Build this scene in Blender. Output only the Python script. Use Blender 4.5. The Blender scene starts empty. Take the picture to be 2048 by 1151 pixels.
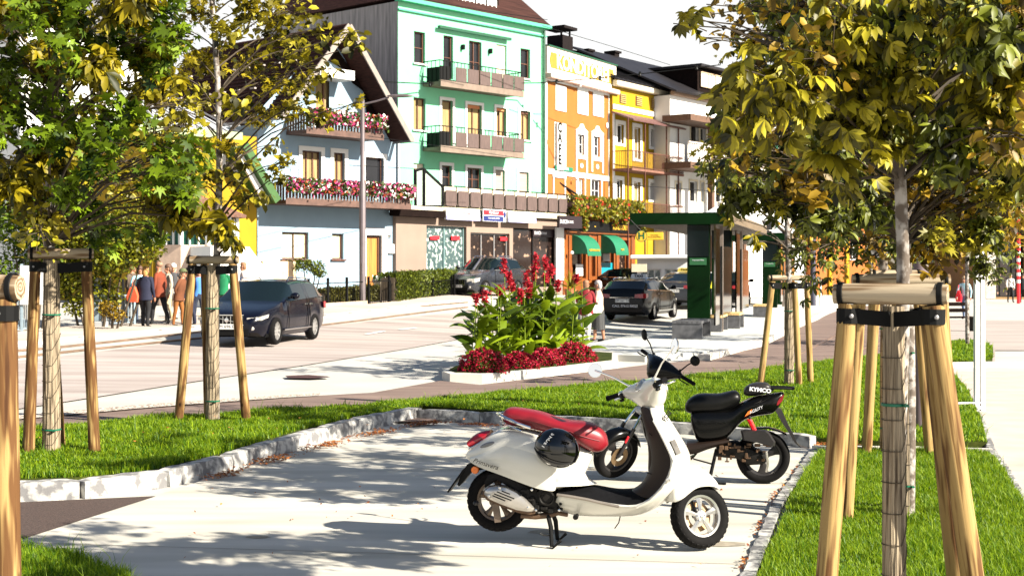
import bpy, bmesh, math, random
import numpy as np
from mathutils import Vector, Matrix, Euler
random.seed(7)
R = math.radians
SC = bpy.context.scene
COL = SC.collection
# ---------------------------------------------------------------- camera, sky, sun, exposure
FPX, HC, HY = 2844.0, 1.96, 540.0          # focal length in photo pixels, eye height, horizon row
cam_d = bpy.data.cameras.new('camera'); cam = bpy.data.objects.new('camera', cam_d); COL.objects.link(cam)
cam.location = (0, 0, HC); cam.rotation_euler = (R(90), 0, 0)
cam_d.sensor_width = 36; cam_d.lens = 36 * FPX / 2048
cam_d.shift_y = -(575.5 - HY) / 2048
cam_d.clip_end = 3000; cam_d.clip_start = .1
cam_d.dof.use_dof = True; cam_d.dof.focus_distance = 10.0; cam_d.dof.aperture_fstop = 9.0
SC.camera = cam
SUN_EL, SUN_AZ = R(31), math.atan2(.87, -.50)      # azimuth clockwise from +Y
w = bpy.data.worlds.new('World'); SC.world = w; w.use_nodes = True
nt = w.node_tree; bg = nt.nodes['Background']
sky = nt.nodes.new('ShaderNodeTexSky'); sky.sky_type = 'NISHITA'; sky.sun_disc = False
sky.sun_elevation = SUN_EL; sky.sun_rotation = SUN_AZ; sky.dust_density = 1.0; sky.air_density = 1.0; sky.ozone_density = .6
wm = nt.nodes.new('ShaderNodeMixRGB'); wm.inputs[2].default_value = (7.4, 7.3, 7.1, 1); nt.links.new(sky.outputs[0], wm.inputs[1]); nt.links.new(wm.outputs[0], bg.inputs[0]); bg.inputs[1].default_value = .05
_tc = nt.nodes.new('ShaderNodeTexCoord'); _sx = nt.nodes.new('ShaderNodeSeparateXYZ'); _mr = nt.nodes.new('ShaderNodeMapRange')   # white haze low in the sky, clear above
nt.links.new(_tc.outputs['Generated'], _sx.inputs[0]); nt.links.new(_sx.outputs[2], _mr.inputs[0]); nt.links.new(_mr.outputs[0], wm.inputs[0])
_mr.inputs[1].default_value = .2; _mr.inputs[2].default_value = .3; _mr.inputs[3].default_value = .9; _mr.inputs[4].default_value = .0
sd = bpy.data.lights.new('sun', 'SUN'); sun = bpy.data.objects.new('sun', sd); COL.objects.link(sun)
sd.energy = 5.0; sd.angle = R(.5); sd.color = (1, .93, .80)
sv = Vector((math.sin(SUN_AZ) * math.cos(SUN_EL), math.cos(SUN_AZ) * math.cos(SUN_EL), math.sin(SUN_EL)))
sun.rotation_euler = sv.to_track_quat('Z', 'Y').to_euler()
SC.view_settings.view_transform = 'Standard'; SC.view_settings.look = 'None'
SC.view_settings.exposure = 1.6; SC.view_settings.gamma = 1
SC.cycles.max_bounces = 6; SC.cycles.diffuse_bounces = 1; SC.cycles.glossy_bounces = 3
SC.cycles.transmission_bounces = 4; SC.cycles.transparent_max_bounces = 8
# ---------------------------------------------------------------- terrain height
def P(px, s, z=0.0): return Vector(((px - 1024) / s, FPX / s, z))
def ZP(py, s): return HC + (HY - py) / s
_cp = [(100,0,195,.02),(430,0,160,.02),(1580,0,122,.03),(1389,0,289,0),(1000,0,282,0),(1900,0,200,0),(1840,0,160,0),(0,0,240,0),
       (1230,0,225,.02),(1024,0,115,0),(560,0,110,.04),(1500,0,80,0),(1900,0,100,0),
       (560,0,82,.16),(200,0,90,.2),(275,0,71,.38),(400,0,72,.36),(725,0,56,.72),(970,0,43,.84),(1290,0,56,.03),(1190,0,75,0),
       (650,0,50,1.05),(870,0,46,.95),(1190,0,42,.70),(1300,0,38,.55),(2020,0,32,.0),(1640,0,40,.05),(1500,0,34,.3),(100,0,50,.9),(2400,0,60,0),(-400,0,60,.7),(-600,0,120,.1),(2600,0,150,0)]
_px = np.array([(p[0]-1024)/p[2] for p in _cp] + [0., 20, -20, 0, 60, -60, 40, -60])
_py = np.array([FPX/p[2] for p in _cp] + [2., 2, 2, 6, 10, 10, 200, 140])
_pz = np.array([p[3] for p in _cp] + [0., 0, 0, 0, 0, 0, 0, 1.2])
def _k(r2): return np.where(r2 > 0, r2 * np.log(r2 + 1e-12) * .5, 0)
_n = len(_px)
_A = np.zeros((_n + 3, _n + 3))
_A[:_n, :_n] = _k((_px[:, None]-_px)**2 + (_py[:, None]-_py)**2) + np.eye(_n) * 2.0
_A[:_n, _n] = 1; _A[:_n, _n+1] = _px; _A[:_n, _n+2] = _py; _A[_n:, :_n] = _A[:_n, _n:].T
_w = np.linalg.solve(_A, np.concatenate([_pz, [0, 0, 0]]))
def gz(x, y):
    x = np.asarray(x, float); y = np.asarray(y, float)
    xc = np.clip(x, -60, 60); yc = np.clip(y, 2, 120)
    v = _w[_n] + _w[_n+1]*xc + _w[_n+2]*yc
    for i in range(_n): v = v + _w[i] * _k((xc-_px[i])**2 + (yc-_py[i])**2)
    t = np.clip((yc - 18) / 10, 0, 1)          # the near ground is level
    return np.clip(v, 0, 1.5) * t * t * (3 - 2*t)
def g(x, y): return float(gz(x, y))
def hit(px, py, off=0.0):
    k = (px - 1024) / FPX; m = (py - HY) / FPX
    f = (HC - m * _YS) - gz(k * _YS, _YS) - off; i = int(np.argmax(f <= 0)) if (f <= 0).any() else len(_YS) - 1
    Y = _YS[i]
    if i and f[i] <= 0: Y = _YS[i-1] + (_YS[i] - _YS[i-1]) * f[i-1] / (f[i-1] - f[i])
    Y = float(Y); return Vector((k * Y, Y, g(k * Y, Y) + off))
_YS = np.concatenate([np.arange(3, 40, .1), np.arange(40, 400, .5)])
# ---------------------------------------------------------------- materials
MATS = {}
def mat(name, col, rough=.6, metal=0.0, var=.12, scale=6.0, bump=0.0, col2=None, spec=.5, alpha=None, trans=0.0, emit=0.0, stretch=None, coat=0.0, detail=4, sharp=None):
    if name in MATS: return MATS[name]
    m = bpy.data.materials.new(name); m.use_nodes = True; t = m.node_tree; b = t.nodes['Principled BSDF']
    c = (*col, 1)
    b.inputs['Roughness'].default_value = rough; b.inputs['Metallic'].default_value = metal
    b.inputs['Specular IOR Level'].default_value = spec; b.inputs['Coat Weight'].default_value = coat
    b.inputs['Coat Roughness'].default_value = .04
    if trans: b.inputs['Transmission Weight'].default_value = trans
    if alpha is not None: b.inputs['Alpha'].default_value = alpha
    if emit: b.inputs['Emission Color'].default_value = c; b.inputs['Emission Strength'].default_value = emit
    if var or col2 or bump:
        tc = t.nodes.new('ShaderNodeTexCoord'); mp = t.nodes.new('ShaderNodeMapping')
        t.links.new(tc.outputs['Object'], mp.inputs[0])
        mp.inputs['Scale'].default_value = stretch or (1, 1, 1)
        n = t.nodes.new('ShaderNodeTexNoise'); n.inputs['Scale'].default_value = scale; n.inputs['Detail'].default_value = detail
        t.links.new(mp.outputs[0], n.inputs[0])
        rp = t.nodes.new('ShaderNodeValToRGB')
        lo, hi = sharp or (.3, .7)
        rp.color_ramp.elements[0].position = lo; rp.color_ramp.elements[1].position = hi
        a = tuple(x * (1 - var) for x in col) + (1,)
        z = (*col2, 1) if col2 else tuple(min(1, x * (1 + var)) for x in col) + (1,)
        rp.color_ramp.elements[0].color = a; rp.color_ramp.elements[1].color = z
        t.links.new(n.outputs[0], rp.inputs[0]); t.links.new(rp.outputs[0], b.inputs[0])
        if bump:
            bp = t.nodes.new('ShaderNodeBump'); bp.inputs['Strength'].default_value = bump; bp.inputs['Distance'].default_value = .02
            t.links.new(n.outputs[0], bp.inputs['Height']); t.links.new(bp.outputs[0], b.inputs['Normal'])
    else: b.inputs[0].default_value = c
    MATS[name] = m; return m
# ---------------------------------------------------------------- mesh building
class MB:
    def __init__(self): self.v = []; self.f = []; self.m = []; self.mi = 0; self.M = None
    def add(self, vs, fs):
        o = len(self.v)
        if self.M is not None: vs = [self.M @ Vector(a) for a in vs]
        self.v += [tuple(a) for a in vs]; self.f += [tuple(o + i for i in q) for q in fs]; self.m += [self.mi] * len(fs)
        return self
    def box(self, a, b, bev=0.0):
        x0, y0, z0 = a; x1, y1, z1 = b
        if x0 > x1: x0, x1 = x1, x0
        if y0 > y1: y0, y1 = y1, y0
        if z0 > z1: z0, z1 = z1, z0
        if bev <= 0:
            return self.add([(x0,y0,z0),(x1,y0,z0),(x1,y1,z0),(x0,y1,z0),(x0,y0,z1),(x1,y0,z1),(x1,y1,z1),(x0,y1,z1)],
                     [(0,3,2,1),(4,5,6,7),(0,1,5,4),(1,2,6,5),(2,3,7,6),(3,0,4,7)])
        e = min(bev, (x1-x0)/2.01, (y1-y0)/2.01, (z1-z0)/2.01)
        rs = []
        for z, q in ((z0, e), (z0+e, 0), (z1-e, 0), (z1, e)):
            xa, xb, ya, yb = x0+q, x1-q, y0+q, y1-q
            rs.append([(xa+e,ya,z),(xb-e,ya,z),(xb,ya+e,z),(xb,yb-e,z),(xb-e,yb,z),(xa+e,yb,z),(xa,yb-e,z),(xa,ya+e,z)])
        return self.loft(rs)
    def cbox(self, c, d, bev=0.0):
        return self.box((c[0]-d[0]/2, c[1]-d[1]/2, c[2]-d[2]/2), (c[0]+d[0]/2, c[1]+d[1]/2, c[2]+d[2]/2), bev)
    def loft(self, rings, cap=True, closed=True):
        n = len(rings[0]); vs = [p for r in rings for p in r]; fs = []
        for i in range(len(rings) - 1):
            for j in range(n if closed else n - 1):
                k = (j + 1) % n; fs.append((i*n+j, i*n+k, (i+1)*n+k, (i+1)*n+j))
        if cap and closed: fs.append(tuple(range(n-1, -1, -1))); fs.append(tuple((len(rings)-1)*n + j for j in range(n)))
        return self.add(vs, fs)
    def tube(self, pts, r, n=8, cap=True):
        pts = [Vector(p) for p in pts]
        if not isinstance(r, (list, tuple)): r = [r] * len(pts)
        rings = []; up = None
        for i, p in enumerate(pts):
            d = (pts[min(i+1, len(pts)-1)] - pts[max(i-1, 0)]).normalized()
            if up is None: up = Vector((0, 0, 1)) if abs(d.z) < .9 else Vector((1, 0, 0))
            a = d.cross(up).normalized(); b = a.cross(d).normalized(); up = b
            rings.append([p + (a*math.cos(t) + b*math.sin(t)) * r[i] for t in [2*math.pi*k/n for k in range(n)]])
        return self.loft(rings, cap)
    def bar(self, a, b, wd, th=None, up=(0, 0, 1)):
        a = Vector(a); b = Vector(b); th = th or wd; d = (b - a).normalized(); u = Vector(up)
        if abs(d.dot(u)) > .95: u = Vector((0, 1, 0))
        s = d.cross(u).normalized() * wd / 2; t = s.cross(d).normalized() * th / 2
        return self.loft([[q - s - t, q + s - t, q + s + t, q - s + t] for q in (a, b)])
    def lathe(self, prof, c=(0, 0, 0), axis='z', n=20, cap=False, sx=1.0):
        rings = []
        for r, h in prof:
            ring = []
            for k in range(n):
                t = 2*math.pi*k/n; x = math.cos(t)*r; y = math.sin(t)*r
                p = {'z': (x*sx, y, h), 'y': (x*sx, h, y), 'x': (h, x*sx, y)}[axis]
                ring.append((p[0]+c[0], p[1]+c[1], p[2]+c[2]))
            rings.append(ring)
        return self.loft(rings, cap)
    def ell(self, c, r, n=14, m=9):
        pr = [(math.sin(math.pi*i/m), -math.cos(math.pi*i/m)) for i in range(m+1)]
        pr[0] = (.02, -1); pr[-1] = (.02, 1)
        rings = [[(c[0]+r[0]*a*math.cos(2*math.pi*k/n), c[1]+r[1]*a*math.sin(2*math.pi*k/n), c[2]+r[2]*h) for k in range(n)] for a, h in pr]
        return self.loft(rings)
    def prism(self, poly, y0, y1):            # poly of (x, z), extruded along y
        n = len(poly); vs = [(p[0], y0, p[1]) for p in poly] + [(p[0], y1, p[1]) for p in poly]
        return self.add(vs, [tuple(range(n)), tuple(range(2*n-1, n-1, -1))] + [(i, i+n, (i+1) % n+n, (i+1) % n) for i in range(n)])
    def quad(self, *p): return self.add(p, [tuple(range(len(p)))])
    def build(self, name, mats, parent=None, smooth=False, sub=0, loc=None, rot=None, mods=None, fixn=True, angle=None):
        me = bpy.data.meshes.new(name); me.from_pydata(self.v, [], self.f)
        if not isinstance(mats, (list, tuple)): mats = [mats]
        for m in mats: me.materials.append(m)
        if len(mats) > 1: me.polygons.foreach_set('material_index', self.m)
        if fixn:
            bm = bmesh.new(); bm.from_mesh(me); bmesh.ops.recalc_face_normals(bm, faces=bm.faces); bm.to_mesh(me); bm.free()
        if smooth: me.polygons.foreach_set('use_smooth', [True] * len(me.polygons))
        o = bpy.data.objects.new(name, me); COL.objects.link(o)
        if smooth and not sub:
            try: me.set_sharp_from_angle(angle=R(angle or 42))
            except Exception: pass
        if sub:
            sm = o.modifiers.new('s', 'SUBSURF'); sm.levels = sub; sm.render_levels = sub
        if parent: o.parent = parent
        if loc: o.location = loc
        if rot: o.rotation_euler = rot
        return o
def fastmesh(name, V, Fq, mats, parent=None, midx=None, smooth=False):
    """V (n,3), Fq (m,k) numpy arrays"""
    me = bpy.data.meshes.new(name); k = Fq.shape[1]
    me.vertices.add(len(V)); me.vertices.foreach_set('co', np.asarray(V, 'f').ravel())
    me.loops.add(Fq.size); me.loops.foreach_set('vertex_index', Fq.ravel().astype('i'))
    me.polygons.add(len(Fq)); me.polygons.foreach_set('loop_start', np.arange(0, Fq.size, k, dtype='i'))
    me.polygons.foreach_set('loop_total', np.full(len(Fq), k, dtype='i'))
    if not isinstance(mats, (list, tuple)): mats = [mats]
    for m in mats: me.materials.append(m)
    if midx is not None: me.polygons.foreach_set('material_index', np.asarray(midx, 'i'))
    if smooth: me.polygons.foreach_set('use_smooth', np.ones(len(Fq), dtype=bool))
    me.update(calc_edges=True); me.validate()
    o = bpy.data.objects.new(name, me); COL.objects.link(o)
    if parent: o.parent = parent
    return o
def tag(o, label=None, cat=None, group=None, kind=None):
    if label: o['label'] = label
    if cat: o['category'] = cat
    if group: o['group'] = group
    if kind: o['kind'] = kind
    return o
def empty(name, loc, rz=0.0, label=None, cat=None, group=None, rot=None):
    o = bpy.data.objects.new(name, None); COL.objects.link(o); o.empty_display_size = .2
    o.location = loc; o.rotation_euler = rot or (0, 0, rz)
    return tag(o, label, cat, group)
def copy_tree(o, parent=None):
    c = o.copy(); COL.objects.link(c)
    if parent: c.parent = parent
    for ch in [x for x in COL.objects if x.parent == o]: copy_tree(ch, c)
    return c
def text(body, size, m, parent, loc, rot, name='lettering', ext=.004, sx=1.0, align='CENTER', shear=0.0, bold=0.0):
    cu = bpy.data.curves.new('t', 'FONT'); cu.body = body; cu.size = size; cu.extrude = ext; cu.align_x = align; cu.align_y = 'CENTER'
    cu.shear = shear; cu.offset = bold; cu.resolution_u = 3
    ob = bpy.data.objects.new('t', cu); COL.objects.link(ob)
    bpy.context.view_layer.update()
    me = bpy.data.meshes.new_from_object(ob.evaluated_get(bpy.context.evaluated_depsgraph_get()))
    bpy.data.objects.remove(ob); bpy.data.curves.remove(cu)
    me.name = name; me.materials.clear(); me.materials.append(m)
    o = bpy.data.objects.new(name, me); COL.objects.link(o); o.parent = parent; o.location = loc; o.rotation_euler = rot; o.scale = (sx, 1, 1)
    return o
# ---------------------------------------------------------------- sheets draped over the terrain
def sheet(name, poly, off, m, kind='structure', h=0.0, label=None, cat=None, cell=2.0, m2=None):
    """poly: world (x, y) corners; a sheet at terrain + off; h > 0 gives it a body of that height (kerbed)"""
    bm = bmesh.new(); vs = [bm.verts.new((p[0], p[1], 0)) for p in poly]; f = bm.faces.new(vs)
    xs = [p[0] for p in poly]; ys = [p[1] for p in poly]
    def cuts(lo, hi, c):
        k = math.floor(lo / c) + 1; out = []
        while k * c < hi: out.append(k * c); k += 1
        return out
    if max(ys) > 16:
        for x in cuts(min(xs), max(xs), cell): bmesh.ops.bisect_plane(bm, geom=bm.verts[:]+bm.edges[:]+bm.faces[:], plane_co=(x, 0, 0), plane_no=(1, 0, 0))
        for y in cuts(min(ys), max(ys), cell): bmesh.ops.bisect_plane(bm, geom=bm.verts[:]+bm.edges[:]+bm.faces[:], plane_co=(0, y, 0), plane_no=(0, 1, 0))
    if h:
        r = bmesh.ops.extrude_face_region(bm, geom=bm.faces[:])
        for e in r['geom']:
            if isinstance(e, bmesh.types.BMVert): e.co.z += h
    for v in bm.verts: v.co.z += g(v.co.x, v.co.y) + off
    bmesh.ops.recalc_face_normals(bm, faces=bm.faces)
    if not h:
        for f in bm.faces:
            if f.normal.z < 0: f.normal_flip()
    me = bpy.data.meshes.new(name); bm.to_mesh(me); bm.free(); me.materials.append(m)
    o = bpy.data.objects.new(name, me); COL.objects.link(o)
    return tag(o, label, cat, kind=kind)
def hits(pts, off=0.0): return [tuple(hit(x, y, off)[:2]) for x, y in pts]
# ================================================================ ground, road, kerbs, lawns
def leafmat(name, col, col2, tr=.35, scale=3.0, rough=.5, spec=.35, isl=True):
    if name in MATS: return MATS[name]
    m = bpy.data.materials.new(name); m.use_nodes = True; t = m.node_tree; b = t.nodes['Principled BSDF']; out = t.nodes['Material Output']
    ge = t.nodes.new('ShaderNodeNewGeometry'); rp = t.nodes.new('ShaderNodeValToRGB')
    rp.color_ramp.elements[0].color = (*col, 1); rp.color_ramp.elements[1].color = (*col2, 1)
    t.links.new(ge.outputs['Random Per Island'], rp.inputs[0])
    tr_ = t.nodes.new('ShaderNodeBsdfTranslucent'); mx = t.nodes.new('ShaderNodeMixShader'); mx.inputs[0].default_value = tr
    t.links.new(rp.outputs[0], b.inputs[0]); t.links.new(rp.outputs[0], tr_.inputs[0])
    b.inputs['Roughness'].default_value = rough; b.inputs['Specular IOR Level'].default_value = spec
    t.links.new(b.outputs[0], mx.inputs[1]); t.links.new(tr_.outputs[0], mx.inputs[2]); t.links.new(mx.outputs[0], out.inputs[0])
    MATS[name] = m; return m
m_base = mat('pale_paving', (.42, .40, .36), .85, var=.10, scale=.8, bump=.1)
m_road = mat('pink_asphalt', (.29, .235, .21), .85, var=.13, scale=1.3, col2=(.42, .365, .335), stretch=(.16, 1.3, 1))
m_strip = mat('brown_asphalt', (.14, .09, .075), .9, var=.2, scale=1.2, col2=(.21, .145, .115), stretch=(.5, 2, 1), bump=.2)
m_conc = mat('pad_concrete', (.40, .375, .315), .85, scale=1.1, col2=(.54, .51, .45), stretch=(.35, 2.2, 1), detail=8, bump=.15)
m_plat = mat('platform_concrete', (.46, .46, .43), .8, var=.1, scale=1.0, stretch=(.5, 2, 1))
m_dark = mat('dark_asphalt', (.035, .019, .014), .95, scale=60, col2=(.075, .045, .035), bump=.3)
m_walk = mat('sidewalk_asphalt', (.45, .38, .32), .9, var=.15, scale=.7, stretch=(.3, 1.2, 1))
m_soil = mat('soil', (.015, .025, .005), 1, scale=7, col2=(.05, .06, .01), spec=.1)
m_kerb = mat('granite_kerb', (.17, .165, .165), .9, scale=9, col2=(.46, .45, .42), detail=8, sharp=(.42, .58), bump=.6)
m_kerbc = mat('concrete_kerb', (.50, .47, .42), .8, var=.1, scale=4, bump=.2)
m_rail = mat('rail_steel', (.30, .2, .14), .4, metal=.6, var=.3, scale=3)
m_white = mat('white_line', (.75, .75, .72), .7, var=.08)

# one sheet to the horizon: dense near the camera, draped over the terrain
xs = np.concatenate([np.linspace(-1500, -64, 10), np.arange(-60, 61, 2.0), np.linspace(64, 1500, 10)])
ys = np.concatenate([[-60, 0], np.arange(2, 121, 2.0), np.linspace(130, 2500, 12)])
XX, YY = np.meshgrid(xs, ys); ZZ = gz(XX, YY) - .02
V = np.stack([XX.ravel(), YY.ravel(), ZZ.ravel()], 1); nx, ny = len(xs), len(ys)
I = np.arange(nx * ny).reshape(ny, nx); Fq = np.stack([I[:-1, :-1].ravel(), I[:-1, 1:].ravel(), I[1:, 1:].ravel(), I[1:, :-1].ravel()], 1)
tag(fastmesh('ground', V, Fq, m_base, smooth=True), kind='structure')

road_px = [(-500, 905), (0, 822), (120, 804), (350, 768), (600, 731), (800, 699), (942, 673), (1080, 650), (1200, 628), (1330, 612), (1500, 596), (1700, 585), (1700, 579), (1480, 583), (1200, 590), (1050, 604), (930, 622), (760, 640), (560, 660), (360, 683), (120, 712), (-500, 780)]
sheet('road', hits(road_px), .0, m_road)
sheet('tram_road', hits([(-500, 930), (0, 842), (300, 815), (580, 795), (745, 786), (880, 762), (960, 770), (1235, 737), (1300, 729), (1410, 719), (1530, 692), (1600, 655), (1665, 625), (1700, 612), (1760, 612), (1760, 660), (1860, 700), (1870, 745), (1700, 765), (1240, 812), (900, 840), (500, 858), (0, 905), (-500, 985)]), .012, m_strip)
# gravel line beside the tram road, manhole cover
sheet('gravel_strip', hits([(-300, 885), (0, 837), (300, 811), (580, 792), (640, 789), (640, 793), (580, 797), (300, 818), (0, 845), (-300, 894)]), .03, mat('gravel', (.16, .11, .08), .95, scale=25, col2=(.62, .55, .47), sharp=(.45, .55)))
sheet('manhole_edge', hits([(570, 753), (615, 751), (655, 754), (660, 756), (625, 758), (575, 757)]), .02, mat('rust_iron', (.05, .016, .014), .8, var=.3, scale=20))
def line_marks(segs, off, wd, m, name, kindlab):
    for a, b in segs:
        p = Vector(hit(*a)[:2]); q = Vector(hit(*b)[:2]); d = (q - p).normalized(); n = Vector((-d.y, d.x)) * wd / 2
        sheet(name, [tuple(p - n), tuple(q - n), tuple(q + n), tuple(p + n)], off, m, 'structure')
line_marks([((732, 669), (768, 663)), ((800, 660), (832, 656))], .02, .14, m_white, 'lane_dash', '')
def rail(pxs, name='tram_rail', gap=0):
    pts = [hit(*p) for p in pxs]; fine = []
    for a, b in zip(pts[:-1], pts[1:]):
        n = max(1, int((b - a).length / 1.5))
        fine += [a.lerp(b, i / n) for i in range(n)]
    fine.append(pts[-1])
    mb = MB()
    for a, b in zip(fine[:-1], fine[1:]):
        mb.bar((a.x, a.y, g(a.x, a.y) + .008), (b.x, b.y, g(b.x, b.y) + .008), .07, .04)
    tag(mb.build(name, m_rail), kind='structure')
rail([(1250, 794), (1400, 762), (1560, 728), (1670, 672), (1760, 640)])
rail([(1500, 768), (1640, 742), (1720, 700), (1800, 672)])
rail([(-200, 722), (120, 694), (360, 668), (640, 634), (935, 604)]); rail([(-200, 740), (120, 705), (360, 680), (660, 648), (935, 614)])
sheet('far_sidewalk', hits([(-400, 735), (0, 690), (200, 672), (330, 660), (560, 640), (760, 620), (930, 600), (1100, 594), (1100, 586), (905, 590), (760, 598), (640, 603), (480, 618), (300, 640), (190, 652), (0, 668), (-400, 690)]), -.03, m_walk, h=.09)
# the parking pad and its dark asphalt patch
pad = hits([(-60, 1100), (310, 990), (500, 930), (700, 873), (830, 846), (1000, 855), (1380, 868), (1625, 897), (1560, 985), (1495, 1120), (1478, 1200), (1400, 1400), (-200, 1400)])
sheet('parking_pad', pad, .0, m_conc)
sheet('asphalt_patch', hits([(-300, 1012), (0, 1006), (312, 992), (200, 1028), (0, 1092), (-60, 1112), (-300, 1190)]), .005, m_dark)
# expansion joints scored in the pad
m_joint = mat('sawn_joint', (.10, .085, .065), .95, var=.4, scale=30)
for a, b in (((60, 1085), (1490, 1128)), ((560, 925), (1585, 968))):
    p = Vector(hit(*a)[:2]); q = Vector(hit(*b)[:2]); d = (q - p).normalized(); n = Vector((-d.y, d.x)) * .004
    sheet('pad_joint', [tuple(p - n), tuple(q - n), tuple(q + n), tuple(p + n)], .004, m_joint)
rs_ = random.Random(5)
for k in range(7):      # oil and tyre stains on the pad
    c = hit(rs_.uniform(500, 1450), rs_.uniform(900, 1120)); r0_ = rs_.uniform(.03, .10)
    sheet('pad_stain', [(c.x+r0_*1.6*math.cos(t)*rs_.uniform(.75, 1.2), c.y+r0_*math.sin(t)*rs_.uniform(.75, 1.2)) for t in [6.283*i/14 for i in range(14)]], .0035, mat('pad_stain', (.27, .235, .18), .8, var=.25, scale=14))
# platform of the stop
plat = hits([(1140, 716), (1180, 696), (1290, 672), (1420, 636), (1560, 606), (1640, 592), (1700, 592), (1690, 606), (1632, 632), (1590, 650), (1522, 684), (1410, 714), (1290, 722)])
sheet('platform', plat, -.02, m_plat, h=.14)
# right hand path and far corner lawn
sheet('path', hits([(1885, 742), (2300, 742), (2400, 1100), (2120, 1100), (2048, 992), (2000, 925), (1975, 905), (1945, 800), (1925, 765)]), .0, mat('path_asphalt', (.46, .38, .32), .9, var=.12, scale=2))
sheet('side_road', hits([(1860, 640), (2300, 640), (2300, 700), (1990, 700), (1990, 725), (1870, 725)]), .0, mat('side_road_asphalt', (.34, .29, .26), .9, var=.2, scale=.6, stretch=(.4, 2, 1)))

lawns = {
 'verge': [(-500, 990), (-500, 950), (0, 878), (140, 864), (300, 850), (500, 837), (700, 825), (900, 808), (1240, 777), (1460, 756), (1500, 770), (1500, 868), (1380, 858), (1240, 850), (1000, 835), (845, 824), (735, 842), (600, 874), (450, 922), (300, 960), (150, 974), (0, 978)],
 'middle': [(1460, 756), (1700, 722), (1860, 712), (1895, 745), (1935, 790), (1962, 850), (1975, 896), (1800, 896), (1630, 888), (1500, 870), (1500, 770)],
 'right': [(1640, 907), (1800, 905), (1978, 912), (2010, 950), (2048, 1015), (2130, 1160), (2200, 1400), (1455, 1400), (1520, 1151), (1590, 985)],
 'corner': [(-60, 1112), (0, 1100), (120, 1115), (260, 1165), (320, 1400), (-300, 1400), (-300, 1130)],
 'far': [(1888, 700), (1900, 688), (1960, 684), (1985, 700), (1985, 722), (1940, 727), (1890, 727)]}
def inpoly(x, y, poly):
    r = np.zeros(x.shape, bool); n = len(poly)
    for i in range(n):
        x0, y0 = poly[i]; x1, y1 = poly[(i+1) % n]
        c = ((y0 > y) != (y1 > y)); xi = (x1-x0) * (y-y0) / ((y1-y0) if y1 != y0 else 1e-9) + x0
        r ^= c & (x < xi)
    return r
m_grass = leafmat('grass_blades', (.018, .10, .003), (.32, .44, .012), .5)
m_clov = leafmat('clover', (.05, .16, .01), (.14, .30, .02), .3)
def grass(poly, n, hmin, hmax, wd, zoff, rs, name):
    rng = np.random.default_rng(rs); P_ = np.array(poly); lo = P_.min(0); hi = P_.max(0)
    x = rng.uniform(lo[0], hi[0], n*6); y = rng.uniform(lo[1], hi[1], n*6)
    # keep density even in the picture: nearer ground gets the share its size deserves
    k = inpoly(x, y, poly) & (np.abs(x / y) < 1100 / FPX) & (y > 3.5); x = x[k][:n]; y = y[k][:n]; n = len(x)
    cl = np.sin(x*3.1+1.7*np.sin(y*2.3)) * np.cos(y*3.7+np.sin(x*2.9)); clump = .72 + .38*cl
    h = rng.uniform(hmin, hmax, n) * clump * (1 + (rng.random(n) > .985) * 1.2); a = rng.uniform(0, 6.283, n); l = rng.normal(0, .45, n) * h; l2 = rng.normal(0, .35, n) * h
    wv = wd * rng.uniform(.6, 1.5, n) * (y / 12) ** .5; z = gz(x, y) + zoff
    dx, dy = np.cos(a)*wv, np.sin(a)*wv; ex, ey = l*np.sin(a)-l2*np.cos(a), l2*np.sin(a) - l*np.cos(a)
    V = np.stack([np.stack([x-dx, y-dy, z], 1), np.stack([x+dx, y+dy, z], 1), np.stack([x+dx*.8+ex*.35, y+dy*.8+ey*.35, z+h*.6], 1), np.stack([x-dx*.8+ex*.35, y-dy*.8+ey*.35, z+h*.6], 1), np.stack([x+ex*1.1, y+ey*1.1, z+h], 1)], 1).reshape(-1, 3)
    b = np.arange(n) * 5
    Fq = np.concatenate([np.stack([b, b+1, b+2, b+3], 1), np.stack([b+3, b+2, b+4, b+4], 1)])
    T = np.concatenate([Fq[:, [0, 1, 2]], Fq[:n][:, [0, 2, 3]]]); 
    o = fastmesh(name, V, T, m_grass)
    return tag(o, kind='stuff')
LW = {k: hits(v, .0) for k, v in lawns.items()}
for k, off, n, h0, h1, wd in (('verge', .09, 150000, .035, .095, .0042), ('middle', .07, 90000, .035, .10, .0045), ('right', .03, 110000, .035, .09, .0028), ('corner', .03, 26000, .05, .13, .003), ('far', .05, 9000, .06, .12, .008)):
    sheet('lawn_soil', LW[k], -.02, m_soil, h=off + .02)
    o = grass(LW[k], n, h0, h1, wd, off, hash(k) % 1000 if False else len(k) * 7, 'grass')
    o['label'] = {'verge': 'long mown grass verge between tram road and parking pad', 'middle': 'grass around the lamp pole behind the black scooter', 'right': 'grass around the nearest staked tree', 'corner': 'corner of grass at bottom left of the pad', 'far': 'small lawn below the bench'}[k]
    o['category'] = 'grass'
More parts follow.
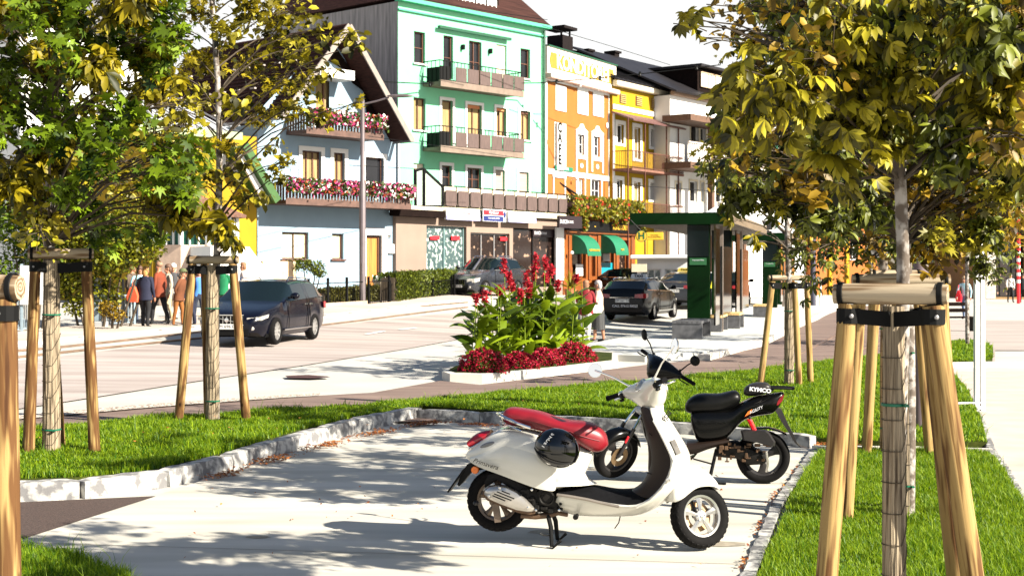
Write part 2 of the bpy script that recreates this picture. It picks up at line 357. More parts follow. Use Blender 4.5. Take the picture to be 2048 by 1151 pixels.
# kerb stones: a row along a pixel polyline
def kerb(pxs, wd, ht, m, L=1.0, name='kerb', jit=.012, gap=.008, bev=.015, base=0.0):
    pts = [Vector(hit(*p)) for p in pxs]; cum = [0]
    for a, b in zip(pts[:-1], pts[1:]): cum.append(cum[-1] + (b - a).length)
    def at(t):
        for i in range(len(cum)-1):
            if t <= cum[i+1] or i == len(cum)-2:
                return pts[i].lerp(pts[i+1], (t-cum[i]) / max(1e-6, cum[i+1]-cum[i]))
    t = 0; mb = MB()
    while t < cum[-1] - .05:
        l = L * random.uniform(.8, 1.2); a = at(t); b = at(min(t + l - gap, cum[-1])); t += l
        d = b - a; ln = d.length; an = math.atan2(d.y, d.x); c = (a + b) / 2
        mb.M = Matrix.Translation((c.x, c.y, g(c.x, c.y) + base + random.uniform(-1, 1) * jit * .3)) @ Matrix.Rotation(an, 4, 'Z')
        nseg = max(2, int(ln / .12)) if jit > .01 else 1; rings = []
        for i in range(nseg + 1):
            x = -ln/2 + ln*i/nseg; e = bev if i in (0, nseg) else 0
            j = [random.uniform(-jit, jit) for _ in range(6)]
            rings.append([(x, -wd/2+e+j[0], -.06), (x, -wd/2+e+j[0]*1.5, ht*.5), (x, -wd/2+bev+j[1], ht-e+j[2]*.4), (x, wd/2-bev, ht-e+j[3]*.4), (x, wd/2-e, -.06)])
        mb.loft(rings)
    mb.M = None
    return tag(mb.build(name, m, smooth=True, angle=30), kind='structure')
kerb([(-300, 1000), (0, 997), (150, 992), (300, 975), (450, 937), (600, 889), (730, 853), (835, 834)], .17, .14, m_kerb, 1.1)
kerb([(838, 836), (1000, 845), (1240, 858), (1380, 866), (1625, 893)], .16, .13, m_kerb, 1.1)
kerb([(1632, 900), (1600, 946), (1555, 1010), (1500, 1150), (1440, 1330)], .11, .035, m_kerb, .3, jit=.011)
kerb([(1625, 899), (1800, 900), (1985, 905)], .14, .06, m_kerbc, 1.0, jit=.004)
kerb([(1903, 748), (1938, 795), (1965, 850), (1984, 905), (2012, 945), (2060, 1030), (2130, 1160)], .10, .05, m_kerb, .3, jit=.011)
kerb([(1408, 721), (1522, 688), (1590, 652), (1632, 634), (1690, 608)], .3, .15, m_kerbc, 1.2, jit=.003)
kerb([(1870, 733), (1990, 731), (2300, 731)], .25, .10, m_kerbc, 1.2, jit=.003)
kerb([(-400, 738), (0, 693), (200, 675), (330, 663), (560, 643), (760, 622), (930, 602), (1100, 595)], .16, .07, m_kerbc, 1.4, jit=.003)
# fallen leaves against the kerb
def litter(n, path, spread, rs, label, sz=.02, zo=.02):
    rng = random.Random(rs); mb = MB(); pts = [Vector(hit(*p)) for p in path]
    for _ in range(n):
        i = rng.randrange(len(pts)-1); t = rng.random()
        p = pts[i].lerp(pts[i+1], t); c = .5 + .5*math.sin(t*9 + i*2.1)
        if rng.random() > c*c + .12: continue
        p = p + Vector((rng.gauss(0, spread), rng.gauss(0, spread*.8), 0)); z = g(p.x, p.y) + zo + rng.random()*.022; a = rng.uniform(0, 6.28); s = sz*rng.uniform(.6, 1.6)
        q = [Vector((math.cos(a+k*1.571)*s*(1 if k % 2 else .55), math.sin(a+k*1.571)*s*(1 if k % 2 else .55), rng.uniform(-.01, .01))) + Vector((p.x, p.y, z)) for k in range(4)]
        mb.quad(*q)
    return tag(mb.build('fallen_leaves', leafmat('brown_leaves', (.16, .03, .008), (.5, .2, .05), .2), fixn=False), label, 'leaves', kind='stuff')
litter(2600, [(420, 962), (560, 918), (700, 880), (830, 852), (860, 848), (1010, 855)], .07, 3, 'brown dead leaves lying along the granite kerb')
litter(500, [(1640, 893), (1720, 888), (1660, 902)], .08, 5, 'dry leaves at the pad corner behind the black scooter')
litter(260, [(1600, 930), (1545, 1000), (1500, 1090), (1470, 1190)], .014, 6, 'dry leaves in the joint of the right kerb', .014, .01)
litter(150, [(300, 1100), (700, 960), (900, 1120), (1300, 940), (1400, 1110), (1500, 1060)], .7, 8, 'few scattered dry leaves on the pale pad', .012, .008)
litter(90, [(300, 900), (700, 860), (1300, 800)], .6, 9, 'odd dry leaves lying in the verge', .02, .16)
# ================================================================ buildings
def wallmat(n, c, **k): return mat(n, c, .85, var=k.pop('var', .05), scale=k.pop('scale', 1.2), spec=.2, **k)
m_glass = mat('window_glass', (.012, .012, .014), .08, var=.5, scale=.7, spec=.5)
m_wood = mat('brown_wood', (.085, .026, .010), .6, var=.3, scale=5, stretch=(1, 1, .2))
m_dwood = mat('dark_wood', (.008, .004, .003), .9, spec=.1, var=.3, scale=5)
m_balw = mat('balcony_wood', (.09, .045, .032), .7, var=.3, scale=4)
m_wht = mat('white_render', (.72, .71, .68), .8, var=.04, scale=2)
m_iron = mat('black_iron', (.003, .003, .003), .6, var=0, spec=.15)
m_grey = mat('grey_metal', (.25, .24, .24), .45, metal=.4, var=.1)
m_cream = mat('cream_render', (.62, .55, .40), .8, var=.05)
m_curt = mat('curtain', (.30, .21, .09), .9, var=.35, scale=3, stretch=(6, 1, .3))
m_blind = mat('blind', (.34, .27, .22), .8, var=.2, scale=8, stretch=(.1, 1, 6))
m_yel = mat('yellow_sign', (.75, .55, .10), .6, var=0)
class Fac:
    def __init__(s, name, px, sc, phi, label, cat='building', z0=None):
        s.ph = R(phi); s.X0 = (px-1024)/sc; s.Y0 = FPX/sc; s.z0 = g(s.X0, s.Y0) if z0 is None else z0
        s.e = empty(name, (s.X0, s.Y0, s.z0), R(90-phi), label, cat)
    def uz(s, px, py, o=0.0):
        S, Cc = math.sin(s.ph), math.cos(s.ph); X = s.X0 - Cc*o; Y = s.Y0 + S*o; k = (px-1024)/FPX
        u = (k*Y - X) / (S - k*Cc); yy = Y + u*Cc
        return u, HC + (HY-py)*yy/FPX - s.z0
    def rect(s, r, o=0.0):
        x0, y0, x1, y1 = r; xm = (x0+x1)/2
        return s.uz(x0, y0, o)[0], s.uz(xm, y1, o)[1], s.uz(x1, y0, o)[0], s.uz(xm, y0, o)[1]
    def scale_at(s, px, o=0.0):
        u, z = s.uz(px, HY, o); return FPX / (s.Y0 + math.sin(s.ph)*o + u*math.cos(s.ph))
def wall_holes(mb, u0, z0, u1, z1, holes, y=0.0, th=.22):
    us = sorted({u0, u1, *[h[0] for h in holes], *[h[2] for h in holes]}); zs = sorted({z0, z1, *[h[1] for h in holes], *[h[3] for h in holes]})
    us = [u for u in us if u0 <= u <= u1]; zs = [z for z in zs if z0 <= z <= z1]
    for i in range(len(us)-1):
        for j in range(len(zs)-1):
            cu = (us[i]+us[i+1])/2; cz = (zs[j]+zs[j+1])/2
            if any(h[0] < cu < h[2] and h[1] < cz < h[3] for h in holes): continue
            mb.quad((us[i], y, zs[j]), (us[i+1], y, zs[j]), (us[i+1], y, zs[j+1]), (us[i], y, zs[j+1]))
    for a, b, c, d in holes:
        mb.quad((a, y, b), (a, y+th, b), (a, y+th, d), (a, y, d)); mb.quad((c, y, b), (c, y, d), (c, y+th, d), (c, y+th, b))
        mb.quad((a, y, b), (c, y, b), (c, y+th, b), (a, y+th, b)); mb.quad((a, y, d), (a, y+th, d), (c, y+th, d), (c, y, d))
def window(par, h, fm, nx=2, nz=2, y=.12, glass=None, name='window', fw=.06, sur=None, sw=.14, sill=None, blind=None, arch=False):
    a, b, c, d = h; mb = MB()
    mb.box((a, y, b), (a+fw, y+.07, d)); mb.box((c-fw, y, b), (c, y+.07, d)); mb.box((a+fw, y, b), (c-fw, y+.07, b+fw)); mb.box((a+fw, y, d-fw), (c-fw, y+.07, d))
    for i in range(1, nx): u = a+(c-a)*i/nx; mb.box((u-fw*.5, y+.004, b+fw), (u+fw*.5, y+.06, d-fw))
    for j in range(1, nz):
        z = b+(d-b)*j/nz; mb.box((a+fw, y+.012, z-fw*.3), (c-fw, y+.05, z+fw*.3))
    w_ = mb.build(name, fm, par)
    MB().quad((a+fw*.6, y+.05, b+fw*.6), (c-fw*.6, y+.05, b+fw*.6), (c-fw*.6, y+.05, d-fw*.6), (a+fw*.6, y+.05, d-fw*.6)).build('pane', glass or m_glass, w_, fixn=False)
    if blind: m2 = MB(); m2.box((a+.02, y-.03, d-(d-b)*blind[0]), (c-.02, y-.004, d)); m2.build('roller_blind', blind[1], w_)
    if sur:
        m3 = MB(); p = -.035
        for q in ((a-sw, b-sw*.6, a, d+sw), (c, b-sw*.6, c+sw, d+sw), (a, d, c, d+sw), (a, b-sw*.6, c, b)): m3.box((q[0], p, q[1]), (q[2], -.003, q[3]))
        m3.build('surround', sur, w_)
    if sill: m4 = MB(); m4.box((a-.08, -.10, b-.07), (c+.08, y, b-.005)); m4.build('sill', sill, w_)
    return w_
def body(mb, u0, u1, zb, zt, dep, back=True):          # sides and back of a house behind its facade
    mb.quad((u0, 0, zb), (u0, 0, zt), (u0, dep, zt), (u0, dep, zb)); mb.quad((u1, 0, zb), (u1, dep, zb), (u1, dep, zt), (u1, 0, zt))
    mb.quad((u0, dep, zb), (u0, dep, zt), (u1, dep, zt), (u1, dep, zb)); mb.quad((u0, 0, zt), (u1, 0, zt), (u1, dep, zt), (u0, dep, zt))
def railing(par, u0, u1, o, z0, z1, m, ends=True, step=.14, name='railing', o_in=0.0, r=.012, top=.04):
    mb = MB(); mb.box((u0, o-top/2, z1-top), (u1, o+top/2, z1)); mb.box((u0, o-.015, z0+.06), (u1, o+.015, z0+.09))
    n = max(1, int((u1-u0)/step))
    for i in range(n+1): u = u0+(u1-u0)*i/n; mb.box((u-r, o-r, z0), (u+r, o+r, z1-top))
    if ends:
        for u in (u0, u1):
            mb.box((u-top/2, o+top/2, z1-top), (u+top/2, o_in, z1)); k = max(1, int((o_in-o)/step))
            for i in range(1, k+1): y = o+(o_in-o)*i/k; mb.box((u-r, y-r, z0), (u+r, y+r, z1-top))
    return mb.build(name, m, par)
def rroof(mb, a, b, th=.25):                           # slab between two eave/ridge polylines a, b (each 2 points)
    a0, a1 = map(Vector, a); b0, b1 = map(Vector, b); n = (a1-a0).cross(b0-a0).normalized() * th
    if n.z > 0: n = -n
    return mb.loft([[a0, a1, b1, b0], [a0+n, a1+n, b1+n, b0+n]])
def flowers(name, par, u0, u1, y0, y1, z0, z1, n, mats_, rs, sz=.045, label=None):
    rng = np.random.default_rng(rs); c = np.stack([rng.uniform(u0, u1, n), rng.uniform(y0, y1, n), rng.uniform(z0, z1, n)], 1)
    c[:, 2] -= (rng.random(n) < .12) * rng.uniform(0, .15, n)
    a = rng.normal(0, 1, (n, 3)); a /= np.linalg.norm(a, axis=1)[:, None]; b = rng.normal(0, 1, (n, 3)); b -= (b*a).sum(1)[:, None]*a; b /= np.linalg.norm(b, axis=1)[:, None]
    s = (sz*rng.uniform(.6, 1.4, n))[:, None]; V = np.stack([c-a*s-b*s, c+a*s-b*s, c+a*s+b*s, c-a*s+b*s], 1).reshape(-1, 3)
    Fq = np.arange(4*n).reshape(n, 4); mi = rng.choice(len(mats_), n, p=[m[1] for m in mats_])
    return fastmesh(name, V, Fq, [m[0] for m in mats_], par, mi)
FL = [(leafmat('geranium_leaf', (.006, .03, .004), (.07, .11, .01), .2), .52), (mat('pink_petal', (.45, .03, .13), .7, var=.3, scale=30), .2), (mat('white_petal', (.8, .78, .72), .7, var=0), .15), (mat('orange_petal', (.45, .07, .02), .7, var=0), .07), (mat('magenta_petal', (.35, .01, .14), .7, var=0), .06)]

# ---------------------------------------------------------------- pale blue gabled house
B = Fac('gabled_house', 515, 52, 42, 'pale blue chalet house with flower balconies under a steep brown tiled gable', 'house')
m_blue = wallmat('pale_blue_render', (.25, .34, .42), var=.05)
uB = B.uz(796, 500)[0]; e = B.e
hz = lambda l, o=0: [B.rect(r, o) for r in l]
r2 = hz([(604, 302, 642, 364), (667, 306, 689, 366), (730, 315, 767, 372)]); r1 = hz([(564, 464, 617, 518), (664, 467, 687, 518)])
dr = B.rect((732, 470, 763, 560)); dr = (dr[0], .0, dr[2], dr[3]); up = hz([(631, 160, 690, 250)])
zl = B.uz(515, 225)[1]; zr = B.uz(797, 275)[1]; ua, za = B.uz(702, 47, -1.2); ua -= .1
mb = MB(); holes = r2 + r1 + [dr] + up
zt = min(zl, zr); wall_holes(mb, 0, -1, uB, zt, [h for h in holes if h[3] < zt])
zs = B.uz(660, 250)[1]
U = up[0]
def gtop(u): return zl+(za-.35-zl)*u/ua if u < ua else zr+(za-.35-zr)*(uB-u)/(uB-ua)
us = [0, U[0], U[2], ua, uB]
us = sorted(us)
for i in range(len(us)-1):
    a, b = us[i], us[i+1]; lo = zt
    if abs(a-U[0]) < 1e-6: 
        lo = U[3]
    if gtop(a) > lo or gtop(b) > lo: mb.quad((a, 0, min(lo, gtop(a))), (b, 0, min(lo, gtop(b))), (b, 0, gtop(b)), (a, 0, gtop(a)))
body(mb, 0, uB, -1, zt, 9)
mb.build('wall', m_blue, e, fixn=False)
mb = MB()   # near-black board sheet, shaped to paint in the shade under the right soffit
mb.prism([B.uz(*p, -.06) for p in [(655, 120), (668, 92), (688, 120), (785, 262), (778, 266), (735, 228), (728, 182), (706, 166), (690, 140)]], -.10, -.02); mb.build('gable_shade_boarding', m_dwood, e)
mb = MB(); y0, y1 = -1.2, 9; eL = B.uz(562, 232, -1.2); eR = B.uz(824, 277, -1.2)
rroof(mb, ((ua, y0, za), (ua, y1, za)), ((eL[0], y0, eL[1]), (eL[0], y1, eL[1])), .12)
rroof(mb, ((ua, y0, za), (ua, y1, za)), ((eR[0], y0, eR[1]), (eR[0], y1, eR[1])), .12)
m_tile = mat('brown_tiles', (.035, .014, .011), .85, spec=.15, var=.4, scale=3, stretch=(.3, 1, 6), bump=.5)
rf = mb.build('roof', m_tile, e)
mb = MB()
for (A_, B_) in ((eL, (ua, za)), ((ua, za), eR)):
    mb.bar((A_[0], y0-.03, A_[1]-.1), (B_[0], y0-.03, B_[1]-.1), .06, .23)
mb.build('bargeboard', mat('pale_fascia', (.22, .185, .16), .7, var=.1), rf)
# rows of tiles and snow guards on the left slope
mb = MB(); dv = Vector((eL[0]-ua, 0, eL[1]-za)); nn = Vector((-dv.z, 0, dv.x)).normalized() * (1 if dv.x < 0 else -1); nn = nn if nn.z > 0 else -nn
for k in range(1, 22):
    p = Vector((ua, 0, za)) + dv*k/22 + nn*.03; mb.bar((p.x, y0+.05, p.z), (p.x, y1, p.z), .05, .03)
mb.build('tile_course', m_tile, rf)
for k in range(26):
    mb = MB(); i = 1 + k % 3; y = 0 + (k//3)*1.0 + .4*i; p = Vector((ua, y, za)) + dv*(.12+.27*i) + nn*.07; mb.box((p.x-.05, p.y, p.z), (p.x+.05, p.y+.3, p.z+.06)).build('snow_guard', mat('pale_clay', (.35, .3, .27), .8), rf)
mb = MB(); mb.bar((eL[0]-.08, y0, eL[1]-.1), (eL[0]-.08, y1, eL[1]-.1), .14, .1); mb.bar((eR[0]+.08, y0, eR[1]-.1), (eR[0]+.08, y1, eR[1]-.1), .14, .1); mb.build('gutter', m_grey, rf)
for i, h in enumerate(r2): window(e, h, m_wood, (3, 2, 1)[i], 1, glass=(m_curt if i < 2 else m_glass), sur=m_wht, sw=.18)
for i, h in enumerate(r1): window(e, h, m_wood, 2-i, 1, glass=mat('net_curtain', (.55, .58, .40), .6, var=.15, scale=3), sill=m_wood)
window(e, U, m_wood, 3, 1, glass=m_curt)
d_ = window(e, dr, m_wood, 1, 1, name='front_door', fw=.1, glass=mat('door_wood', (.42, .16, .03), .5, var=.4, scale=2, stretch=(8, 1, .4)), sur=m_wht, sw=.3)
MB().cbox((dr[0]+.14, .1, 1.05), (.04, .06, .16), .01).build('handle', m_grey, d_)
mb = MB(); q = B.rect((637, 138, 706, 157), -.9); mb.box((q[0], -1.0, q[1]), (q[2], 0, q[3])); mb.build('awning_box', m_wht, e)
def flower_balcony(x0, y0t, y0b, x1, y1t, y1b, o, rs):
    u0, za_ = B.uz(x0, y0b, o); u1, zb_ = B.uz(x1, y1b, o); z = (za_+zb_)/2; zt_ = (B.uz(x0, y0t, o)[1]+B.uz(x1, y1t, o)[1])/2
    mb = MB(); mb.box((u0, o, z-.02), (u1, 0, z+.12)); mb.box((u0, o-.03, z-.04), (u1, o-.002, z+.2)); b_ = mb.build('balcony', m_balw, e)
    mb = MB(); mb.box((u0, o-.01, zt_-.1), (u1, o+.05, zt_)); mb.box((u0, o+.05, zt_-.1), (u0+.06, 0, zt_)); mb.box((u1-.06, o+.05, zt_-.1), (u1, 0, zt_))
    n = int((u1-u0)/.16)
    for i in range(n):
        u = u0+.02+(u1-u0)*i/n; mb.box((u, o, z+.2), (u+.105, o+.03, zt_-.1))
    for u in (u0, u1-.03):
        for i in range(int(-o/.16)): mb.box((u, o+.1+i*.16, z+.12), (u+.03, o+.2+i*.16, zt_-.1))
    mb.build('balustrade', m_balw, b_)
    mb = MB(); mb.box((u0+.1, o-.2, zt_-.3), (u1-.1, o-.03, zt_-.12)); mb.build('flower_trough', m_balw, b_)
    flowers('flowers', b_, u0+.03, u1-.03, o-.36, o-.0, zt_-.38, zt_+.17, int((u1-u0)*520), FL, rs, .042)
flower_balcony(571, 366, 407, 822, 376, 416, -1.3, 1)
flower_balcony(612, 228, 268, 767, 238, 276, -1.2, 2)
mb = MB(); q = B.rect((774, 488, 786, 507)); mb.box((q[0], -.12, q[1]), (q[2], 0, q[3]), .02); mb.build('letter_box', m_wht, e)
mb = MB(); q = B.rect((773, 469, 780, 475)); mb.box((q[0], -.03, q[1]), (q[2], -.004, q[3])); hn = mb.build('house_number', m_iron, e)
text('2', .16, m_wht, hn, ((q[0]+q[2])/2, -.035, (q[1]+q[3])/2), (R(90), 0, 0), 'numeral')
mb = MB(); u = uB-.05; mb.tube([(u, -.1, zr), (u, -.1, .1)], .05, 8); mb.build('downpipe', m_wht, e)

# ---------------------------------------------------------------- mint green apartment house
G = Fac('green_apartment_house', 796, 45.5, 42, 'mint green four storey house with two balconies and brown mansard roof'); e = G.e
m_mint = wallmat('mint_render', (.20, .56, .33), var=.04); uG = G.uz(1088, 500)[0]; zG = G.uz(796, 2)[1]
W_ = [[(828, 64, 850, 127), (887, 72, 906, 158), (938, 83, 963, 165), (993, 90, 1013, 170), (1041, 98, 1060, 157)],
      [(827, 196, 851, 260), (883, 201, 905, 292), (934, 210, 963, 296), (992, 216, 1012, 272), (1040, 222, 1060, 280)],
      [(827, 327, 849, 372), (883, 331, 903, 376), (934, 336, 962, 380), (990, 340, 1009, 384), (1037, 344, 1057, 386)]]
hs = [[G.rect(r) for r in row] for row in W_]
mb = MB(); wall_holes(mb, 0, -1, uG, zG, [h for row in hs for h in row]); mb.build('wall', m_mint, e, fixn=False)
mb = MB(); body(mb, 0, uG, -1, zG, 9); mb.build('side_wall', mat('weathered_concrete', (.42, .39, .37), .9, col2=(.17, .16, .155), scale=2.2, stretch=(1, 3, .25), detail=8), e, fixn=False)
m_green = mat('green_metal', (.001, .06, .025), .5, var=.1)
mats3 = [m_glass, m_glass, m_curt]
for k, row in enumerate(hs):
    for i, h in enumerate(row):
        bl = {(0, 3): (.97, m_cream), (1, 2): (.08, mat('orange_blind', (.55, .2, .08), .8)), (1, 3): (.1, MATS['orange_blind'] if 'orange_blind' in MATS else m_wood), (1, 4): (.1, m_wood), (2, 3): (.9, m_blind), (2, 4): (.9, m_blind), (2, 0): (.25, m_cream)}.get((k, i))
        window(e, h, m_wood, 2 if i == 2 else (2 if k == 1 and i != 1 else 1) , 1 if k == 1 else 2, glass=(m_curt if k == 1 else m_glass), sur=(m_wht if k > 0 and i > 0 else None), sw=.14, sill=(m_wht if i == 0 or i == 4 else None), blind=bl)
# cornice, roof, dormer
mb = MB(); mb.box((-.1, -.35, zG-.02), (uG+.2, .1, zG+.14)); mb.box((-.05, -.12, zG-.4), (uG+.1, -.003, zG-.34)); mb.build('cornice', mat('mint_trim', (.06, .40, .22), .7, var=.05), e)
mb = MB(); mb.loft([[(-.1, -.3, zG+.14), (uG+.2, -.3, zG+.14), (uG+.2, 9.3, zG+.14), (-.1, 9.3, zG+.14)], [(1.2, 1.6, zG+2.3), (uG-1.3, 1.6, zG+2.3), (uG-1.3, 7, zG+2.3), (1.2, 7, zG+2.3)]])
mr = mb.build('roof', m_tile, e)
a, z_ = G.uz(906, 10); b, _ = G.uz(1005, 15)
mb = MB(); mb.box((a, .25, zG+.15), (b, 2, zG+1.9)); dm = mb.build('dormer', m_dwood, mr)
for i in range(4):
    w0 = a+.15+(b-a-.3)*i/4; window(dm, (w0, zG+.35, w0+(b-a-.3)/4-.12, zG+1.6), m_wht, 2, 1, y=.12, glass=mat('pale_glass', (.55, .6, .6), .15, var=.1))
def panel_balcony(x0, ytl, ybl, x1, ytr, ybr, o, xs_, railtop):
    u0, a_ = G.uz(x0, ybl, o); u1, b_ = G.uz(x1, ybr, o); z = (a_+b_)/2
    mb = MB(); mb.box((u0, o, z), (u1, -.003, z+.14)); mb.box((u0, o-.05, z-.08), (u1, o+.08, z+.20)); bb = mb.build('balcony', mat('concrete_slab', (.17, .125, .095), .8, var=.15, scale=4), e)
    zt_ = z + 1.1; railing(bb, u0+.03, u1-.03, o+.05, z+.15, zt_, m_iron, o_in=-.01, r=.01, step=.22)
    mb = MB()
    n = len(xs_)
    for k, xp in enumerate(xs_):
        ua_ = G.uz(xp, 0, o)[0]; mb.box((ua_-.35, o-.03, z+.22), (ua_+.35, o-.0, z+.86), .0)
    mb.build('wooden_panel', mat('panel_wood', (.085, .055, .048), .8, var=.25, scale=9, stretch=(3, 1, .3)), bb)
    mb = MB(); mb.box((u0+.06, o+.08, z+.15), (u0+.09, -.2, z+.8)); mb.box((u0+.1, o+.07, z+.15), (u0+.7, o+.1, z+.85)); mb.build('dark_screen', m_iron, bb)
panel_balcony(880, 126, 174, 1046, 148, 186, -1.1, [922, 946, 970, 993, 1016, 1038], 0)
panel_balcony(880, 254, 303, 1046, 268, 311, -1.1, [922, 946, 970, 993, 1016, 1038], 0)
mb = MB(); u0, z0_ = G.uz(881, 53, -.3); u1, _ = G.uz(1024, 70, -.3); mb.bar((u0, -.2, z0_), (u1, -.2, z0_), .16, .12); mb.build('awning_cassette', m_green, e)
for px_, py_ in ((923, 95), (978, 103)):
    u, z = G.uz(px_, py_); mb = MB(); mb.box((u-.06, -.2, z-.12), (u+.06, 0, z+.12), .02); mb.build('wall_lamp', m_iron, e)
mb = MB(); mb.tube([(uG-.12, -.12, zG-.1), (uG-.12, -.12, 3.5)], .06); mb.build('downpipe', m_green, e)

# ---------------------------------------------------------------- shop extension with terrace
X = Fac('shop_building', 792, 47.5, 36, 'long low shop building with brown panelled terrace railing over glass shopfronts', 'shop'); e = X.e
m_shop = wallmat('beige_render', (.24, .175, .14), var=.06); uX = X.uz(1128, 500)[0]
zT = X.uz(1000, 432)[1]
sh = [X.rect(r) for r in [(853, 452, 933, 575), (941, 466, 1019, 575), (1026, 457, 1113, 575)]]
sh = [(a, .15, c, d) for a, b, c, d in sh]
mb = MB(); wall_holes(mb, 0, -1, uX, zT, sh, th=.3); mb.quad((0, 0, -1), (0, 0, zT), (0, 4, zT), (0, 4, -1)); mb.quad((uX, 0, -1), (uX, 4, -1), (uX, 4, zT), (uX, 0, zT)); mb.build('wall', m_shop, e, fixn=False)
mb = MB(); mb.box((-.05, -.25, zT), (uX+.1, 3.2, zT+.24)); mb.build('terrace_slab', m_cream, e)
pale = mat('shop_interior', (.06, .10, .10), .2, col2=(.45, .5, .45), scale=6, sharp=(.52, .6), spec=.8)
dk = mat('shop_dark', (.02, .012, .01), .15, col2=(.35, .22, .15), scale=4, sharp=(.6, .7), spec=.8)
for i, h in enumerate(sh):
    window(e, h, [mat('teal_frame', (.12, .20, .20), .5), m_grey, m_iron][i], [2, 3, 2][i], 1, y=.15, glass=[pale, dk, dk][i], name='shopfront', fw=.07)
m_red = mat('red_plastic', (.75, .01, .02), .5, var=.1); m_navy = mat('navy', (.01, .02, .12), .5, var=0)
def onf(fac, par, r, m, o0, o1, name, bev=0):
    q = fac.rect(r, o0); return MB().box((q[0], o0, q[1]), (q[2], o1, q[3]), bev).build(name, m, par), q
for r in ((861, 472, 879, 479), (903, 472, 919, 480), (1001, 474, 1014, 481)): onf(X, e, r, m_red, .10, .14, 'window_poster')
m_hair = mat('dark_hair', (.02, .012, .008), .8, var=.2)
# shelves of goods in the first window
mb = MB(); q = X.rect((858, 508, 890, 545), .5)
for k in range(5):
    z = q[1]+(q[3]-q[1])*k/5; mb.box((q[0], .36, z), (q[2], .42, z+.03))
    for j in range(9): u = q[0]+(q[2]-q[0])*(j+.3)/9; mb.box((u, .34, z+.03), (u+.09, .35, z+.12+.05*(j*7 % 3)))
mb.build('display_shelf', m_wht, e)
# signs over the shop
m_lil = mat('lilac_board', (.42, .42, .70), .6, var=0); m_wb = mat('white_board', (.8, .8, .82), .5, var=.0)
for r, body_, c in (((893, 420, 960, 440), 'Hartlauer', m_red), ((966, 419, 1012, 443), 'Hartlauer', m_red), ((1017, 424, 1072, 445), 'ÖSEN & HÖREN', m_wb)):
    b_, q = onf(X, e, r, m_wb, -.42, -.30, 'shop_sign')
    cu, cz = (q[0]+q[2])/2, (q[1]+q[3])/2; h = q[3]-q[1]
    if r[0] == 966:
        MB().box((q[0]+.03, -.435, cz+.02), (q[2]-.22, -.422, q[3]-.04), 0).build('sign_panel', m_red, b_); MB().box((q[0]+.03, -.435, q[1]+.02), (q[2]-.22, -.422, cz-.02)).build('sign_panel', m_navy, b_)
        text('Hartlauer', .19, m_wb, b_, (cu-.08, -.44, cz+h*.24), (R(90), 0, 0)); text('FOTO OPTIK HÖREN', .09, m_wb, b_, (cu-.08, -.44, cz-h*.24), (R(90), 0, 0))
        MB().ell((q[2]-.11, -.43, cz+.06), (.09, .01, .15)).build('sign_portrait', m_navy, b_)
    else:
        MB().box((q[0], -.435, q[1]), (q[2], -.422, q[1]+h*.42)).build('sign_panel', m_lil, b_)
        text(body_, .16, c, b_, (cu+(.25 if c is m_red else .2), -.44, q[1]+h*(.72 if c is m_red else .2)), (R(90), 0, 0))
b_, q = onf(X, e, (961, 421, 966, 437), m_iron, -.38, -.30, 'sign_bracket')
b_, q = onf(X, e, (1118, 432, 1164, 456), mat('plum_board', (.012, .004, .006), .5, var=0), -.9, -.78, 'shop_sign')
text('DUSCH', .26, m_wb, b_, (q[0]+.42, -.91, (q[1]+q[3])/2), (R(90), 0, 0), sx=.8); text('BAD & WELLNESS\nINSTALLATIONEN', .07, m_wb, b_, (q[0]+.95, -.91, (q[1]+q[3])/2), (R(90), 0, 0))
b_, q = onf(X, e, (1066, 459, 1112, 474), MATS['plum_board'], .09, .13, 'shop_sign')
text('DUSCH', .22, m_wb, b_, (q[0]+.4, .08, (q[1]+q[3])/2), (R(90), 0, 0), sx=.8); text('BAD & WELLNESS\nINSTALLATIONEN', .06, m_wb, b_, (q[0]+.9, .08, (q[1]+q[3])/2), (R(90), 0, 0))
for i in range(4):
    q = X.rect((1036+i*0, 480, 1050, 540), .4); MB().box((q[0], .36, q[1]+.3*i*.6), (q[2], .4, q[1]+.3*i*.6+.14)).build('towel_stack', m_cream, e) if i else None
onf(X, e, (1113, 455, 1128, 560), m_wht, -.10, -.003, 'pilaster')
text('57', .16, m_iron, e, (X.uz(1121, 500)[0], -.11, X.uz(1121, 500)[1]), (R(90), 0, 0), 'house_number')
# terrace rail with brown panels
oT = -.2; ul, _ = X.uz(888, 400, oT); ur, zz_ = X.uz(1155, 418, oT); z0_ = zT+.22
rl = railing(e, ul, ur, oT, z0_, z0_+1.0, m_iron, o_in=1, r=.012, step=(ur-ul)/12, name='terrace_railing')
mb = MB()
for i in range(12):
    a = ul+(ur-ul)*i/12+.06; b = ul+(ur-ul)*(i+1)/12-.06
    zb, ztp = z0_+.10, z0_+.78; c = .07
    mb.prism([(a+c, zb), (b-c, zb), (b, zb+c), (b, ztp-c), (b-c, ztp), (a+c, ztp), (a, ztp-c), (a, zb+c)], oT-.06, oT-.02)
mb.build('wooden_panel', MATS['panel_wood'], rl)
mb = MB(); mb.box((ul, oT+.03, z0_), (ur, oT+.05, z0_+.95)); mb.build('cream_cloth', m_cream, rl)
def glass_screen(pts, name='glass_screen'):        # black framed frosted screen at a terrace end
    P3 = [X.uz(*p, -.2) for p in pts]; mb = MB()
    for a, b in zip(P3, P3[1:] + P3[:1]): mb.bar((a[0], -.2, a[1]), (b[0], -.2, b[1]), .09, .09, up=(0, 1, 0))
    s_ = mb.build(name, m_iron, e); MB().add([(p[0], -.19, p[1]) for p in P3], [tuple(range(len(P3)))]).build('pane', mat('frosted_glass', (.5, .66, .5), .3, col2=(.62, .68, .58), scale=.8), s_, fixn=False); return s_
gs = glass_screen([(831, 412), (831, 341), (846, 337), (884, 372), (884, 412)])
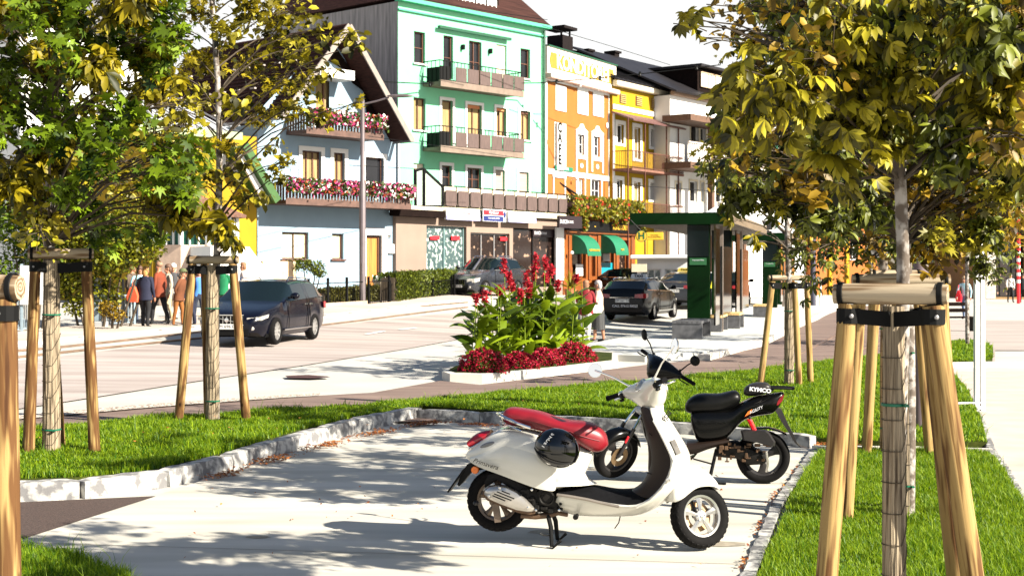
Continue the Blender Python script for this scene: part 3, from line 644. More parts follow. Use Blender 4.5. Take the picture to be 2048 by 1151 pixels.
p0 = X.uz(847, 412, -.22); p1 = X.uz(847, 340, -.22); MB().bar((p0[0], -.26, p0[1]), (p1[0], -.26, p1[1]), .09).build('post', m_iron, gs)
gs2 = MB(); Q = [X.uz(*p, 1.0) for p in [(1082, 395), (1082, 361), (1112, 361), (1155, 390)]]
for a, b in zip(Q, Q[1:]): gs2.bar((a[0], 1, a[1]), (b[0], 1, b[1]), .08, .08, up=(0, 1, 0))
p0 = X.uz(1112, 395, 1.0); gs2.bar((p0[0], 1, p0[1]), (p0[0], 1, Q[2][1]), .08); gs2.build('screen_frame', m_iron, e)
mb = MB(); a = X.uz(797, 417, -.5); b = X.uz(891, 430, -.5); mb.box((a[0], -.5, b[1]-.12), (b[0], 0, a[1]+.0)); mb.build('dark_canopy', m_dwood, e)

# ---------------------------------------------------------------- orange confectioner's
K = Fac('orange_house', 1088, 40.6, 29, 'orange and white rendered house with tall sign parapet and vertical lettering'); e = K.e
m_or = wallmat('orange_render', (.31, .11, .024), var=.07); uK = K.uz(1224, 500)[0]
zc = K.uz(1088, 158)[1]
kw = [K.rect(r) for r in [(1154, 269, 1167, 308), (1185, 272, 1198, 312), (1183, 360, 1200, 402), (1152, 358, 1166, 402)]]
mb = MB(); wall_holes(mb, 0, -1, uK, zc, kw, th=.15); body(mb, 0, uK, -1, zc, 9); mb.build('wall', m_or, e, fixn=False)
for i, h in enumerate(kw): window(e, h, m_wht, 2, 2, y=.07, fw=.05, glass=m_glass if i < 3 else m_blind)
def relief(name, rs, m, o=-.05):
    mb = MB()
    for r in rs: q = K.rect(r); mb.box((q[0], o, q[1]), (q[2], -.003, q[3]))
    return mb.build(name, m, e)
relief('white_border', [(1088, 140, 1093, 560)], m_wht, -.05); relief('white_border', [(1216, 140, 1224, 560)], m_wht, -.05)
za_, zb_ = K.uz(1150, 344)[1], K.uz(1150, 354)[1]; MB().box((0, -.06, zb_), (uK, -.003, za_)).build('string_course', m_wht, e)
ztop = K.uz(1090, 160)[1]; MB().box((0, -.07, ztop), (uK, -.003, zc+.05)).build('string_course', m_wht, e)
MB().box((-.05, -.45, zc+.05), (uK+.1, .1, zc+.30), .03).build('cornice', mat('rosy_trim', (.55, .40, .34), .7, var=.1), e)
for r in [(1110, 171, 1131, 222), (1154, 177, 1175, 229), (1185, 183, 1206, 233)]: relief('blind_window', [r], m_wht)
relief('window_niche', [(1108, 246, 1131, 346)], m_wht, -.04)
for (x0, x1, y0, y1) in ((1151, 1174, 262, 318), (1182, 1206, 266, 322)):
    q = K.rect((x0, y0, x1, y1)); gq = K.rect((x0+3, y0+7, x1-7, y1-8)); mb = MB()
    mb.box((q[0], -.05, q[1]), (gq[0], -.003, q[3])); mb.box((gq[2], -.05, q[1]), (q[2], -.003, q[3])); mb.box((gq[0], -.05, gq[3]), (gq[2], -.003, q[3])); mb.box((gq[0], -.05, q[1]), (gq[2], -.003, gq[1]))
    c = (q[0]+q[2])/2; h = .28; mb.prism([(q[0]-.05, q[3]), (q[2]+.05, q[3]), (c+.3, q[3]+h*.6), (c+.12, q[3]+h*1.3), (c-.12, q[3]+h*1.3), (c-.3, q[3]+h*.6)], -.06, -.003)
    qb = K.rect((x0, y1, x1, 345)); mb.box((qb[0], -.05, qb[1]), (qb[0]+.14, -.003, q[1])); mb.box((qb[2]-.14, -.05, qb[1]), (qb[2], -.003, q[1]))
    mb.ell(((qb[0]+qb[2])/2, -.03, (qb[1]+qb[3])/2), (.17, .03, .13)); mb.build('window_moulding', m_wht, e)
for (x0, x1) in ((1151, 1170), (1180, 1203), (1105, 1130)):
    q = K.rect((x0, 356, x1, 404)); mb = MB(); mb.box((q[0], -.05, q[1]), (q[0]+.1, -.003, q[3])); mb.box((q[2]-.1, -.05, q[1]), (q[2], -.003, q[3])); mb.box((q[0]-.05, -.07, q[3]), (q[2]+.05, -.003, q[3]+.16), .02); mb.build('window_moulding', m_wht, e)
for px_, py_ in ((1090, 233), (1213, 251)): u, z = K.uz(px_, py_); MB().ell((u, -.05, z), (.12, .04, .16)).build('rosette', m_wht, e)
for px_, py_ in ((1148, 174), (1184, 181), (1142, 360)):
    u, z = K.uz(px_, py_); mb = MB(); mb.tube([(u, 0, z), (u, -.3, z+.1)], .02); mb.ell((u, -.34, z+.05), (.08, .08, .08)); mb.build('wall_lamp', m_wht, e)
# vertical lettering board
q = K.rect((1113, 246, 1127, 340), -.12); sb = MB().box((q[0], -.16, q[1]), (q[2], -.10, q[3])).build('vertical_sign', mat('sign_grey', (.62, .6, .56), .6, var=.1), e)
for ch, py_ in zip('CAFE', (256, 276, 299, 320)):
    u, z = K.uz(1120, py_, -.17); text(ch, .66, m_iron, sb, (u, -.17, z), (R(90), 0, 0), bold=.022)
q = K.rect((1111, 333, 1146, 342), -.12); sb = MB().box((q[0], -.12, q[1]), (q[2], -.07, q[3])).build('name_board', mat('dark_green', (.0, .15, .08), .6, var=0), e)
text('GRELLINGER', .17, m_wb, sb, ((q[0]+q[2])/2, -.13, (q[1]+q[3])/2), (R(90), 0, 0))
# parapet sign
zp0, zp1 = zc+.30, K.uz(1088, 92)[1]; pr = MB().box((.0, -.2, zp0), (uK+.1, .1, zp1)).build('parapet', mat('cream_white', (.75, .70, .58), .8, var=.05), e)
MB().box((.0, -.28, zp1), (uK+.15, .18, zp1+.06)).build('coping', m_green, pr)
h = zp1-zp0; MB().prism([(.35, zp0+.22*h), (.18, zp0+.5*h), (.35, zp1-.2*h), (uK-.35, zp1-.2*h), (uK-.18, zp0+.5*h), (uK-.35, zp0+.22*h)], -.23, -.203).build('sign_panel', mat('yellow_panel', (.27, .17, .015), .7, var=.1), pr)
text('KONDITOREI', .98, m_wht, pr, (uK/2, -.24, (zp0+zp1)/2-.02), (R(90), 0, 0), sx=(uK-.9)/6.75, ext=.01, bold=.02)

# ---------------------------------------------------------------- cafe shopfront
C = Fac('cafe_front', 1127, X.scale_at(1127)+.05, 30, 'orange timber cafe front with two green awnings and black fascia', 'cafe'); e = C.e
m_ow = mat('orange_timber', (.20, .055, .008), .5, var=.25, scale=4, stretch=(1, 1, .3)); uC = C.uz(1270, 500)[0]
ch_ = [C.rect(r) for r in [(1145, 472, 1172, 556), (1203, 472, 1228, 556)]] + [C.rect(r) for r in [(1180, 478, 1191, 552), (1237, 480, 1258, 556)]]
zC = C.uz(1200, 464)[1]; mb = MB(); wall_holes(mb, 0, -1, uC, zC, ch_, th=.3); mb.quad((0, 0, -1), (0, 0, zC), (0, 2, zC), (0, 2, -1)); mb.quad((uC, 0, -1), (uC, 2, -1), (uC, 2, zC), (uC, 0, zC)); mb.build('timber_front', m_ow, e, fixn=False)
for i, h in enumerate(ch_): window(e, h, m_ow, 1, 1, y=.2, glass=dk, name='shop_window' if i < 2 else 'door')
for r in ((1136, 470, 1142, 585), (1176, 470, 1180, 560), (1194, 470, 1200, 585), (1231, 470, 1236, 585), (1261, 470, 1268, 585)):
    q = C.rect(r); MB().box((q[0], -.08, q[1]), (q[2], -.003, q[3]), .02).build('pilaster', m_ow, e)
q = C.rect((1127, 453, 1270, 466), -.3); fs = MB().box((0, -.3, zC), (uC+.1, .0, zC+.52)).build('fascia', m_iron, e)
m_gold = mat('gold_letters', (.75, .42, .04), .4, var=0)
for tx, px_ in (('CAFÉ', 1158), ('~', 1190), ('KONDITOREI', 1240)):
    u, z = C.uz(px_, 459, -.3); text(tx, .36, m_gold, fs, (u, -.31, zC+.26), (R(90), 0, 0), sx=.8)
MB().box((0, -.2, zC-.1), (uC+.05, -.003, zC-.0)).build('ledge', m_ow, e)
m_awn = mat('awning_green', (.002, .13, .06), .7, var=.08)
for r in ((1143, 470, 1199, 508), (1201, 470, 1254, 508)):
    q = C.rect((r[0]-2, r[1], r[0]+30, r[3]), -.0); u0, u1 = q[0], q[0]+1.5; z1, z0_ = q[3], q[3]-.92; mb = MB(); R0 = .95; rings = []
    prof = [(-R0*math.sin(t), z1-R0*(1-math.cos(t))) for t in [math.pi/2*i/8 for i in range(9)]]
    mb.add([(u0, p[0], p[1]) for p in prof] + [(u1, p[0], p[1]) for p in prof], [(i, i+1, i+10, i+9) for i in range(8)])
    for u in (u0, u1): mb.add([(u, p[0], p[1]) for p in prof] + [(u, 0, prof[-1][1])], [tuple(range(10))])
    mb.box((u0, -R0-.01, z0_-.13), (u1, -R0+.01, z0_)); aw = mb.build('awning', m_awn, e, smooth=True)
    text('CAFÉ KONDITOREI' if r[0] < 1180 else 'CAFÉ', .13, m_gold, aw, ((u0+u1)/2, -R0-.0, z0_+.15), (R(90), 0, 0), ext=.03)
q = C.rect((1203, 525, 1226, 553), .1); MB().box((q[0], .10, q[1]), (q[2], .13, q[3])).build('turquoise_panel', mat('turquoise', (.0, .22, .28), .5, var=0), e)
q = C.rect((1206, 507, 1220, 522), .05); MB().box((q[0], .05, q[1]), (q[2], .08, q[3])).build('menu_board', m_wht, e)
q = C.rect((1152, 528, 1166, 551), .05); MB().box((q[0], .05, q[1]), (q[2], .08, q[3])).build('menu_board', m_wht, e)
MB().ell((C.uz(1144, 505, -.3)[0], -.3, C.uz(1144, 505, -.3)[1]), (.09, .09, .09)).build('globe_lamp', m_wht, e)
# hanging plants over the fascia
tp = MB().box((0, -.5, zC+1.15), (uC, -.1, zC+1.4)).build('plant_trough', m_balw, e)
HG = [(leafmat('hanging_leaf', (.03, .04, .005), (.32, .29, .02), .35), .94), (mat('red_flower', (.7, .05, .02), .7, var=0), .06)]
flowers('hanging_plants', tp, 0, uC, -.7, -.1, zC+.75, zC+1.75, 3600, HG, 5, .05)
for k, u in enumerate(np.linspace(.1, uC-.15, 8)):
    flowers('hanging_plants', tp, u-.13, u+.2, -.66, -.45, zC+.75-.45*(k % 3 == 1)-.25*(k % 2), zC+1.2, 420, HG, 20+k, .05)

# ---------------------------------------------------------------- yellow house with iron balconies
D = Fac('yellow_house', 1225, 37.2, 33, 'narrow yellow house with rusty iron balconies and white window surrounds'); e = D.e
m_ylw = wallmat('yellow_render', (.34, .21, .010), var=.08); uD = D.uz(1337, 500)[0]; zD = D.uz(1226, 172)[1]
DW = [(1234, 249, 1247, 287), (1268, 255, 1280, 318), (1301, 259, 1309, 294), (1233, 360, 1244, 398), (1267, 364, 1280, 420), (1300, 366, 1308, 399)]
dh = [D.rect(r) for r in DW]; mb = MB(); wall_holes(mb, 0, -1, uD, zD, dh); body(mb, 0, uD, -1, zD, 8); mb.build('wall', m_ylw, e, fixn=False)
for h in dh: window(e, h, m_wht, 1, 1, glass=m_glass if h[3]-h[1] < 1.4 else m_curt, sur=m_wht, sw=.22)
for r in ((1239, 188, 1251, 207), (1271, 193, 1283, 212), (1303, 198, 1314, 217)):
    q = D.rect(r); mb = MB(); mb.box((q[0], -.03, q[1]), (q[2], -.003, q[3])); v_ = mb.build('vent_louvre', m_wood, e); mb = MB()
    for i in range(5): z = q[1]+(q[3]-q[1])*(i+.5)/5; mb.box((q[0]+.04, -.07, z-.02), (q[2]-.04, -.03, z+.02))
    mb.build('slat', mat('tan_slat', (.5, .36, .12), .7), v_)
MB().box((-.05, -.35, zD), (uD+.1, 0, zD+.35), .05).build('cornice', m_cream, e)
q = D.rect((1226, 219, 1334, 228)); MB().box((0, -.05, q[1]), (uD, -.003, q[3])).build('string_course', m_wht, e)
for u in (0, uD-.18): MB().box((u, -.05, -.5), (u+.18, -.002, zD-1.4)).build('white_border', m_wht, e)
m_seam = mat('seam_metal', (.02, .018, .02), .5, metal=.2, spec=.2, var=.25, scale=2)
mb = MB(); rroof(mb, ((-.1, -.4, zD+.36), (uD+.15, -.4, zD+.36)), ((-1.5, 4.5, zD+2.6), (uD-1, 4.5, zD+2.6)), .08); rf = mb.build('roof', m_seam, e)
mb = MB()
for i in range(14): t = i/13; mb.bar((-.1+t*(uD+.25), -.4, zD+.41), (-1.5+t*(uD+.5), 4.5, zD+2.65), .03, .06)
mb.build('seam', m_seam, rf)
mb = MB(); mb.box((-.2, 3.0, zD+1.6), (.9, 4, zD+3.0)); mb.box((-.35, 2.8, zD+3.35), (1.05, 4.2, zD+3.5))
for u in (-.1, .8): mb.box((u-.03, 3.1, zD+3.0), (u+.03, 3.2, zD+3.35))
mb.build('chimney', mat('dark_chimney', (.012, .009, .009), .9, spec=.1), rf)
m_rust = mat('rusty_iron', (.09, .028, .018), .7, var=.3, scale=5)
zb1 = D.uz(1230, 331, -1.2)[1]; uE = D.uz(1368, 335, -1.2)[0]; zb2 = zb1-2.75
bb = MB().box((0, -1.2, zb1-.12), (uE, -.0, zb1)).build('balcony', mat('rusty_slab', (.17, .075, .05), .8, var=.3), e); railing(bb, .02, uE, -1.17, zb1, zb1+.95, m_rust, step=.1, r=.009)
bb = MB().box((0, -1.2, zb2-.12), (uE, -.0, zb2)).build('balcony', MATS['rusty_slab'], e); railing(bb, .02, uE, -1.17, zb2, zb2+.95, m_rust, step=.1, r=.009)
zk = D.uz(1228, 222, -1.2)[1]; mb = MB(); rroof(mb, ((-.1, -1.35, zk-.25), (uE, -1.35, zk-.25)), ((-.1, 0, zk+.25), (uE, 0, zk+.25)), .08); mb.build('canopy', mat('copper_sheet', (.13, .06, .055), .6, var=.2, scale=3), e)
mb = MB()
for px_ in (1256, 1290, 1333, 1357): u = D.uz(px_, 300, -1.17)[0]; mb.box((u-.03, -1.2, 0), (u+.03, -1.14, zk-.2))
mb.build('balcony_post', m_rust, e)

# ---------------------------------------------------------------- white house with timber galleries
E_ = Fac('white_gallery_house', 1340, 35.6, 36, 'white house with timber galleries, lattice railing and dark dormered roof'); e = E_.e
uE = E_.uz(1500, 500)[0]; zE = E_.uz(1340, 190)[1]
EW = [(1351, 365, 1362, 412), (1381, 250, 1397, 287), (1400, 255, 1411, 286), (1430, 262, 1444, 290), (1379, 362, 1394, 404), (1430, 365, 1445, 404), (1401, 364, 1408, 404)]
eh = [E_.rect(r) for r in EW]; mb = MB(); wall_holes(mb, 0, -1, uE, zE, eh); body(mb, 0, uE, -1, zE, 8); mb.build('wall', m_wht, e, fixn=False)
for h in eh: window(e, h, m_wht, 1, 1, glass=m_glass, sur=m_cream, sw=.1)
MB().box((0, -.3, zE), (uE, .0, zE+.25), .04).build('cornice', mat('tan_trim', (.24, .16, .11), .7, var=.1), e)
mb = MB(); rroof(mb, ((-.3, -.6, zE+.2), (uE, -.6, zE+.2)), ((-2.6, 5, zE+2.9), (uE+1, 5, zE+2.9)), .1); rf = mb.build('roof', m_seam, e)
mb = MB(); mb.box((-2.6, 5, zE), (uE+1, 12, zE+2.7)); mb.build('rear_roof', m_seam, e)
q = E_.rect((1398, 143, 1450, 190), .2); dm = MB().box((q[0], .3, zE+.2), (q[2], 4, q[3])).build('dormer', m_dwood, rf)
q = E_.rect((1402, 148, 1446, 178), .2); window(dm, (q[0], max(q[1], zE+.3), q[2], q[3]), mat('tan_frame', (.45, .32, .2), .6), 3, 1, y=.18, glass=MATS['pale_glass'])
MB().box((q[0]-.5, -.1, q[3]+.25), (q[2]+.6, 4, q[3]+.4)).build('dormer_roof', m_seam, dm)
for (u, y, w2, h2) in ((-1.5, 4.5, .5, .1), (-.3, 5, .9, .15), (2.2, 5, .5, .5), (.9, 4.8, .4, .0), (4.0, 5.5, 1.2, .3)):
    mb = MB(); mb.box((u, y, zE+1.9), (u+w2, y+.6, zE+2.6+h2)); mb.box((u-.1, y-.1, zE+2.6+h2), (u+w2+.1, y+.7, zE+2.72+h2)); mb.build('chimney', MATS['dark_chimney'], rf)
m_post = mat('brown_post', (.10, .05, .028), .7, var=.2)
zf1 = E_.uz(1400, 326, -1.6)[1]; zf2 = E_.uz(1400, 232, -1.6)[1]
ue0 = E_.uz(1375, 300, -1.6)[0]
for px_ in (1424, 1461, 1488):
    u = E_.uz(px_, 300, -1.6)[0]; MB().box((u-.16, -1.7, 0), (u+.16, -1.4, zf2)).build('gallery_post', m_post, e)
    MB().box((u+.18, -1.68, 0), (u+.30, -1.5, zf2)).build('downpipe', m_wht, e)
for z in (zf1, zf2): gb = MB().box((ue0, -1.8, z-.35), (uE, -.0, z)).build('gallery', m_post, e)
mb = MB(); zr0 = zf1+.1; mb.box((ue0, -1.7, zr0), (uE, -1.64, zr0+.08)); mb.box((ue0, -1.7, zr0+.95), (uE, -1.64, zr0+1.03))
n = int((uE-ue0)/.25)
for i in range(n):
    a = ue0+(uE-ue0)*i/n; b = a+(uE-ue0)/n; mb.bar((a, -1.67, zr0), (b, -1.66, zr0+1), .03, .03); mb.bar((b, -1.66, zr0), (a, -1.65, zr0+1), .03, .03)
mb.build('lattice_railing', mat('pale_lattice', (.5, .42, .36), .7), e)
MB().box((ue0, -1.62, zr0), (uE, -1.60, zr0+1)).build('railing_board', m_wht, e)

# ---------------------------------------------------------------- background houses seen through the trees
def plain_house(name, px, sc, phi, px2, ytop, rows, m, label, wm=None, roofm=None, dep=8, shut=None, ground=None):
    f = Fac(name, px, sc, phi, label); u1 = f.uz(px2, 500)[0]; zt_ = f.uz(px, ytop)[1]; hh = []
    for y0, y1, xs_ in rows: hh += [f.rect((x, y0, x+w_, y1)) for x, w_ in xs_]
    mb = MB(); wall_holes(mb, 0, -1, u1, zt_, hh); body(mb, 0, u1, -1, zt_, dep); mb.build('wall', m, f.e, fixn=False)
    for h in hh:
        wn = window(f.e, h, wm or m_wht, 2, 2)
        if shut: [MB().box((a_, -.06, h[1]), (a_+.43, -.01, h[3])).build('shutter', shut, wn) for a_ in (h[0]-.45, h[2]+.02)]
    mb = MB(); rroof(mb, ((-.4, -.5, zt_-.05), (u1+.4, -.5, zt_-.05)), ((-.4, dep/2, zt_+2.6), (u1+.4, dep/2, zt_+2.6)), .15); rroof(mb, ((-.4, dep+.5, zt_-.05), (u1+.4, dep+.5, zt_-.05)), ((-.4, dep/2, zt_+2.6), (u1+.4, dep/2, zt_+2.6)), .15)
    mb.build('roof', roofm or m_tile, f.e); return f, u1, zt_
f, u1, zt_ = plain_house('white_house', 1482, 33, 40, 1632, 230, [(262, 300, [(1500, 12), (1535, 12), (1570, 12), (1605, 11)]), (340, 385, [(1500, 12), (1538, 12), (1572, 12), (1606, 11)]), (440, 480, [(1520, 30), (1590, 20)])], m_wht, 'white house with green shutters seen through the tree leaves', shut=m_green)
f, u1, zt_ = plain_house('orange_shop', 1632, 31, 50, 1760, 330, [(470, 520, [(1700, 16), (1730, 16)])], mat('bright_orange_render', (.32, .09, .010), .8, var=.05), 'bright orange building behind the thin dark lamp pole')
MB().box((1.2, -.15, 0), (1.5, -.003, 5)).box((3.0, -.15, 0), (3.3, -.003, 5)).build('pilaster', m_ylw, f.e)
f, u1, zt_ = plain_house('pale_yellow_house', 1770, 27, 70, 1965, 300, [(340, 380, [(1800, 18), (1850, 18), (1900, 18)]), (440, 480, [(1800, 18), (1850, 18), (1900, 18)])], mat('pale_yellow_render', (.36, .26, .09), .8), 'pale yellow house half hidden behind the right hand trees')
f = Fac('corner_shop', 1962, 30, 80, 'tan corner shop with a deep dark doorway at the right edge', 'shop'); u1 = f.uz(2330, 500)[0]
q = f.rect((1990, 462, 2060, 560)); q = (q[0], 0.1, q[2], q[3]); zt_ = f.uz(1965, 300)[1]
q2 = [f.rect((x, 340, x+22, 385)) for x in (1985, 2030, 2080)]
mb = MB(); wall_holes(mb, 0, -1, u1, zt_, [q]+q2, th=1.2); body(mb, 0, u1, -1, zt_, 8); mb.build('wall', mat('tan_render', (.22, .13, .05), .8, var=.08), f.e, fixn=False)
for h in q2: window(f.e, h, m_wht, 2, 2)
window(f.e, q, m_iron, 3, 1, y=.9, glass=dk, name='shopfront')
z = f.uz(2000, 432)[1]; MB().box((-.6, -2.2, z), (u1, -.003, z+.35)).build('canopy', mat('pale_canopy', (.6, .42, .3), .7), f.e)
MB().box((.2, -.3, .0), (.9, -.003, z-.0)).build('stone_pier', mat('stone_pier', (.4, .36, .3), .9, var=.2, scale=4), f.e)

# ---------------------------------------------------------------- yellow house at left, grey and white houses behind the trees
A = Fac('yellow_villa', 305, 58, 42, 'yellow villa with white gable edge, bay with conical tiled roof and outside stair', 'house'); e = A.e
m_ya = wallmat('warm_yellow', (.34, .21, .012), var=.08); uA = A.uz(513, 500)[0]; zA = A.uz(330, 258)[1]
ah = [A.rect(r) for r in [(318, 462, 342, 486), (451, 300, 470, 340)]]
mb = MB(); zt_ = A.uz(500, 330)[1]; wall_holes(mb, 0, -1, uA, zA, ah); body(mb, 0, uA, -1, zA, 8); mb.build('wall', m_ya, e, fixn=False)
for h in ah: window(e, h, m_wht, 2, 1, sur=m_wht, sw=.16)
# roof in pale seamed metal with a green edged barge on the right
mb = MB(); zz1 = A.uz(440, 165)[1]; rroof(mb, ((-1.2, -.7, zA-.1), (uA*.72, -.7, zA-.1)), ((.3, 3.4, zz1), (uA*.55, 3.4, zz1)), .12); rf = mb.build('roof', mat('pale_seam_metal', (.55, .56, .58), .4, metal=.3, var=.06), e)
mb = MB()
for i in range(9): t = i/8; mb.bar((-1.2+t*(uA*.72+1.2), -.7, zA+.02), (.3+t*(uA*.55-.3), 3.4, zz1+.1), .03, .05)
mb.build('seam', m_grey, rf)
mb = MB(); mb.box((-1.2, -.82, zA-.25), (uA*.72, -.7, zA+.02)); mb.build('gutter', mat('lime_metal', (.28, .32, .18), .6), rf)
a = A.uz(488, 290, -1.0); b = A.uz(553, 402, -1.0); mb = MB(); mb.bar((a[0], -1.0, a[1]), (b[0], -1.0, b[1]), .3, .22, up=(0, 1, 0)); rroof(mb, ((a[0], -1.0, a[1]), (a[0], 3, a[1])), ((b[0], -1.0, b[1]), (b[0], 3, b[1])), .15); mb.build('green_barge_roof', mat('barge_green', (.03, .09, .015), .6, var=.1), e)
mb = MB(); a2 = A.uz(478, 300, -.8); b2 = A.uz(535, 405, -.8); mb.bar((a2[0], -.8, a2[1]), (b2[0], -.8, b2[1]), .35, .1, up=(0, 1, 0)); mb.build('white_barge', m_wht, e)
# bay
bu, bz = A.uz(420, 460, -1.2); zb0 = A.uz(420, 490, -1.2)[1]; zb1 = A.uz(420, 434, -1.2)[1]; zb2 = A.uz(420, 385, -1.2)[1]
mb = MB(); Rb = 1.45; oct_ = [(bu+Rb*math.cos(t), -.3+Rb*math.sin(t)) for t in [math.pi*2*k/10 for k in range(10)]]
mb.loft([[(x, y, -.5) for x, y in oct_], [(x, y, zb0) for x, y in oct_]]); by = mb.build('bay', mat('rosy_render', (.62, .45, .34), .85), e)
mb = MB()
for x, y in oct_: mb.box((x-.06, y-.06, zb0), (x+.06, y+.06, zb1))
for k in range(10):
    x0_, y0_ = oct_[k]; x1_, y1_ = oct_[(k+1) % 10]
    for t in (.33, .66): x_, y_ = x0_+(x1_-x0_)*t, y0_+(y1_-y0_)*t; mb.box((x_-.025, y_-.025, zb0), (x_+.025, y_+.025, zb0+.9))
mb.build('window_frame', m_wht, by)
MB().loft([[(bu+(x-bu)*.93, -.3+(y+.3)*.93, zb0) for x, y in oct_], [(bu+(x-bu)*.93, -.3+(y+.3)*.93, zb1) for x, y in oct_]]).build('pane', mat('teal_glass', (.02, .08, .06), .1, var=.3), by)
MB().loft([[(bu+(x-bu)*1.22, -.3+(y+.3)*1.22, zb1) for x, y in oct_], [(bu+(x-bu)*1.24, -.3+(y+.3)*1.24, zb1+.1) for x, y in oct_], [(bu+(x-bu)*.05, -.3+(y+.3)*.05, zb2) for x, y in oct_]]).build('conical_roof', mat('rosy_tiles', (.16, .08, .055), .8, var=.4, scale=8, bump=.5), by)
# stair with white flank
a = A.uz(418, 492, -2.4); b = A.uz(545, 560, -2.4); mb = MB(); mb.prism([(a[0], -.6), (a[0], a[1]), (a[0]+1.6, a[1]), (b[0], b[1]), (b[0], -.6)], -2.5, -1.2); mb.build('stair', m_wht, e)
a = A.uz(515, 522, -.6); b = A.uz(572, 560, -.6); MB().box((a[0], -.9, -.5), (b[0]+.2, -.4, a[1])).build('garden_wall', mat('peach_render', (.6, .42, .25), .85), e)
f, u1, zt_ = plain_house('white_villa', 40, 44, 30, 330, 25, [(60, 100, [(110, 26), (200, 26)]), (180, 230, [(60, 30), (180, 30)]), (300, 350, [(60, 30), (180, 30)])], m_wht, 'white house with grey roof behind the left hand tree', roofm=m_grey)
# ================================================================ trees, stakes, shrubs, flower bed
m_bark = mat('young_bark', (.11, .085, .065), .9, col2=(.34, .31, .28), scale=14, sharp=(.45, .6), bump=.5, detail=8)
m_twig = mat('twig_bark', (.05, .035, .02), .8, var=.3)
def woodgrain(name, c1, c2, scale=1.0, z=.10):
    m = bpy.data.materials.new(name); m.use_nodes = True; t = m.node_tree; b = t.nodes['Principled BSDF']; b.inputs['Roughness'].default_value = .85; b.inputs['Specular IOR Level'].default_value = .25
    tc = t.nodes.new('ShaderNodeTexCoord'); mp = t.nodes.new('ShaderNodeMapping'); mp.inputs['Scale'].default_value = (1, 1, z)
    wv = t.nodes.new('ShaderNodeTexWave'); wv.wave_type = 'RINGS'; wv.rings_direction = 'Z'; wv.inputs['Scale'].default_value = 16*scale; wv.inputs['Distortion'].default_value = 6; wv.inputs['Detail'].default_value = 2; wv.inputs['Detail Scale'].default_value = 1.1
    rp = t.nodes.new('ShaderNodeValToRGB'); rp.color_ramp.elements[0].color = (*c1, 1); rp.color_ramp.elements[1].color = (*c2, 1); rp.color_ramp.elements[0].position = .1; rp.color_ramp.elements[1].position = .75
    t.links.new(tc.outputs['Object'], mp.inputs[0]); t.links.new(mp.outputs[0], wv.inputs[0]); t.links.new(wv.outputs[0], rp.inputs[0])
    n = t.nodes.new('ShaderNodeTexNoise'); n.inputs['Scale'].default_value = 3; n.inputs['Detail'].default_value = 5; mp2 = t.nodes.new('ShaderNodeMapping'); mp2.inputs['Scale'].default_value = (12, 12, .5); t.links.new(tc.outputs['Object'], mp2.inputs[0]); t.links.new(mp2.outputs[0], n.inputs[0])
    r2 = t.nodes.new('ShaderNodeValToRGB'); r2.color_ramp.elements[0].position = .36; r2.color_ramp.elements[1].position = .44; r2.color_ramp.elements[0].color = (.35, .25, .18, 1)
    mx = t.nodes.new('ShaderNodeMixRGB'); mx.blend_type = 'MULTIPLY'; mx.inputs[0].default_value = .8
    t.links.new(n.outputs[0], r2.inputs[0]); t.links.new(rp.outputs[0], mx.inputs[1]); t.links.new(r2.outputs[0], mx.inputs[2]); t.links.new(mx.outputs[0], b.inputs[0])
    vo = t.nodes.new('ShaderNodeTexVoronoi'); vo.inputs['Scale'].default_value = 3.2; mp3 = t.nodes.new('ShaderNodeMapping'); mp3.inputs['Scale'].default_value = (2.2, 2.2, 1.1); t.links.new(tc.outputs['Object'], mp3.inputs[0]); t.links.new(mp3.outputs[0], vo.inputs[0])
    r3 = t.nodes.new('ShaderNodeValToRGB'); r3.color_ramp.elements[0].position = .07; r3.color_ramp.elements[1].position = .13; r3.color_ramp.elements[0].color = (.12, .06, .035, 1); t.links.new(vo.outputs['Distance'], r3.inputs[0])
    m4 = t.nodes.new('ShaderNodeMixRGB'); m4.blend_type = 'MULTIPLY'; m4.inputs[0].default_value = .9; t.links.new(mx.outputs[0], m4.inputs[1]); t.links.new(r3.outputs[0], m4.inputs[2]); t.links.new(m4.outputs[0], b.inputs[0])
    bp = t.nodes.new('ShaderNodeBump'); bp.inputs['Strength'].default_value = .5; bp.inputs['Distance'].default_value = .01; t.links.new(n.outputs[0], bp.inputs['Height']); t.links.new(bp.outputs[0], b.inputs['Normal'])
    return m
m_stake = woodgrain('stake_pine', (.10, .045, .014), (.33, .215, .08))
m_bar = woodgrain('weathered_pine', (.15, .095, .05), (.36, .29, .20))
m_reed = mat('reed_wrap', (.06, .038, .02), .9, col2=(.34, .27, .18), scale=14, stretch=(6, 6, .22), detail=6, bump=.8, sharp=(.35, .6))
m_strap = mat('rubber_strap', (.004, .004, .004), .7, var=.2, spec=.15); m_ptie = mat('green_tie', (.0, .12, .06), .5, var=0)
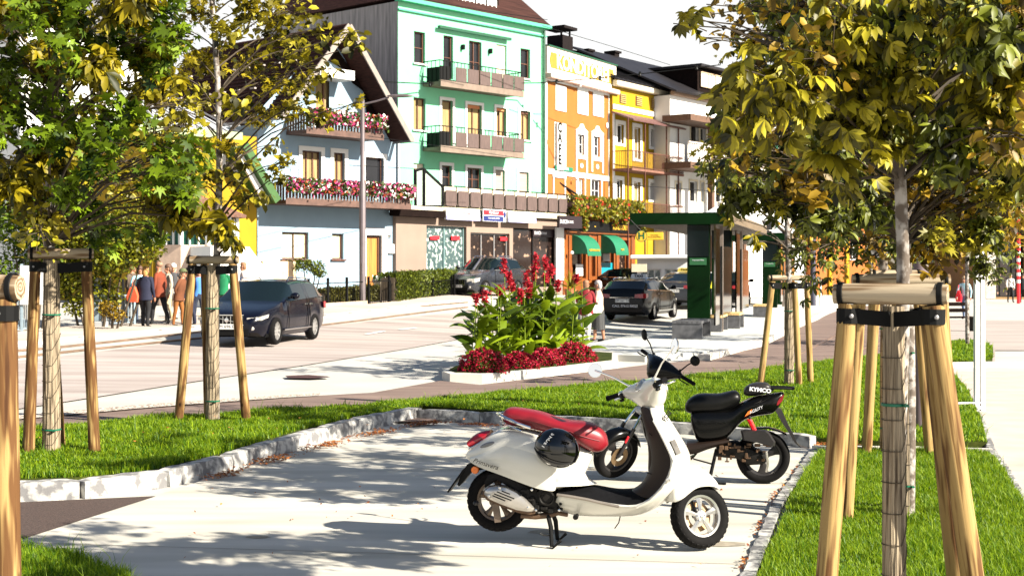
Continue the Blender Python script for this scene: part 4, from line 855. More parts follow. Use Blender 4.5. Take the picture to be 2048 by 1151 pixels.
# --- leaf shapes: list of (verts, tris) in unit size, hanging from the origin
def leaflet(a, l, w_, droop, fold=.25):
    c, s = math.cos(a), math.sin(a); out = []
    def pt(t, o, z): return (c*t*l - s*o*w_, s*t*l + c*o*w_, -droop*t*t*l + z)
    v = [pt(0, 0, 0), pt(.45, .5, fold*w_*.5), pt(.75, .55, fold*w_*.5), pt(1, 0, 0), pt(.75, -.55, fold*w_*.5), pt(.45, -.5, fold*w_*.5), pt(.6, 0, 0)]
    return v, [(0, 6, 1), (1, 6, 2), (2, 6, 3), (3, 6, 4), (4, 6, 5), (5, 6, 0)]
def shape_palm(k=5):
    V = []; T = []
    for i in range(k):
        a = (i-(k-1)/2)*(1.9/(k-1))*1.55; l = 1.0-.28*abs(i-(k-1)/2)/((k-1)/2); v, f = leaflet(a, l, .34*l, .6, .45)
        T += [tuple(len(V)+q for q in t) for t in f]; V += v
    return np.array(V), np.array(T)
def shape_maple():
    ang = [-2.5, -1.5, -1.15, -.75, -.4, 0, .4, .75, 1.15, 1.5, 2.5]; rad = [.35, .75, .42, .95, .45, 1.1, .45, .95, .42, .75, .35]
    V = [(0.1, 0, 0)] + [(r*math.cos(a)*.8+.1, r*math.sin(a)*.8, -.25*r*r+.06*(i % 2)) for i, (a, r) in enumerate(zip(ang, rad))]
    return np.array(V), np.array([(0, i, i+1) for i in range(1, 11)])
def shape_simple():
    V = [(0, 0, 0), (.35, .32, .06), (.8, .28, 0), (1.1, 0, -.18), (.8, -.28, 0), (.35, -.32, .06), (.55, 0, -.04)]
    return np.array(V), np.array([(0, 6, 1), (1, 6, 2), (2, 6, 3), (3, 6, 4), (4, 6, 5), (5, 6, 0)])
SH = {'palm': shape_palm(5), 'palm7': shape_palm(7), 'maple': shape_maple(), 'simple': shape_simple()}
def leaves(name, C_, size, shape, m, rs, par=None, droop=.5):
    """one crown: leaves at the points C_ (n,3)"""
    rng = np.random.default_rng(rs); n = len(C_); v0, t0 = SH[shape]; k = len(v0)
    az = rng.uniform(0, 6.283, n); el = -droop + rng.normal(0, .5, n); ro = rng.normal(0, .65, n); s = size*rng.uniform(.45, 1.3, n)
    ca, sa, ce, se, cr, sr = np.cos(az), np.sin(az), np.cos(el), np.sin(el), np.cos(ro), np.sin(ro)
    X_ = np.stack([ca*ce, sa*ce, se], 1); Y_ = np.stack([-sa*cr - ca*se*sr, ca*cr - sa*se*sr, ce*sr], 1); Z_ = np.cross(X_, Y_)
    V = C_[:, None] + s[:, None, None]*(v0[None, :, :1]*X_[:, None] + v0[None, :, 1:2]*Y_[:, None] + v0[None, :, 2:]*Z_[:, None])
    T = (t0[None] + (np.arange(n)*k)[:, None, None]).reshape(-1, 3)
    return fastmesh(name, V.reshape(-1, 3), T, m, par)
def tree(name, px, py, s, blobs, label, lsize, mats_, group=None, shape='palm', dens=1.0, r0=.05, topz=None, seed=1, dz=0.0, nomin=0, bend=0, clear=None, twigs=14, cat='tree'):
    """blobs: (px, py, radius px, depth offset m, leaves) clusters of foliage round limb ends, in the plane of the trunk"""
    p = P(px, s); z0 = g(p.x, p.y)+dz; base = Vector((p.x, p.y, z0)); rng = random.Random(seed); nr = np.random.default_rng(seed)
    root = empty(name, base, 0, label, cat, group)
    zt = max(ZP(b[1], s) for b in blobs) - z0 if topz is None else topz
    mb = MB(); n = 9; pts = []
    for i in range(n+1):
        t = i/n; pts.append(Vector((math.sin(t*5+seed)*.03*t*3+bend*t, math.cos(t*4+seed)*.05*t, zt*t)))
    mb.tube(pts, [r0*(1-.5*i/n)+.002 for i in range(n+1)], 10); mb.build('trunk', m_bark, root, smooth=True, fixn=False)
    tw = MB(); pal = {i: [] for i in range(len(mats_))}
    for b in blobs:
        bx, by, br, bd, bn = b[:5]; mi = b[5] if len(b) > 5 else 0
        sb = FPX/(p.y+bd); c = Vector(((bx-1024)/sb, p.y+bd, ZP(by, sb))) - base; rad = br/sb
        # limb from the trunk up to the cluster
        zr = max(.35*zt if clear is None else clear, min(zt*.95, c.z - .55*Vector((c.x, c.y)).length)); st = pts[min(n, int(zr/zt*n))].copy(); st.z = zr
        mid = st.lerp(c, .5) + Vector((rng.uniform(-.1, .1), rng.uniform(-.1, .1), .12*(c-st).length))
        rr = max(.008, r0*.35*(1-zr/zt*.5)); tw.tube([st, st.lerp(mid, .5)+Vector((0, 0, .02)), mid, mid.lerp(c, .5)+Vector((0, 0, .04)), c], [rr, rr*.85, rr*.7, rr*.5, rr*.3], 5)
        k = max(3, int(bn*dens)); nt_ = max(2, min(twigs, k//6)); ends = []
        for _ in range(nt_):
            d = Vector((rng.gauss(0, 1), rng.gauss(0, 1), rng.gauss(0, .8))).normalized()*rad*rng.uniform(.5, 1.0); st2 = mid.lerp(c, rng.uniform(.3, 1)); e_ = c+d
            tw.tube([st2, st2.lerp(e_, .5)+Vector((0, 0, .1*rad)), e_], [rr*.35, rr*.28, .003], 4); ends.append((st2, e_))
        for j in range(k):
            if j % 3: 
                a_, b_ = ends[rng.randrange(len(ends))]; q = a_.lerp(b_, rng.uniform(.35, 1.08)) + Vector((rng.gauss(0, 1), rng.gauss(0, 1), rng.gauss(0, 1)-.4))*min(.16, rad*.3)*max(lsize*5, .7)
            else:
                d = nr.normal(size=3); d /= np.linalg.norm(d); q = c + Vector(d)*rad*(rng.random()**.45)
            pal[mi].append(tuple(q))
    tw.build('branches', m_twig, root, smooth=True, fixn=False)
    cr = None
    for mi, L in pal.items():
        if not L: continue
        sh, lm, ls = mats_[mi]; o = leaves('crown', np.array(L), ls*lsize, sh, lm, seed+mi, root, droop=.35)
    return root
m_ly = leafmat('yellow_green_leaf', (.012, .02, .002), (.42, .33, .010), .4)  # near-black ramp starts in these leaf colours paint in the crowns' deep shade
m_lg = leafmat('green_leaf', (.004, .022, .002), (.19, .28, .008), .3)
m_lo = leafmat('olive_leaf', (.004, .007, .001), (.40, .34, .015), .22)
m_lb = leafmat('brownish_leaf', (.006, .004, .001), (.42, .26, .015), .28)
m_ld = leafmat('dark_leaf', (.001, .004, .001), (.15, .17, .008), .08)
rb = random.Random(11)
def fill(poly_fn, n, r, dr, leaves_n, mi=None, d=1.0):
    out = []
    for x, y in poly_fn: out.append((x+rb.uniform(-12, 12), y+rb.uniform(-12, 12), r*rb.uniform(.8, 1.25), rb.uniform(-dr, dr), int(leaves_n*rb.uniform(.7, 1.3)), mi if mi is not None else rb.choice((0, 0, 1))))
    return out
def stakes(px, py, s, top_z, rx, ry, feet, tops, label, barfr=True, dia=.06, wrap=True, wd=.085, bars=None, dz=0.0, name='tree_stake_frame', wrap_top=None, strap_h=.1, extra=None):
    """feet/tops: local (x, y) of each leg; bars: pairs of top indices joined by a half round bar"""
    p = P(px, s); z0 = g(p.x, p.y)+dz; root = empty(name, (p.x, p.y, z0), 0, label, 'tree stakes', 'timber stake frames round the young trees')
    rng = random.Random(int(px))
    for (fx, fy), (tx, ty) in zip(feet, tops):
        mb = MB(); n = 8; a = Vector((fx, fy, -.1)); b = Vector((tx, ty, top_z-.04)); L = (b-a).length
        rg = []
        for i in range(n+1):
            rr = dia*(1.06-.1*i/n+rng.uniform(-.03, .03)); rg.append([(rr*math.cos(t), rr*math.sin(t), L*i/n) for t in [2*math.pi*k/14 for k in range(14)]])
        mb.loft(rg); lg = mb.build('leg', m_stake, root, smooth=True, loc=a); d = (b-a).normalized(); lg.rotation_euler = d.to_track_quat('Z', 'Y').to_euler(); lg.rotation_euler.rotate_axis('Z', rng.uniform(0, 6))
    for i, j in bars:
        a = Vector((*tops[i], top_z)); b = Vector((*tops[j], top_z)); d = (b-a).normalized(); a -= d*dia*1.3; b += d*dia*1.3; L = (b-a).length; mb = MB()
        rg = []
        for q in range(7):
            rr = dia*(.98+rng.uniform(-.02, .03)) * (.93 if q in (0, 6) else 1); h = L*q/6; rg.append([(rr*math.cos(t), rr*math.sin(t), h) for t in [2*math.pi*k/14 for k in range(14)]])
        mb.loft(rg); br = mb.build('crossbar', m_bar, root, smooth=True, loc=a+Vector((0, 0, rng.uniform(0, .02)))); br.rotation_euler = d.to_track_quat('Z', 'Y').to_euler()
        for h in (.035, L-.035):
            lp_ = MB().lathe([(dia*1.03, h-.014), (dia*1.10, h-.010), (dia*1.10, h+.010), (dia*1.03, h+.014)], n=20).build('strap_loop', m_strap, br, smooth=True)
        MB().lathe([(.012, L*.46-.016), (.016, L*.46), (.012, L*.46+.016)], (0, 0, 0)).build('knot', m_twig, br).location = (dia*.72, -dia*.60, 0)
    zs = top_z-dia*1.1
    for i, t in enumerate(tops):
        c = Vector((t[0]*.93, t[1]*.93)); mb = MB(); mb.tube([(t[0], t[1], zs-strap_h), (t[0], t[1], zs)], dia*1.12, 12); n_ = tops[(i+1) % len(tops)]
        for s_ in (-1, 1):
            o = Vector((-t[1], t[0])).normalized()*dia*.9*s_ if Vector(t).length > .01 else Vector((dia, 0)); mb.loft([[(t[0]+o.x, t[1]+o.y, zs-strap_h), (t[0]+o.x+.003, t[1]+o.y+.003, zs-strap_h), (t[0]+o.x+.003, t[1]+o.y+.003, zs), (t[0]+o.x, t[1]+o.y, zs)], [(o.x*.8, o.y*.8, zs-strap_h-.02), (o.x*.8+.003, o.y*.8+.003, zs-strap_h-.02), (o.x*.8+.003, o.y*.8+.003, zs-.02), (o.x*.8, o.y*.8, zs-.02)]])
        st = mb.build('strap', m_strap, root)
        MB().ell((t[0], t[1]-dia*1.16, zs-strap_h/2), (.012, .008, .012), 8, 5).build('nail_head', m_grey, st)
    if wrap:
        wz = (wrap_top or top_z-.05); mb = MB(); n = 40; rg = []
        for i in range(18):
            z = -.05+(wz+.05)*i/17; rr = wd*(1.05-.12*i/17); rg.append([(rr*(1+.035*((k*7919+i//3) % 3-1))*math.cos(2*math.pi*k/n), rr*(1+.035*((k*7919+i//3) % 3-1))*math.sin(2*math.pi*k/n), z) for k in range(n)])
        mb.loft(rg); wr = mb.build('reed_wrap', m_reed, root)
        mb = MB(); nn_ = int((wz-.2)/.15)*16; mb.tube([(wd*1.10*math.cos(k*.3927), wd*1.10*math.sin(k*.3927), .1+(wz-.2)*(k//16+max(0, k % 16-13)/3)/(nn_/16)) for k in range(nn_)], .0025, 4); mb.build('wire', m_twig, wr)
        for z in (.25, wz*.72):
            mb = MB(); mb.lathe([(wd*1.06, z-.008), (wd*1.13, z-.006), (wd*1.13, z+.006), (wd*1.06, z+.008)], n=20); mb.box((wd*.5, -wd*1.1-.03, z-.006), (wd*.9, -wd*.9, z+.006)); mb.build('green_tie', m_ptie, wr)
    return root
# ---------------------------------------------------------------- left tree one
bl = []
for y in range(-60, 480, 52):
    for x in range(-110, 400, 62):
        if y > 400 and (x > 250 or x < 40) : continue
        if x > 350-(.25*abs(y-60) if y < 60 else 0) and y < 180: continue
        if 95 < x < 160 and y > 380: continue
        bl.append((x+rb.uniform(-18, 18), y+rb.uniform(-18, 18), rb.uniform(42, 60), rb.uniform(-1.3, 1.3), 42, rb.choice((0, 1, 1, 2))))
bl += [(370, 330, 45, -.5, 26, 0), (390, 420, 45, -.4, 26, 0), (345, 395, 40, -.2, 24, 0), (300, 90, 40, -.3, 24, 0), (240, 30, 45, 0, 30, 0), (450, 455, 22, -.6, 8, 0), (100, 440, 26, -.3, 12, 0), (310, 455, 35, .3, 18, 1)]
T1M = [('palm', m_ly, 1.1), ('maple', m_lg, .85), ('simple', m_lo, .55)]
tree('chestnut_tree', 105, 910, 195, bl, 'leafy young tree with green and yellow leaves, left of the waiting people', .15, T1M, 'young street trees', dz=.1, r0=.065, seed=3, clear=2.1, dens=1.9)
stakes(103, 910, 195, 2.03, 0, 0, [(-.20, -.12), (.43, .05), (-.02, .35)], [(-.13, -.1), (.34, .05), (-.13, .3)], 'stake frame with crossbar round the leftmost full tree', bars=[(0, 1)], dz=.08, dia=.058, wd=.085)
# ---------------------------------------------------------------- left tree two
bl = []
for x, y, r, n in [(350, 60, 45, 30), (400, 20, 45, 34), (450, 60, 45, 36), (500, 20, 45, 34), (550, 70, 45, 32), (430, 120, 40, 28), (380, 110, 35, 22), (500, 130, 42, 30), (560, 30, 40, 26), (600, 100, 38, 26), (640, 60, 30, 15), (650, 140, 28, 14), (690, 75, 26, 11), (720, 90, 16, 6), (560, 160, 40, 30), (470, 200, 38, 24), (400, 190, 34, 18), (345, 150, 28, 12), (340, 220, 26, 12), (370, 290, 25, 9), (520, 230, 36, 24), (580, 220, 32, 20), (620, 200, 26, 13), (640, 240, 24, 11), (660, 215, 18, 7), (610, 160, 28, 14), (720, 205, 14, 5), (550, 290, 24, 9), (565, 325, 26, 13), (560, 355, 15, 5), (450, 290, 34, 20), (420, 340, 30, 15), (470, 350, 30, 14), (500, 330, 22, 8), (390, 370, 26, 10), (360, 240, 26, 10), (310, 270, 18, 5), (520, 390, 22, 8), (480, 400, 24, 9), (430, 400, 24, 12), (520, -20, 50, 34), (420, -30, 50, 34), (600, 20, 40, 20)]:
    bl.append((x, y, r, rb.uniform(-.9, .9), int(n*3.3), rb.choice((0, 1, 1))))
bl += [(430, 445, 34, -.15, 15, 2), (455, 470, 22, -.2, 7, 2), (395, 435, 22, -.2, 7, 2), (475, 490, 8, -.2, 2, 2)]
tree('lime_tree', 430, 850, 160, bl, 'slim young tree with sparse yellow leaves in front of the pale blue house', .115, [('maple', m_ly, .85), ('simple', m_lo, .95), ('palm', m_ly, 1.6)], 'young street trees', dz=.1, r0=.055, seed=5, clear=2.0, twigs=9)
stakes(425, 850, 160, 2.0, 0, 0, [(-.42, -.05), (.45, -.1), (-.10, .25)], [(-.24, -.05), (.27, -.08), (-.14, .2)], 'stake frame with pale crossbar in front of the dark estate car', bars=[(0, 1)], dz=.08, dia=.055, wd=.082)
# ---------------------------------------------------------------- tree three by the shelter
bl = [(x, y, r, rb.uniform(-.9, .9), int(n*1.9), rb.choice((0, 1))) for x, y, r, n in [(1440, 335, 20, 8), (1460, 310, 26, 10), (1480, 360, 26, 12), (1500, 290, 30, 16), (1520, 340, 28, 14), (1560, 310, 34, 22), (1600, 340, 36, 24), (1640, 380, 36, 26), (1560, 380, 30, 14), (1620, 430, 30, 18), (1650, 450, 26, 14), (1530, 250, 34, 20), (1590, 240, 40, 28), (1640, 280, 42, 30), (1450, 395, 18, 6), (1480, 400, 20, 7), (1425, 370, 15, 5), (1600, 180, 44, 30), (1540, 180, 40, 26), (1600, 100, 44, 30), (1550, 110, 40, 24), (1640, 150, 40, 26), (1600, 465, 18, 7), (1530, 200, 40, 22), (1500, 240, 34, 18), (1580, 30, 50, 32), (1650, 40, 50, 32)]]
bl += [(1505, 470, 14, -.5, 5, 2), (1515, 490, 12, -.5, 4, 2), (1455, 440, 14, -.3, 3, 2)]
tree('lime_tree', 1577, 770, 122, bl, 'slim young tree beside the green bus shelter', .13, [('maple', m_lo, .95), ('simple', m_lb, 1.0), ('palm', m_ly, 1.5)], 'young street trees', dz=.08, r0=.055, seed=8, clear=2.2, twigs=8)
stakes(1578, 765, 122, 1.74, 0, 0, [(-.50, -.1), (.12, -.25), (.38, .1)], [(-.28, -.05), (.05, -.2), (.30, .05)], 'stake frame between the black scooter and the bus shelter', bars=[(0, 2)], dz=.06, dia=.05, wd=.075)
# ---------------------------------------------------------------- near right trees
bl = []
RM = [('palm7', m_lo, 1.05), ('palm', m_ld, .9), ('simple', m_lb, .6)]
for y in range(-90, 260, 85):
    for x in range(1560, 2240, 110):
        bl.append((x+rb.uniform(-40, 40), y+rb.uniform(-35, 35), rb.uniform(85, 125), rb.uniform(-.7, .9), 32 if y < 0 else 96, rb.choice((0, 1, 2, 1, 0))))
bl += [(1385, 40, 22, .2, 5, 0), (1405, 75, 22, .2, 5, 2), (1360, 50, 14, .2, 3, 0), (1470, 60, 45, .3, 14, 2), (1450, 10, 45, .3, 12, 2), (1445, 220, 40, .4, 12, 1), (1480, 260, 45, .4, 12, 0), (1690, 380, 50, .3, 8, 0), (2030, 120, 60, -.3, 16, 0), (2035, 260, 50, -.3, 12, 0), (1600, 210, 70, 0, 18, 1), (1520, 170, 60, .2, 14, 1)]
tree('chestnut_tree', 1790, 1500, 400, bl, 'nearest tree with big dark chestnut leaves over the right half', .098, RM, 'young street trees', dz=.05, r0=.041, seed=12, clear=2.35, twigs=8)
stakes(1788, 1500, 400, 1.80, 0, 0, [(-.40, -.10), (.43, -.12), (.47, .36)], [(-.235, -.03), (.135, -.20), (.21, .12)], 'nearest stake frame with thick cracked crossbar at right', bars=[(0, 1)], dz=.03, dia=.054, wd=.056, strap_h=.075)
LOW = [(x+rb.uniform(-25, 25), y+rb.uniform(-20, 20), rb.uniform(34, 48), rb.uniform(-.8, .8), 74, rb.choice((0, 1, 2))) for y, xs_ in ((330, range(1460, 1770, 52)), (390, range(1480, 1740, 52)), (440, range(1640, 1740, 50)), (330, range(1860, 2060, 52)), (390, range(1860, 2060, 52)), (445, range(1870, 1990, 48)), (490, (1885, 1915)), (290, range(1460, 2060, 60))) for x in xs_]
def mid_tree(px, py, s, label, seed, x0, x1, y0, y1, st, lsz, n, nm='chestnut_tree', rr=.05, jit=30, gap=58, cl=2.1, sp=(0, 1, 2, 2)):
    bl = []
    for y in range(y0, y1, gap):
        for x in range(x0, x1, int(gap*1.15)):
            ww = 1-abs((x-(x0+x1)/2)/((x1-x0)/2))**3*.6
            if y > y1-90 and abs(x-(x0+x1)/2) > (x1-x0)*.36: continue
            bl.append((x+rb.uniform(-jit, jit), y+rb.uniform(-jit, jit), gap*rb.uniform(.8, 1.15), rb.uniform(-1.2, 1.2), int(n*ww), rb.choice(sp)))
    if seed == 14: bl += LOW
    return tree(nm, px, py, s, bl, label, lsz, [('maple', m_lo, .95), ('palm', m_ld, 1.1), ('simple', m_lb, 1.05)], 'young street trees', dz=.06, r0=rr, seed=seed, clear=cl, twigs=8)
mid_tree(1816, 1035, 256, 'second tree at right, thin grey trunk just behind the nearest one', 14, 1480, 2180, -80, 470, 0, .085, 95, gap=70)
stakes(1812, 1035, 256, 1.84, 0, 0, [(-.48, -.03), (.38, -.05), (.1, .45)], [(-.36, -.02), (.26, -.05), (0, .25)], 'second stake frame at right, behind the nearest frame', bars=[(0, 1)], dz=.03, dia=.05, wd=.05)
mid_tree(1772, 895, 190, 'third tree at right, hidden trunk behind the first two', 15, 1500, 2120, -60, 520, 0, .08, 100, gap=62)
stakes(1772, 900, 190, 1.85, 0, 0, [(-.22, -.03), (.45, -.05), (-.1, .4)], [(-.1, -.02), (.30, -.05), (-.05, .3)], 'third stake frame at right, farthest of the close trio', bars=[(0, 1)], dz=.05, dia=.05, wd=.06)
mid_tree(1745, 720, 95, 'golden leaved tree farther along the right hand avenue', 16, 1640, 1890, 180, 520, 0, .15, 40, gap=42, cl=2.3, sp=(0, 2, 2))
mid_tree(1935, 700, 80, 'golden brown tree above the bench at right', 17, 1820, 2110, 150, 520, 0, .16, 44, gap=42, cl=2.4, sp=(0, 2, 2))
# near stake at the very left edge
LS = stakes(16, 1500, 440, 1.84, 0, 0, [(.02, -.05), (-.55, 0), (-.32, .5)], [(-.0, -.06), (-.5, 0), (-.28, .3)], 'thick stake frame cut off by the left edge of the photo', bars=[(0, 1)], dz=.03, dia=.062, wd=.06, strap_h=.07, wrap=False)
tree('chestnut_tree', -70, 1500, 440, [(-250, -150, 160, 0, 30), (-150, -300, 160, .3, 30), (-60, -420, 160, 0, 30)], 'tree outside the left edge held by the cut off stake frame', .17, T1M, 'young street trees', dz=.03, r0=.05, seed=21, clear=2.6)

# ---------------------------------------------------------------- shrubs, hedges
def shrub(name, px, py, s, blobs, label, lsize, lm, cat='shrub', dens=1, seed=1, stems=3, shape='simple', group=None):
    p = P(px, s); z0 = g(p.x, p.y); base = Vector((p.x, p.y, z0)); root = empty(name, base, 0, label, cat, group); nr = np.random.default_rng(seed); L = []; tw = MB(); rng = random.Random(seed)
    for bx, by, rx, ry, bd, bn in blobs:
        c = Vector(((bx-1024)/s, p.y+bd, ZP(by, s)))-base; n = int(bn*dens); d = nr.normal(size=(n, 3)); d /= np.linalg.norm(d, axis=1)[:, None]
        L.append(np.array(c)[None] + d*np.array([rx/s, max(rx, ry)/s*.8, ry/s])*(nr.random((n, 1))**.35))
        st = Vector((c.x*.5, c.y*.5, 0)); tw.tube([st, st.lerp(c, .6)+Vector((.05, 0, 0)), c], [.04, .025, .01], 6)
    tw.build('branches', m_twig, root, smooth=True, fixn=False); leaves('foliage', np.concatenate(L), lsize, shape, lm, seed, root, droop=.2); return root
m_hedge = leafmat('hedge_leaf', (.006, .02, .002), (.16, .19, .010), .25)
shrub('apple_tree', 70, 640, 74, [(20, 440, 60, 60, 0, 1800), (70, 500, 60, 60, .5, 1800), (110, 430, 60, 60, -.4, 1800), (-40, 400, 60, 60, 0, 900), (0, 540, 45, 40, 0, 600)], 'dark fruit tree behind the wire fence, left of the blue grey posts', .11, m_lg, 'tree', seed=4)
shrub('apple_tree', 190, 640, 73, [(170, 470, 55, 60, 0, 2200), (120, 540, 50, 60, .2, 1500), (230, 500, 60, 60, -.3, 2300), (290, 480, 45, 50, 0, 900), (250, 430, 60, 50, .3, 1100), (170, 560, 50, 45, 0, 800), (210, 590, 40, 35, 0, 500), (320, 430, 30, 30, .4, 400), (150, 610, 25, 22, 0, 250)], 'bushy tree with yellow green leaves over the light metal fence', .11, leafmat('sunny_leaf', (.004, .012, .001), (.28, .28, .012), .25), 'tree', seed=6)
shrub('apple_tree', -230, 640, 66, [(-230, 450, 80, 70, 0, 1500), (-310, 500, 70, 60, .5, 1200), (-160, 500, 70, 60, -.4, 1200)], 'green tree beyond the left edge of the photo', .12, m_lg, 'tree', seed=44)
shrub('garden_shrub', 232, 625, 74, [(228, 615, 22, 18, -.5, 380), (245, 628, 18, 12, -.5, 220)], 'low dry shrub in front of the light metal fence', .07, m_lb, seed=7)
shrub('box_shrub', 610, 560, 54, [(585, 530, 18, 14, 0, 420), (605, 528, 20, 14, .2, 450), (630, 534, 22, 15, 0, 480), (580, 546, 14, 10, 0, 250), (640, 545, 14, 10, 0, 250)], 'clipped round shrub under the left ground floor window', .08, m_hedge, seed=9)
def hedge(px0, py0, px1, py1, h, w_, label, s0, s1, lm, seed, extra=0):
    a = P(px0, s0); b = P(px1, s1); a.z = g(a.x, a.y); b.z = g(b.x, b.y); d = b-a; L_ = d.length; an = math.atan2(d.y, d.x); root = empty('hedge', a, an, label, 'hedge'); nr = np.random.default_rng(seed)
    n = int(L_*1500); x = nr.uniform(0, L_, n); y = nr.uniform(-w_, w_, n); z = nr.uniform(.05, h, n)*(1+.05*np.sin(x*4)); side = nr.random(n); y = np.where(side < .45, -w_+nr.normal(0, .04, n), y); z = np.where((side > .45) & (side < .85), h*(1+.04*np.sin(x*3))+nr.normal(0, .04, n), z)
    z += x*(b.z-a.z)/L_
    MB().loft([[(0, -w_+.1, 0), (0, w_-.1, 0), (0, w_-.1, h-.1), (0, -w_+.1, h-.1)], [(L_, -w_+.1, b.z-a.z), (L_, w_-.1, b.z-a.z), (L_, w_-.1, b.z-a.z+h-.1), (L_, -w_+.1, b.z-a.z+h-.1)]]).build('branches', m_twig, root)
    leaves('foliage', np.stack([x, y, z], 1), .085, 'simple', lm, seed, root, droop=.3); return root
hedge(775, 590, 903, 585, 1.02, .35, 'clipped hedge behind the mesh fence in front of the shops', 54, 46.5, m_hedge, 31)
hedge(640, 600, 755, 596, .55, .25, 'low hedge behind the black garden railings', 57.5, 53.5, leafmat('dim_hedge', (.03, .03, .006), (.13, .12, .02), .2), 32)
shrub('potted_shrub', 765, 590, 55, [(757, 552, 8, 8, 0, 120)], 'pale flowering shrub beside the timber front door', .07, FL[0][0], seed=12)

# ---------------------------------------------------------------- canna flower bed on the traffic island
ic = hits([(884, 757), (900, 748), (960, 735), (1180, 712), (1235, 716), (1236, 733), (1100, 750), (965, 764), (900, 763)])
bx0 = sum(p[0] for p in ic)/len(ic); by0 = sum(p[1] for p in ic)/len(ic)
bed = sheet('bed_kerb', ic, -.02, m_kerbc, h=.16); bed.name = 'flower_bed_kerb'; tag(bed, 'pale kerbstone surround of the red flower bed on the island', 'kerb'); del bed['kind']
soil = [(bx0+(x-bx0)*.93, by0+(y-by0)*.9) for x, y in ic]; so = sheet('bed_soil', soil, .13, m_soil, kind='structure', h=.02)
m_rf = leafmat('red_petal', (.14, .003, .012), (.62, .02, .06), .25); m_rfg = leafmat('bed_green', (.01, .04, .003), (.1, .16, .01), .2)
def redbank(px, py, s, rx, ry, h, label, seed):
    p = P(px, s); z0 = g(p.x, p.y)+.12; root = empty('red_flowers', (p.x, p.y, z0), 0, label, 'flowers', 'red bedding plants round the cannas'); nr = np.random.default_rng(seed); n = 2400
    d = nr.normal(size=(n, 3)); d /= np.linalg.norm(d, axis=1)[:, None]; d[:, 2] = np.abs(d[:, 2]); bumpy = 1+.12*np.sin(d[:, :1]*9+seed)*np.cos(d[:, 1:2]*8)
    C_ = d*np.array([rx, ry, h])*bumpy; leaves('blossom', C_, .042, 'simple', m_rf, seed, root, droop=-.2); leaves('foliage', C_[:1300]*.93, .05, 'simple', m_rfg, seed+1, root)
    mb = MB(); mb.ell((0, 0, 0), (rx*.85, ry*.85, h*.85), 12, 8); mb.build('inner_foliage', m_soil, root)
for i, (px, py, s, rx, ry, h) in enumerate([(966, 744, 111.5, .44, .35, .40), (1038, 742, 108, .36, .30, .30), (1092, 735, 105, .34, .30, .32), (1148, 722, 101, .42, .38, .38)]):
    redbank(px, py, s, rx, ry, h, ['rounded bank of red flowers at the left end of the bed', 'red flowers below the middle of the cannas, left half', 'red flowers below the middle of the cannas, right half', 'bank of red flowers at the right end of the bed'][i], 40+i)
m_canna = leafmat('canna_leaf', (.006, .03, .002), (.24, .33, .010), .35, rough=.35, spec=.5); m_canr = leafmat('canna_flower', (.30, .004, .02), (.62, .04, .05), .25)
def canna_leaf(mb, p0, az, el, L, W, rng, curl):
    pts = []; d = Vector((math.cos(az)*math.cos(el), math.sin(az)*math.cos(el), math.sin(el))); side = Vector((-math.sin(az), math.cos(az), 0)); p = Vector(p0); n = 7; rows = []
    roll = rng.uniform(-.7, .7)
    for i in range(n+1):
        t = i/n; wv = W*math.sin(math.pi*min(1, t**.75*1.0))*.5 if 0 < t < 1 else .004; up = side.cross(d).normalized(); sd_ = side*math.cos(roll)+up*math.sin(roll); u2 = sd_.cross(d)
        rows.append([p-sd_*wv+u2*wv*.35, p, p+sd_*wv+u2*wv*.35]); p = p+d*L/n; el2 = -curl/n; ax = side; d = (Matrix.Rotation(-el2, 3, ax) @ d).normalized()
    mb.loft(rows, cap=False, closed=False)
rng = random.Random(77); cp = P(1045, 106); cz = g(cp.x, cp.y)+.12
flist = [(1008, 530, 40), (1018, 558, 46), (970, 595, 50), (1025, 570, 30), (1052, 560, 60), (1040, 590, 40), (1072, 520, 40), (1090, 525, 32), (1068, 545, 34), (1102, 540, 30), (1115, 570, 28), (952, 595, 22), (1152, 555, 24), (1092, 556, 22), (1060, 575, 46), (1000, 578, 26)]
CR = []
flist.sort()
ORD = 'first second third fourth fifth sixth seventh eighth ninth tenth eleventh twelfth thirteenth fourteenth fifteenth sixteenth'.split()
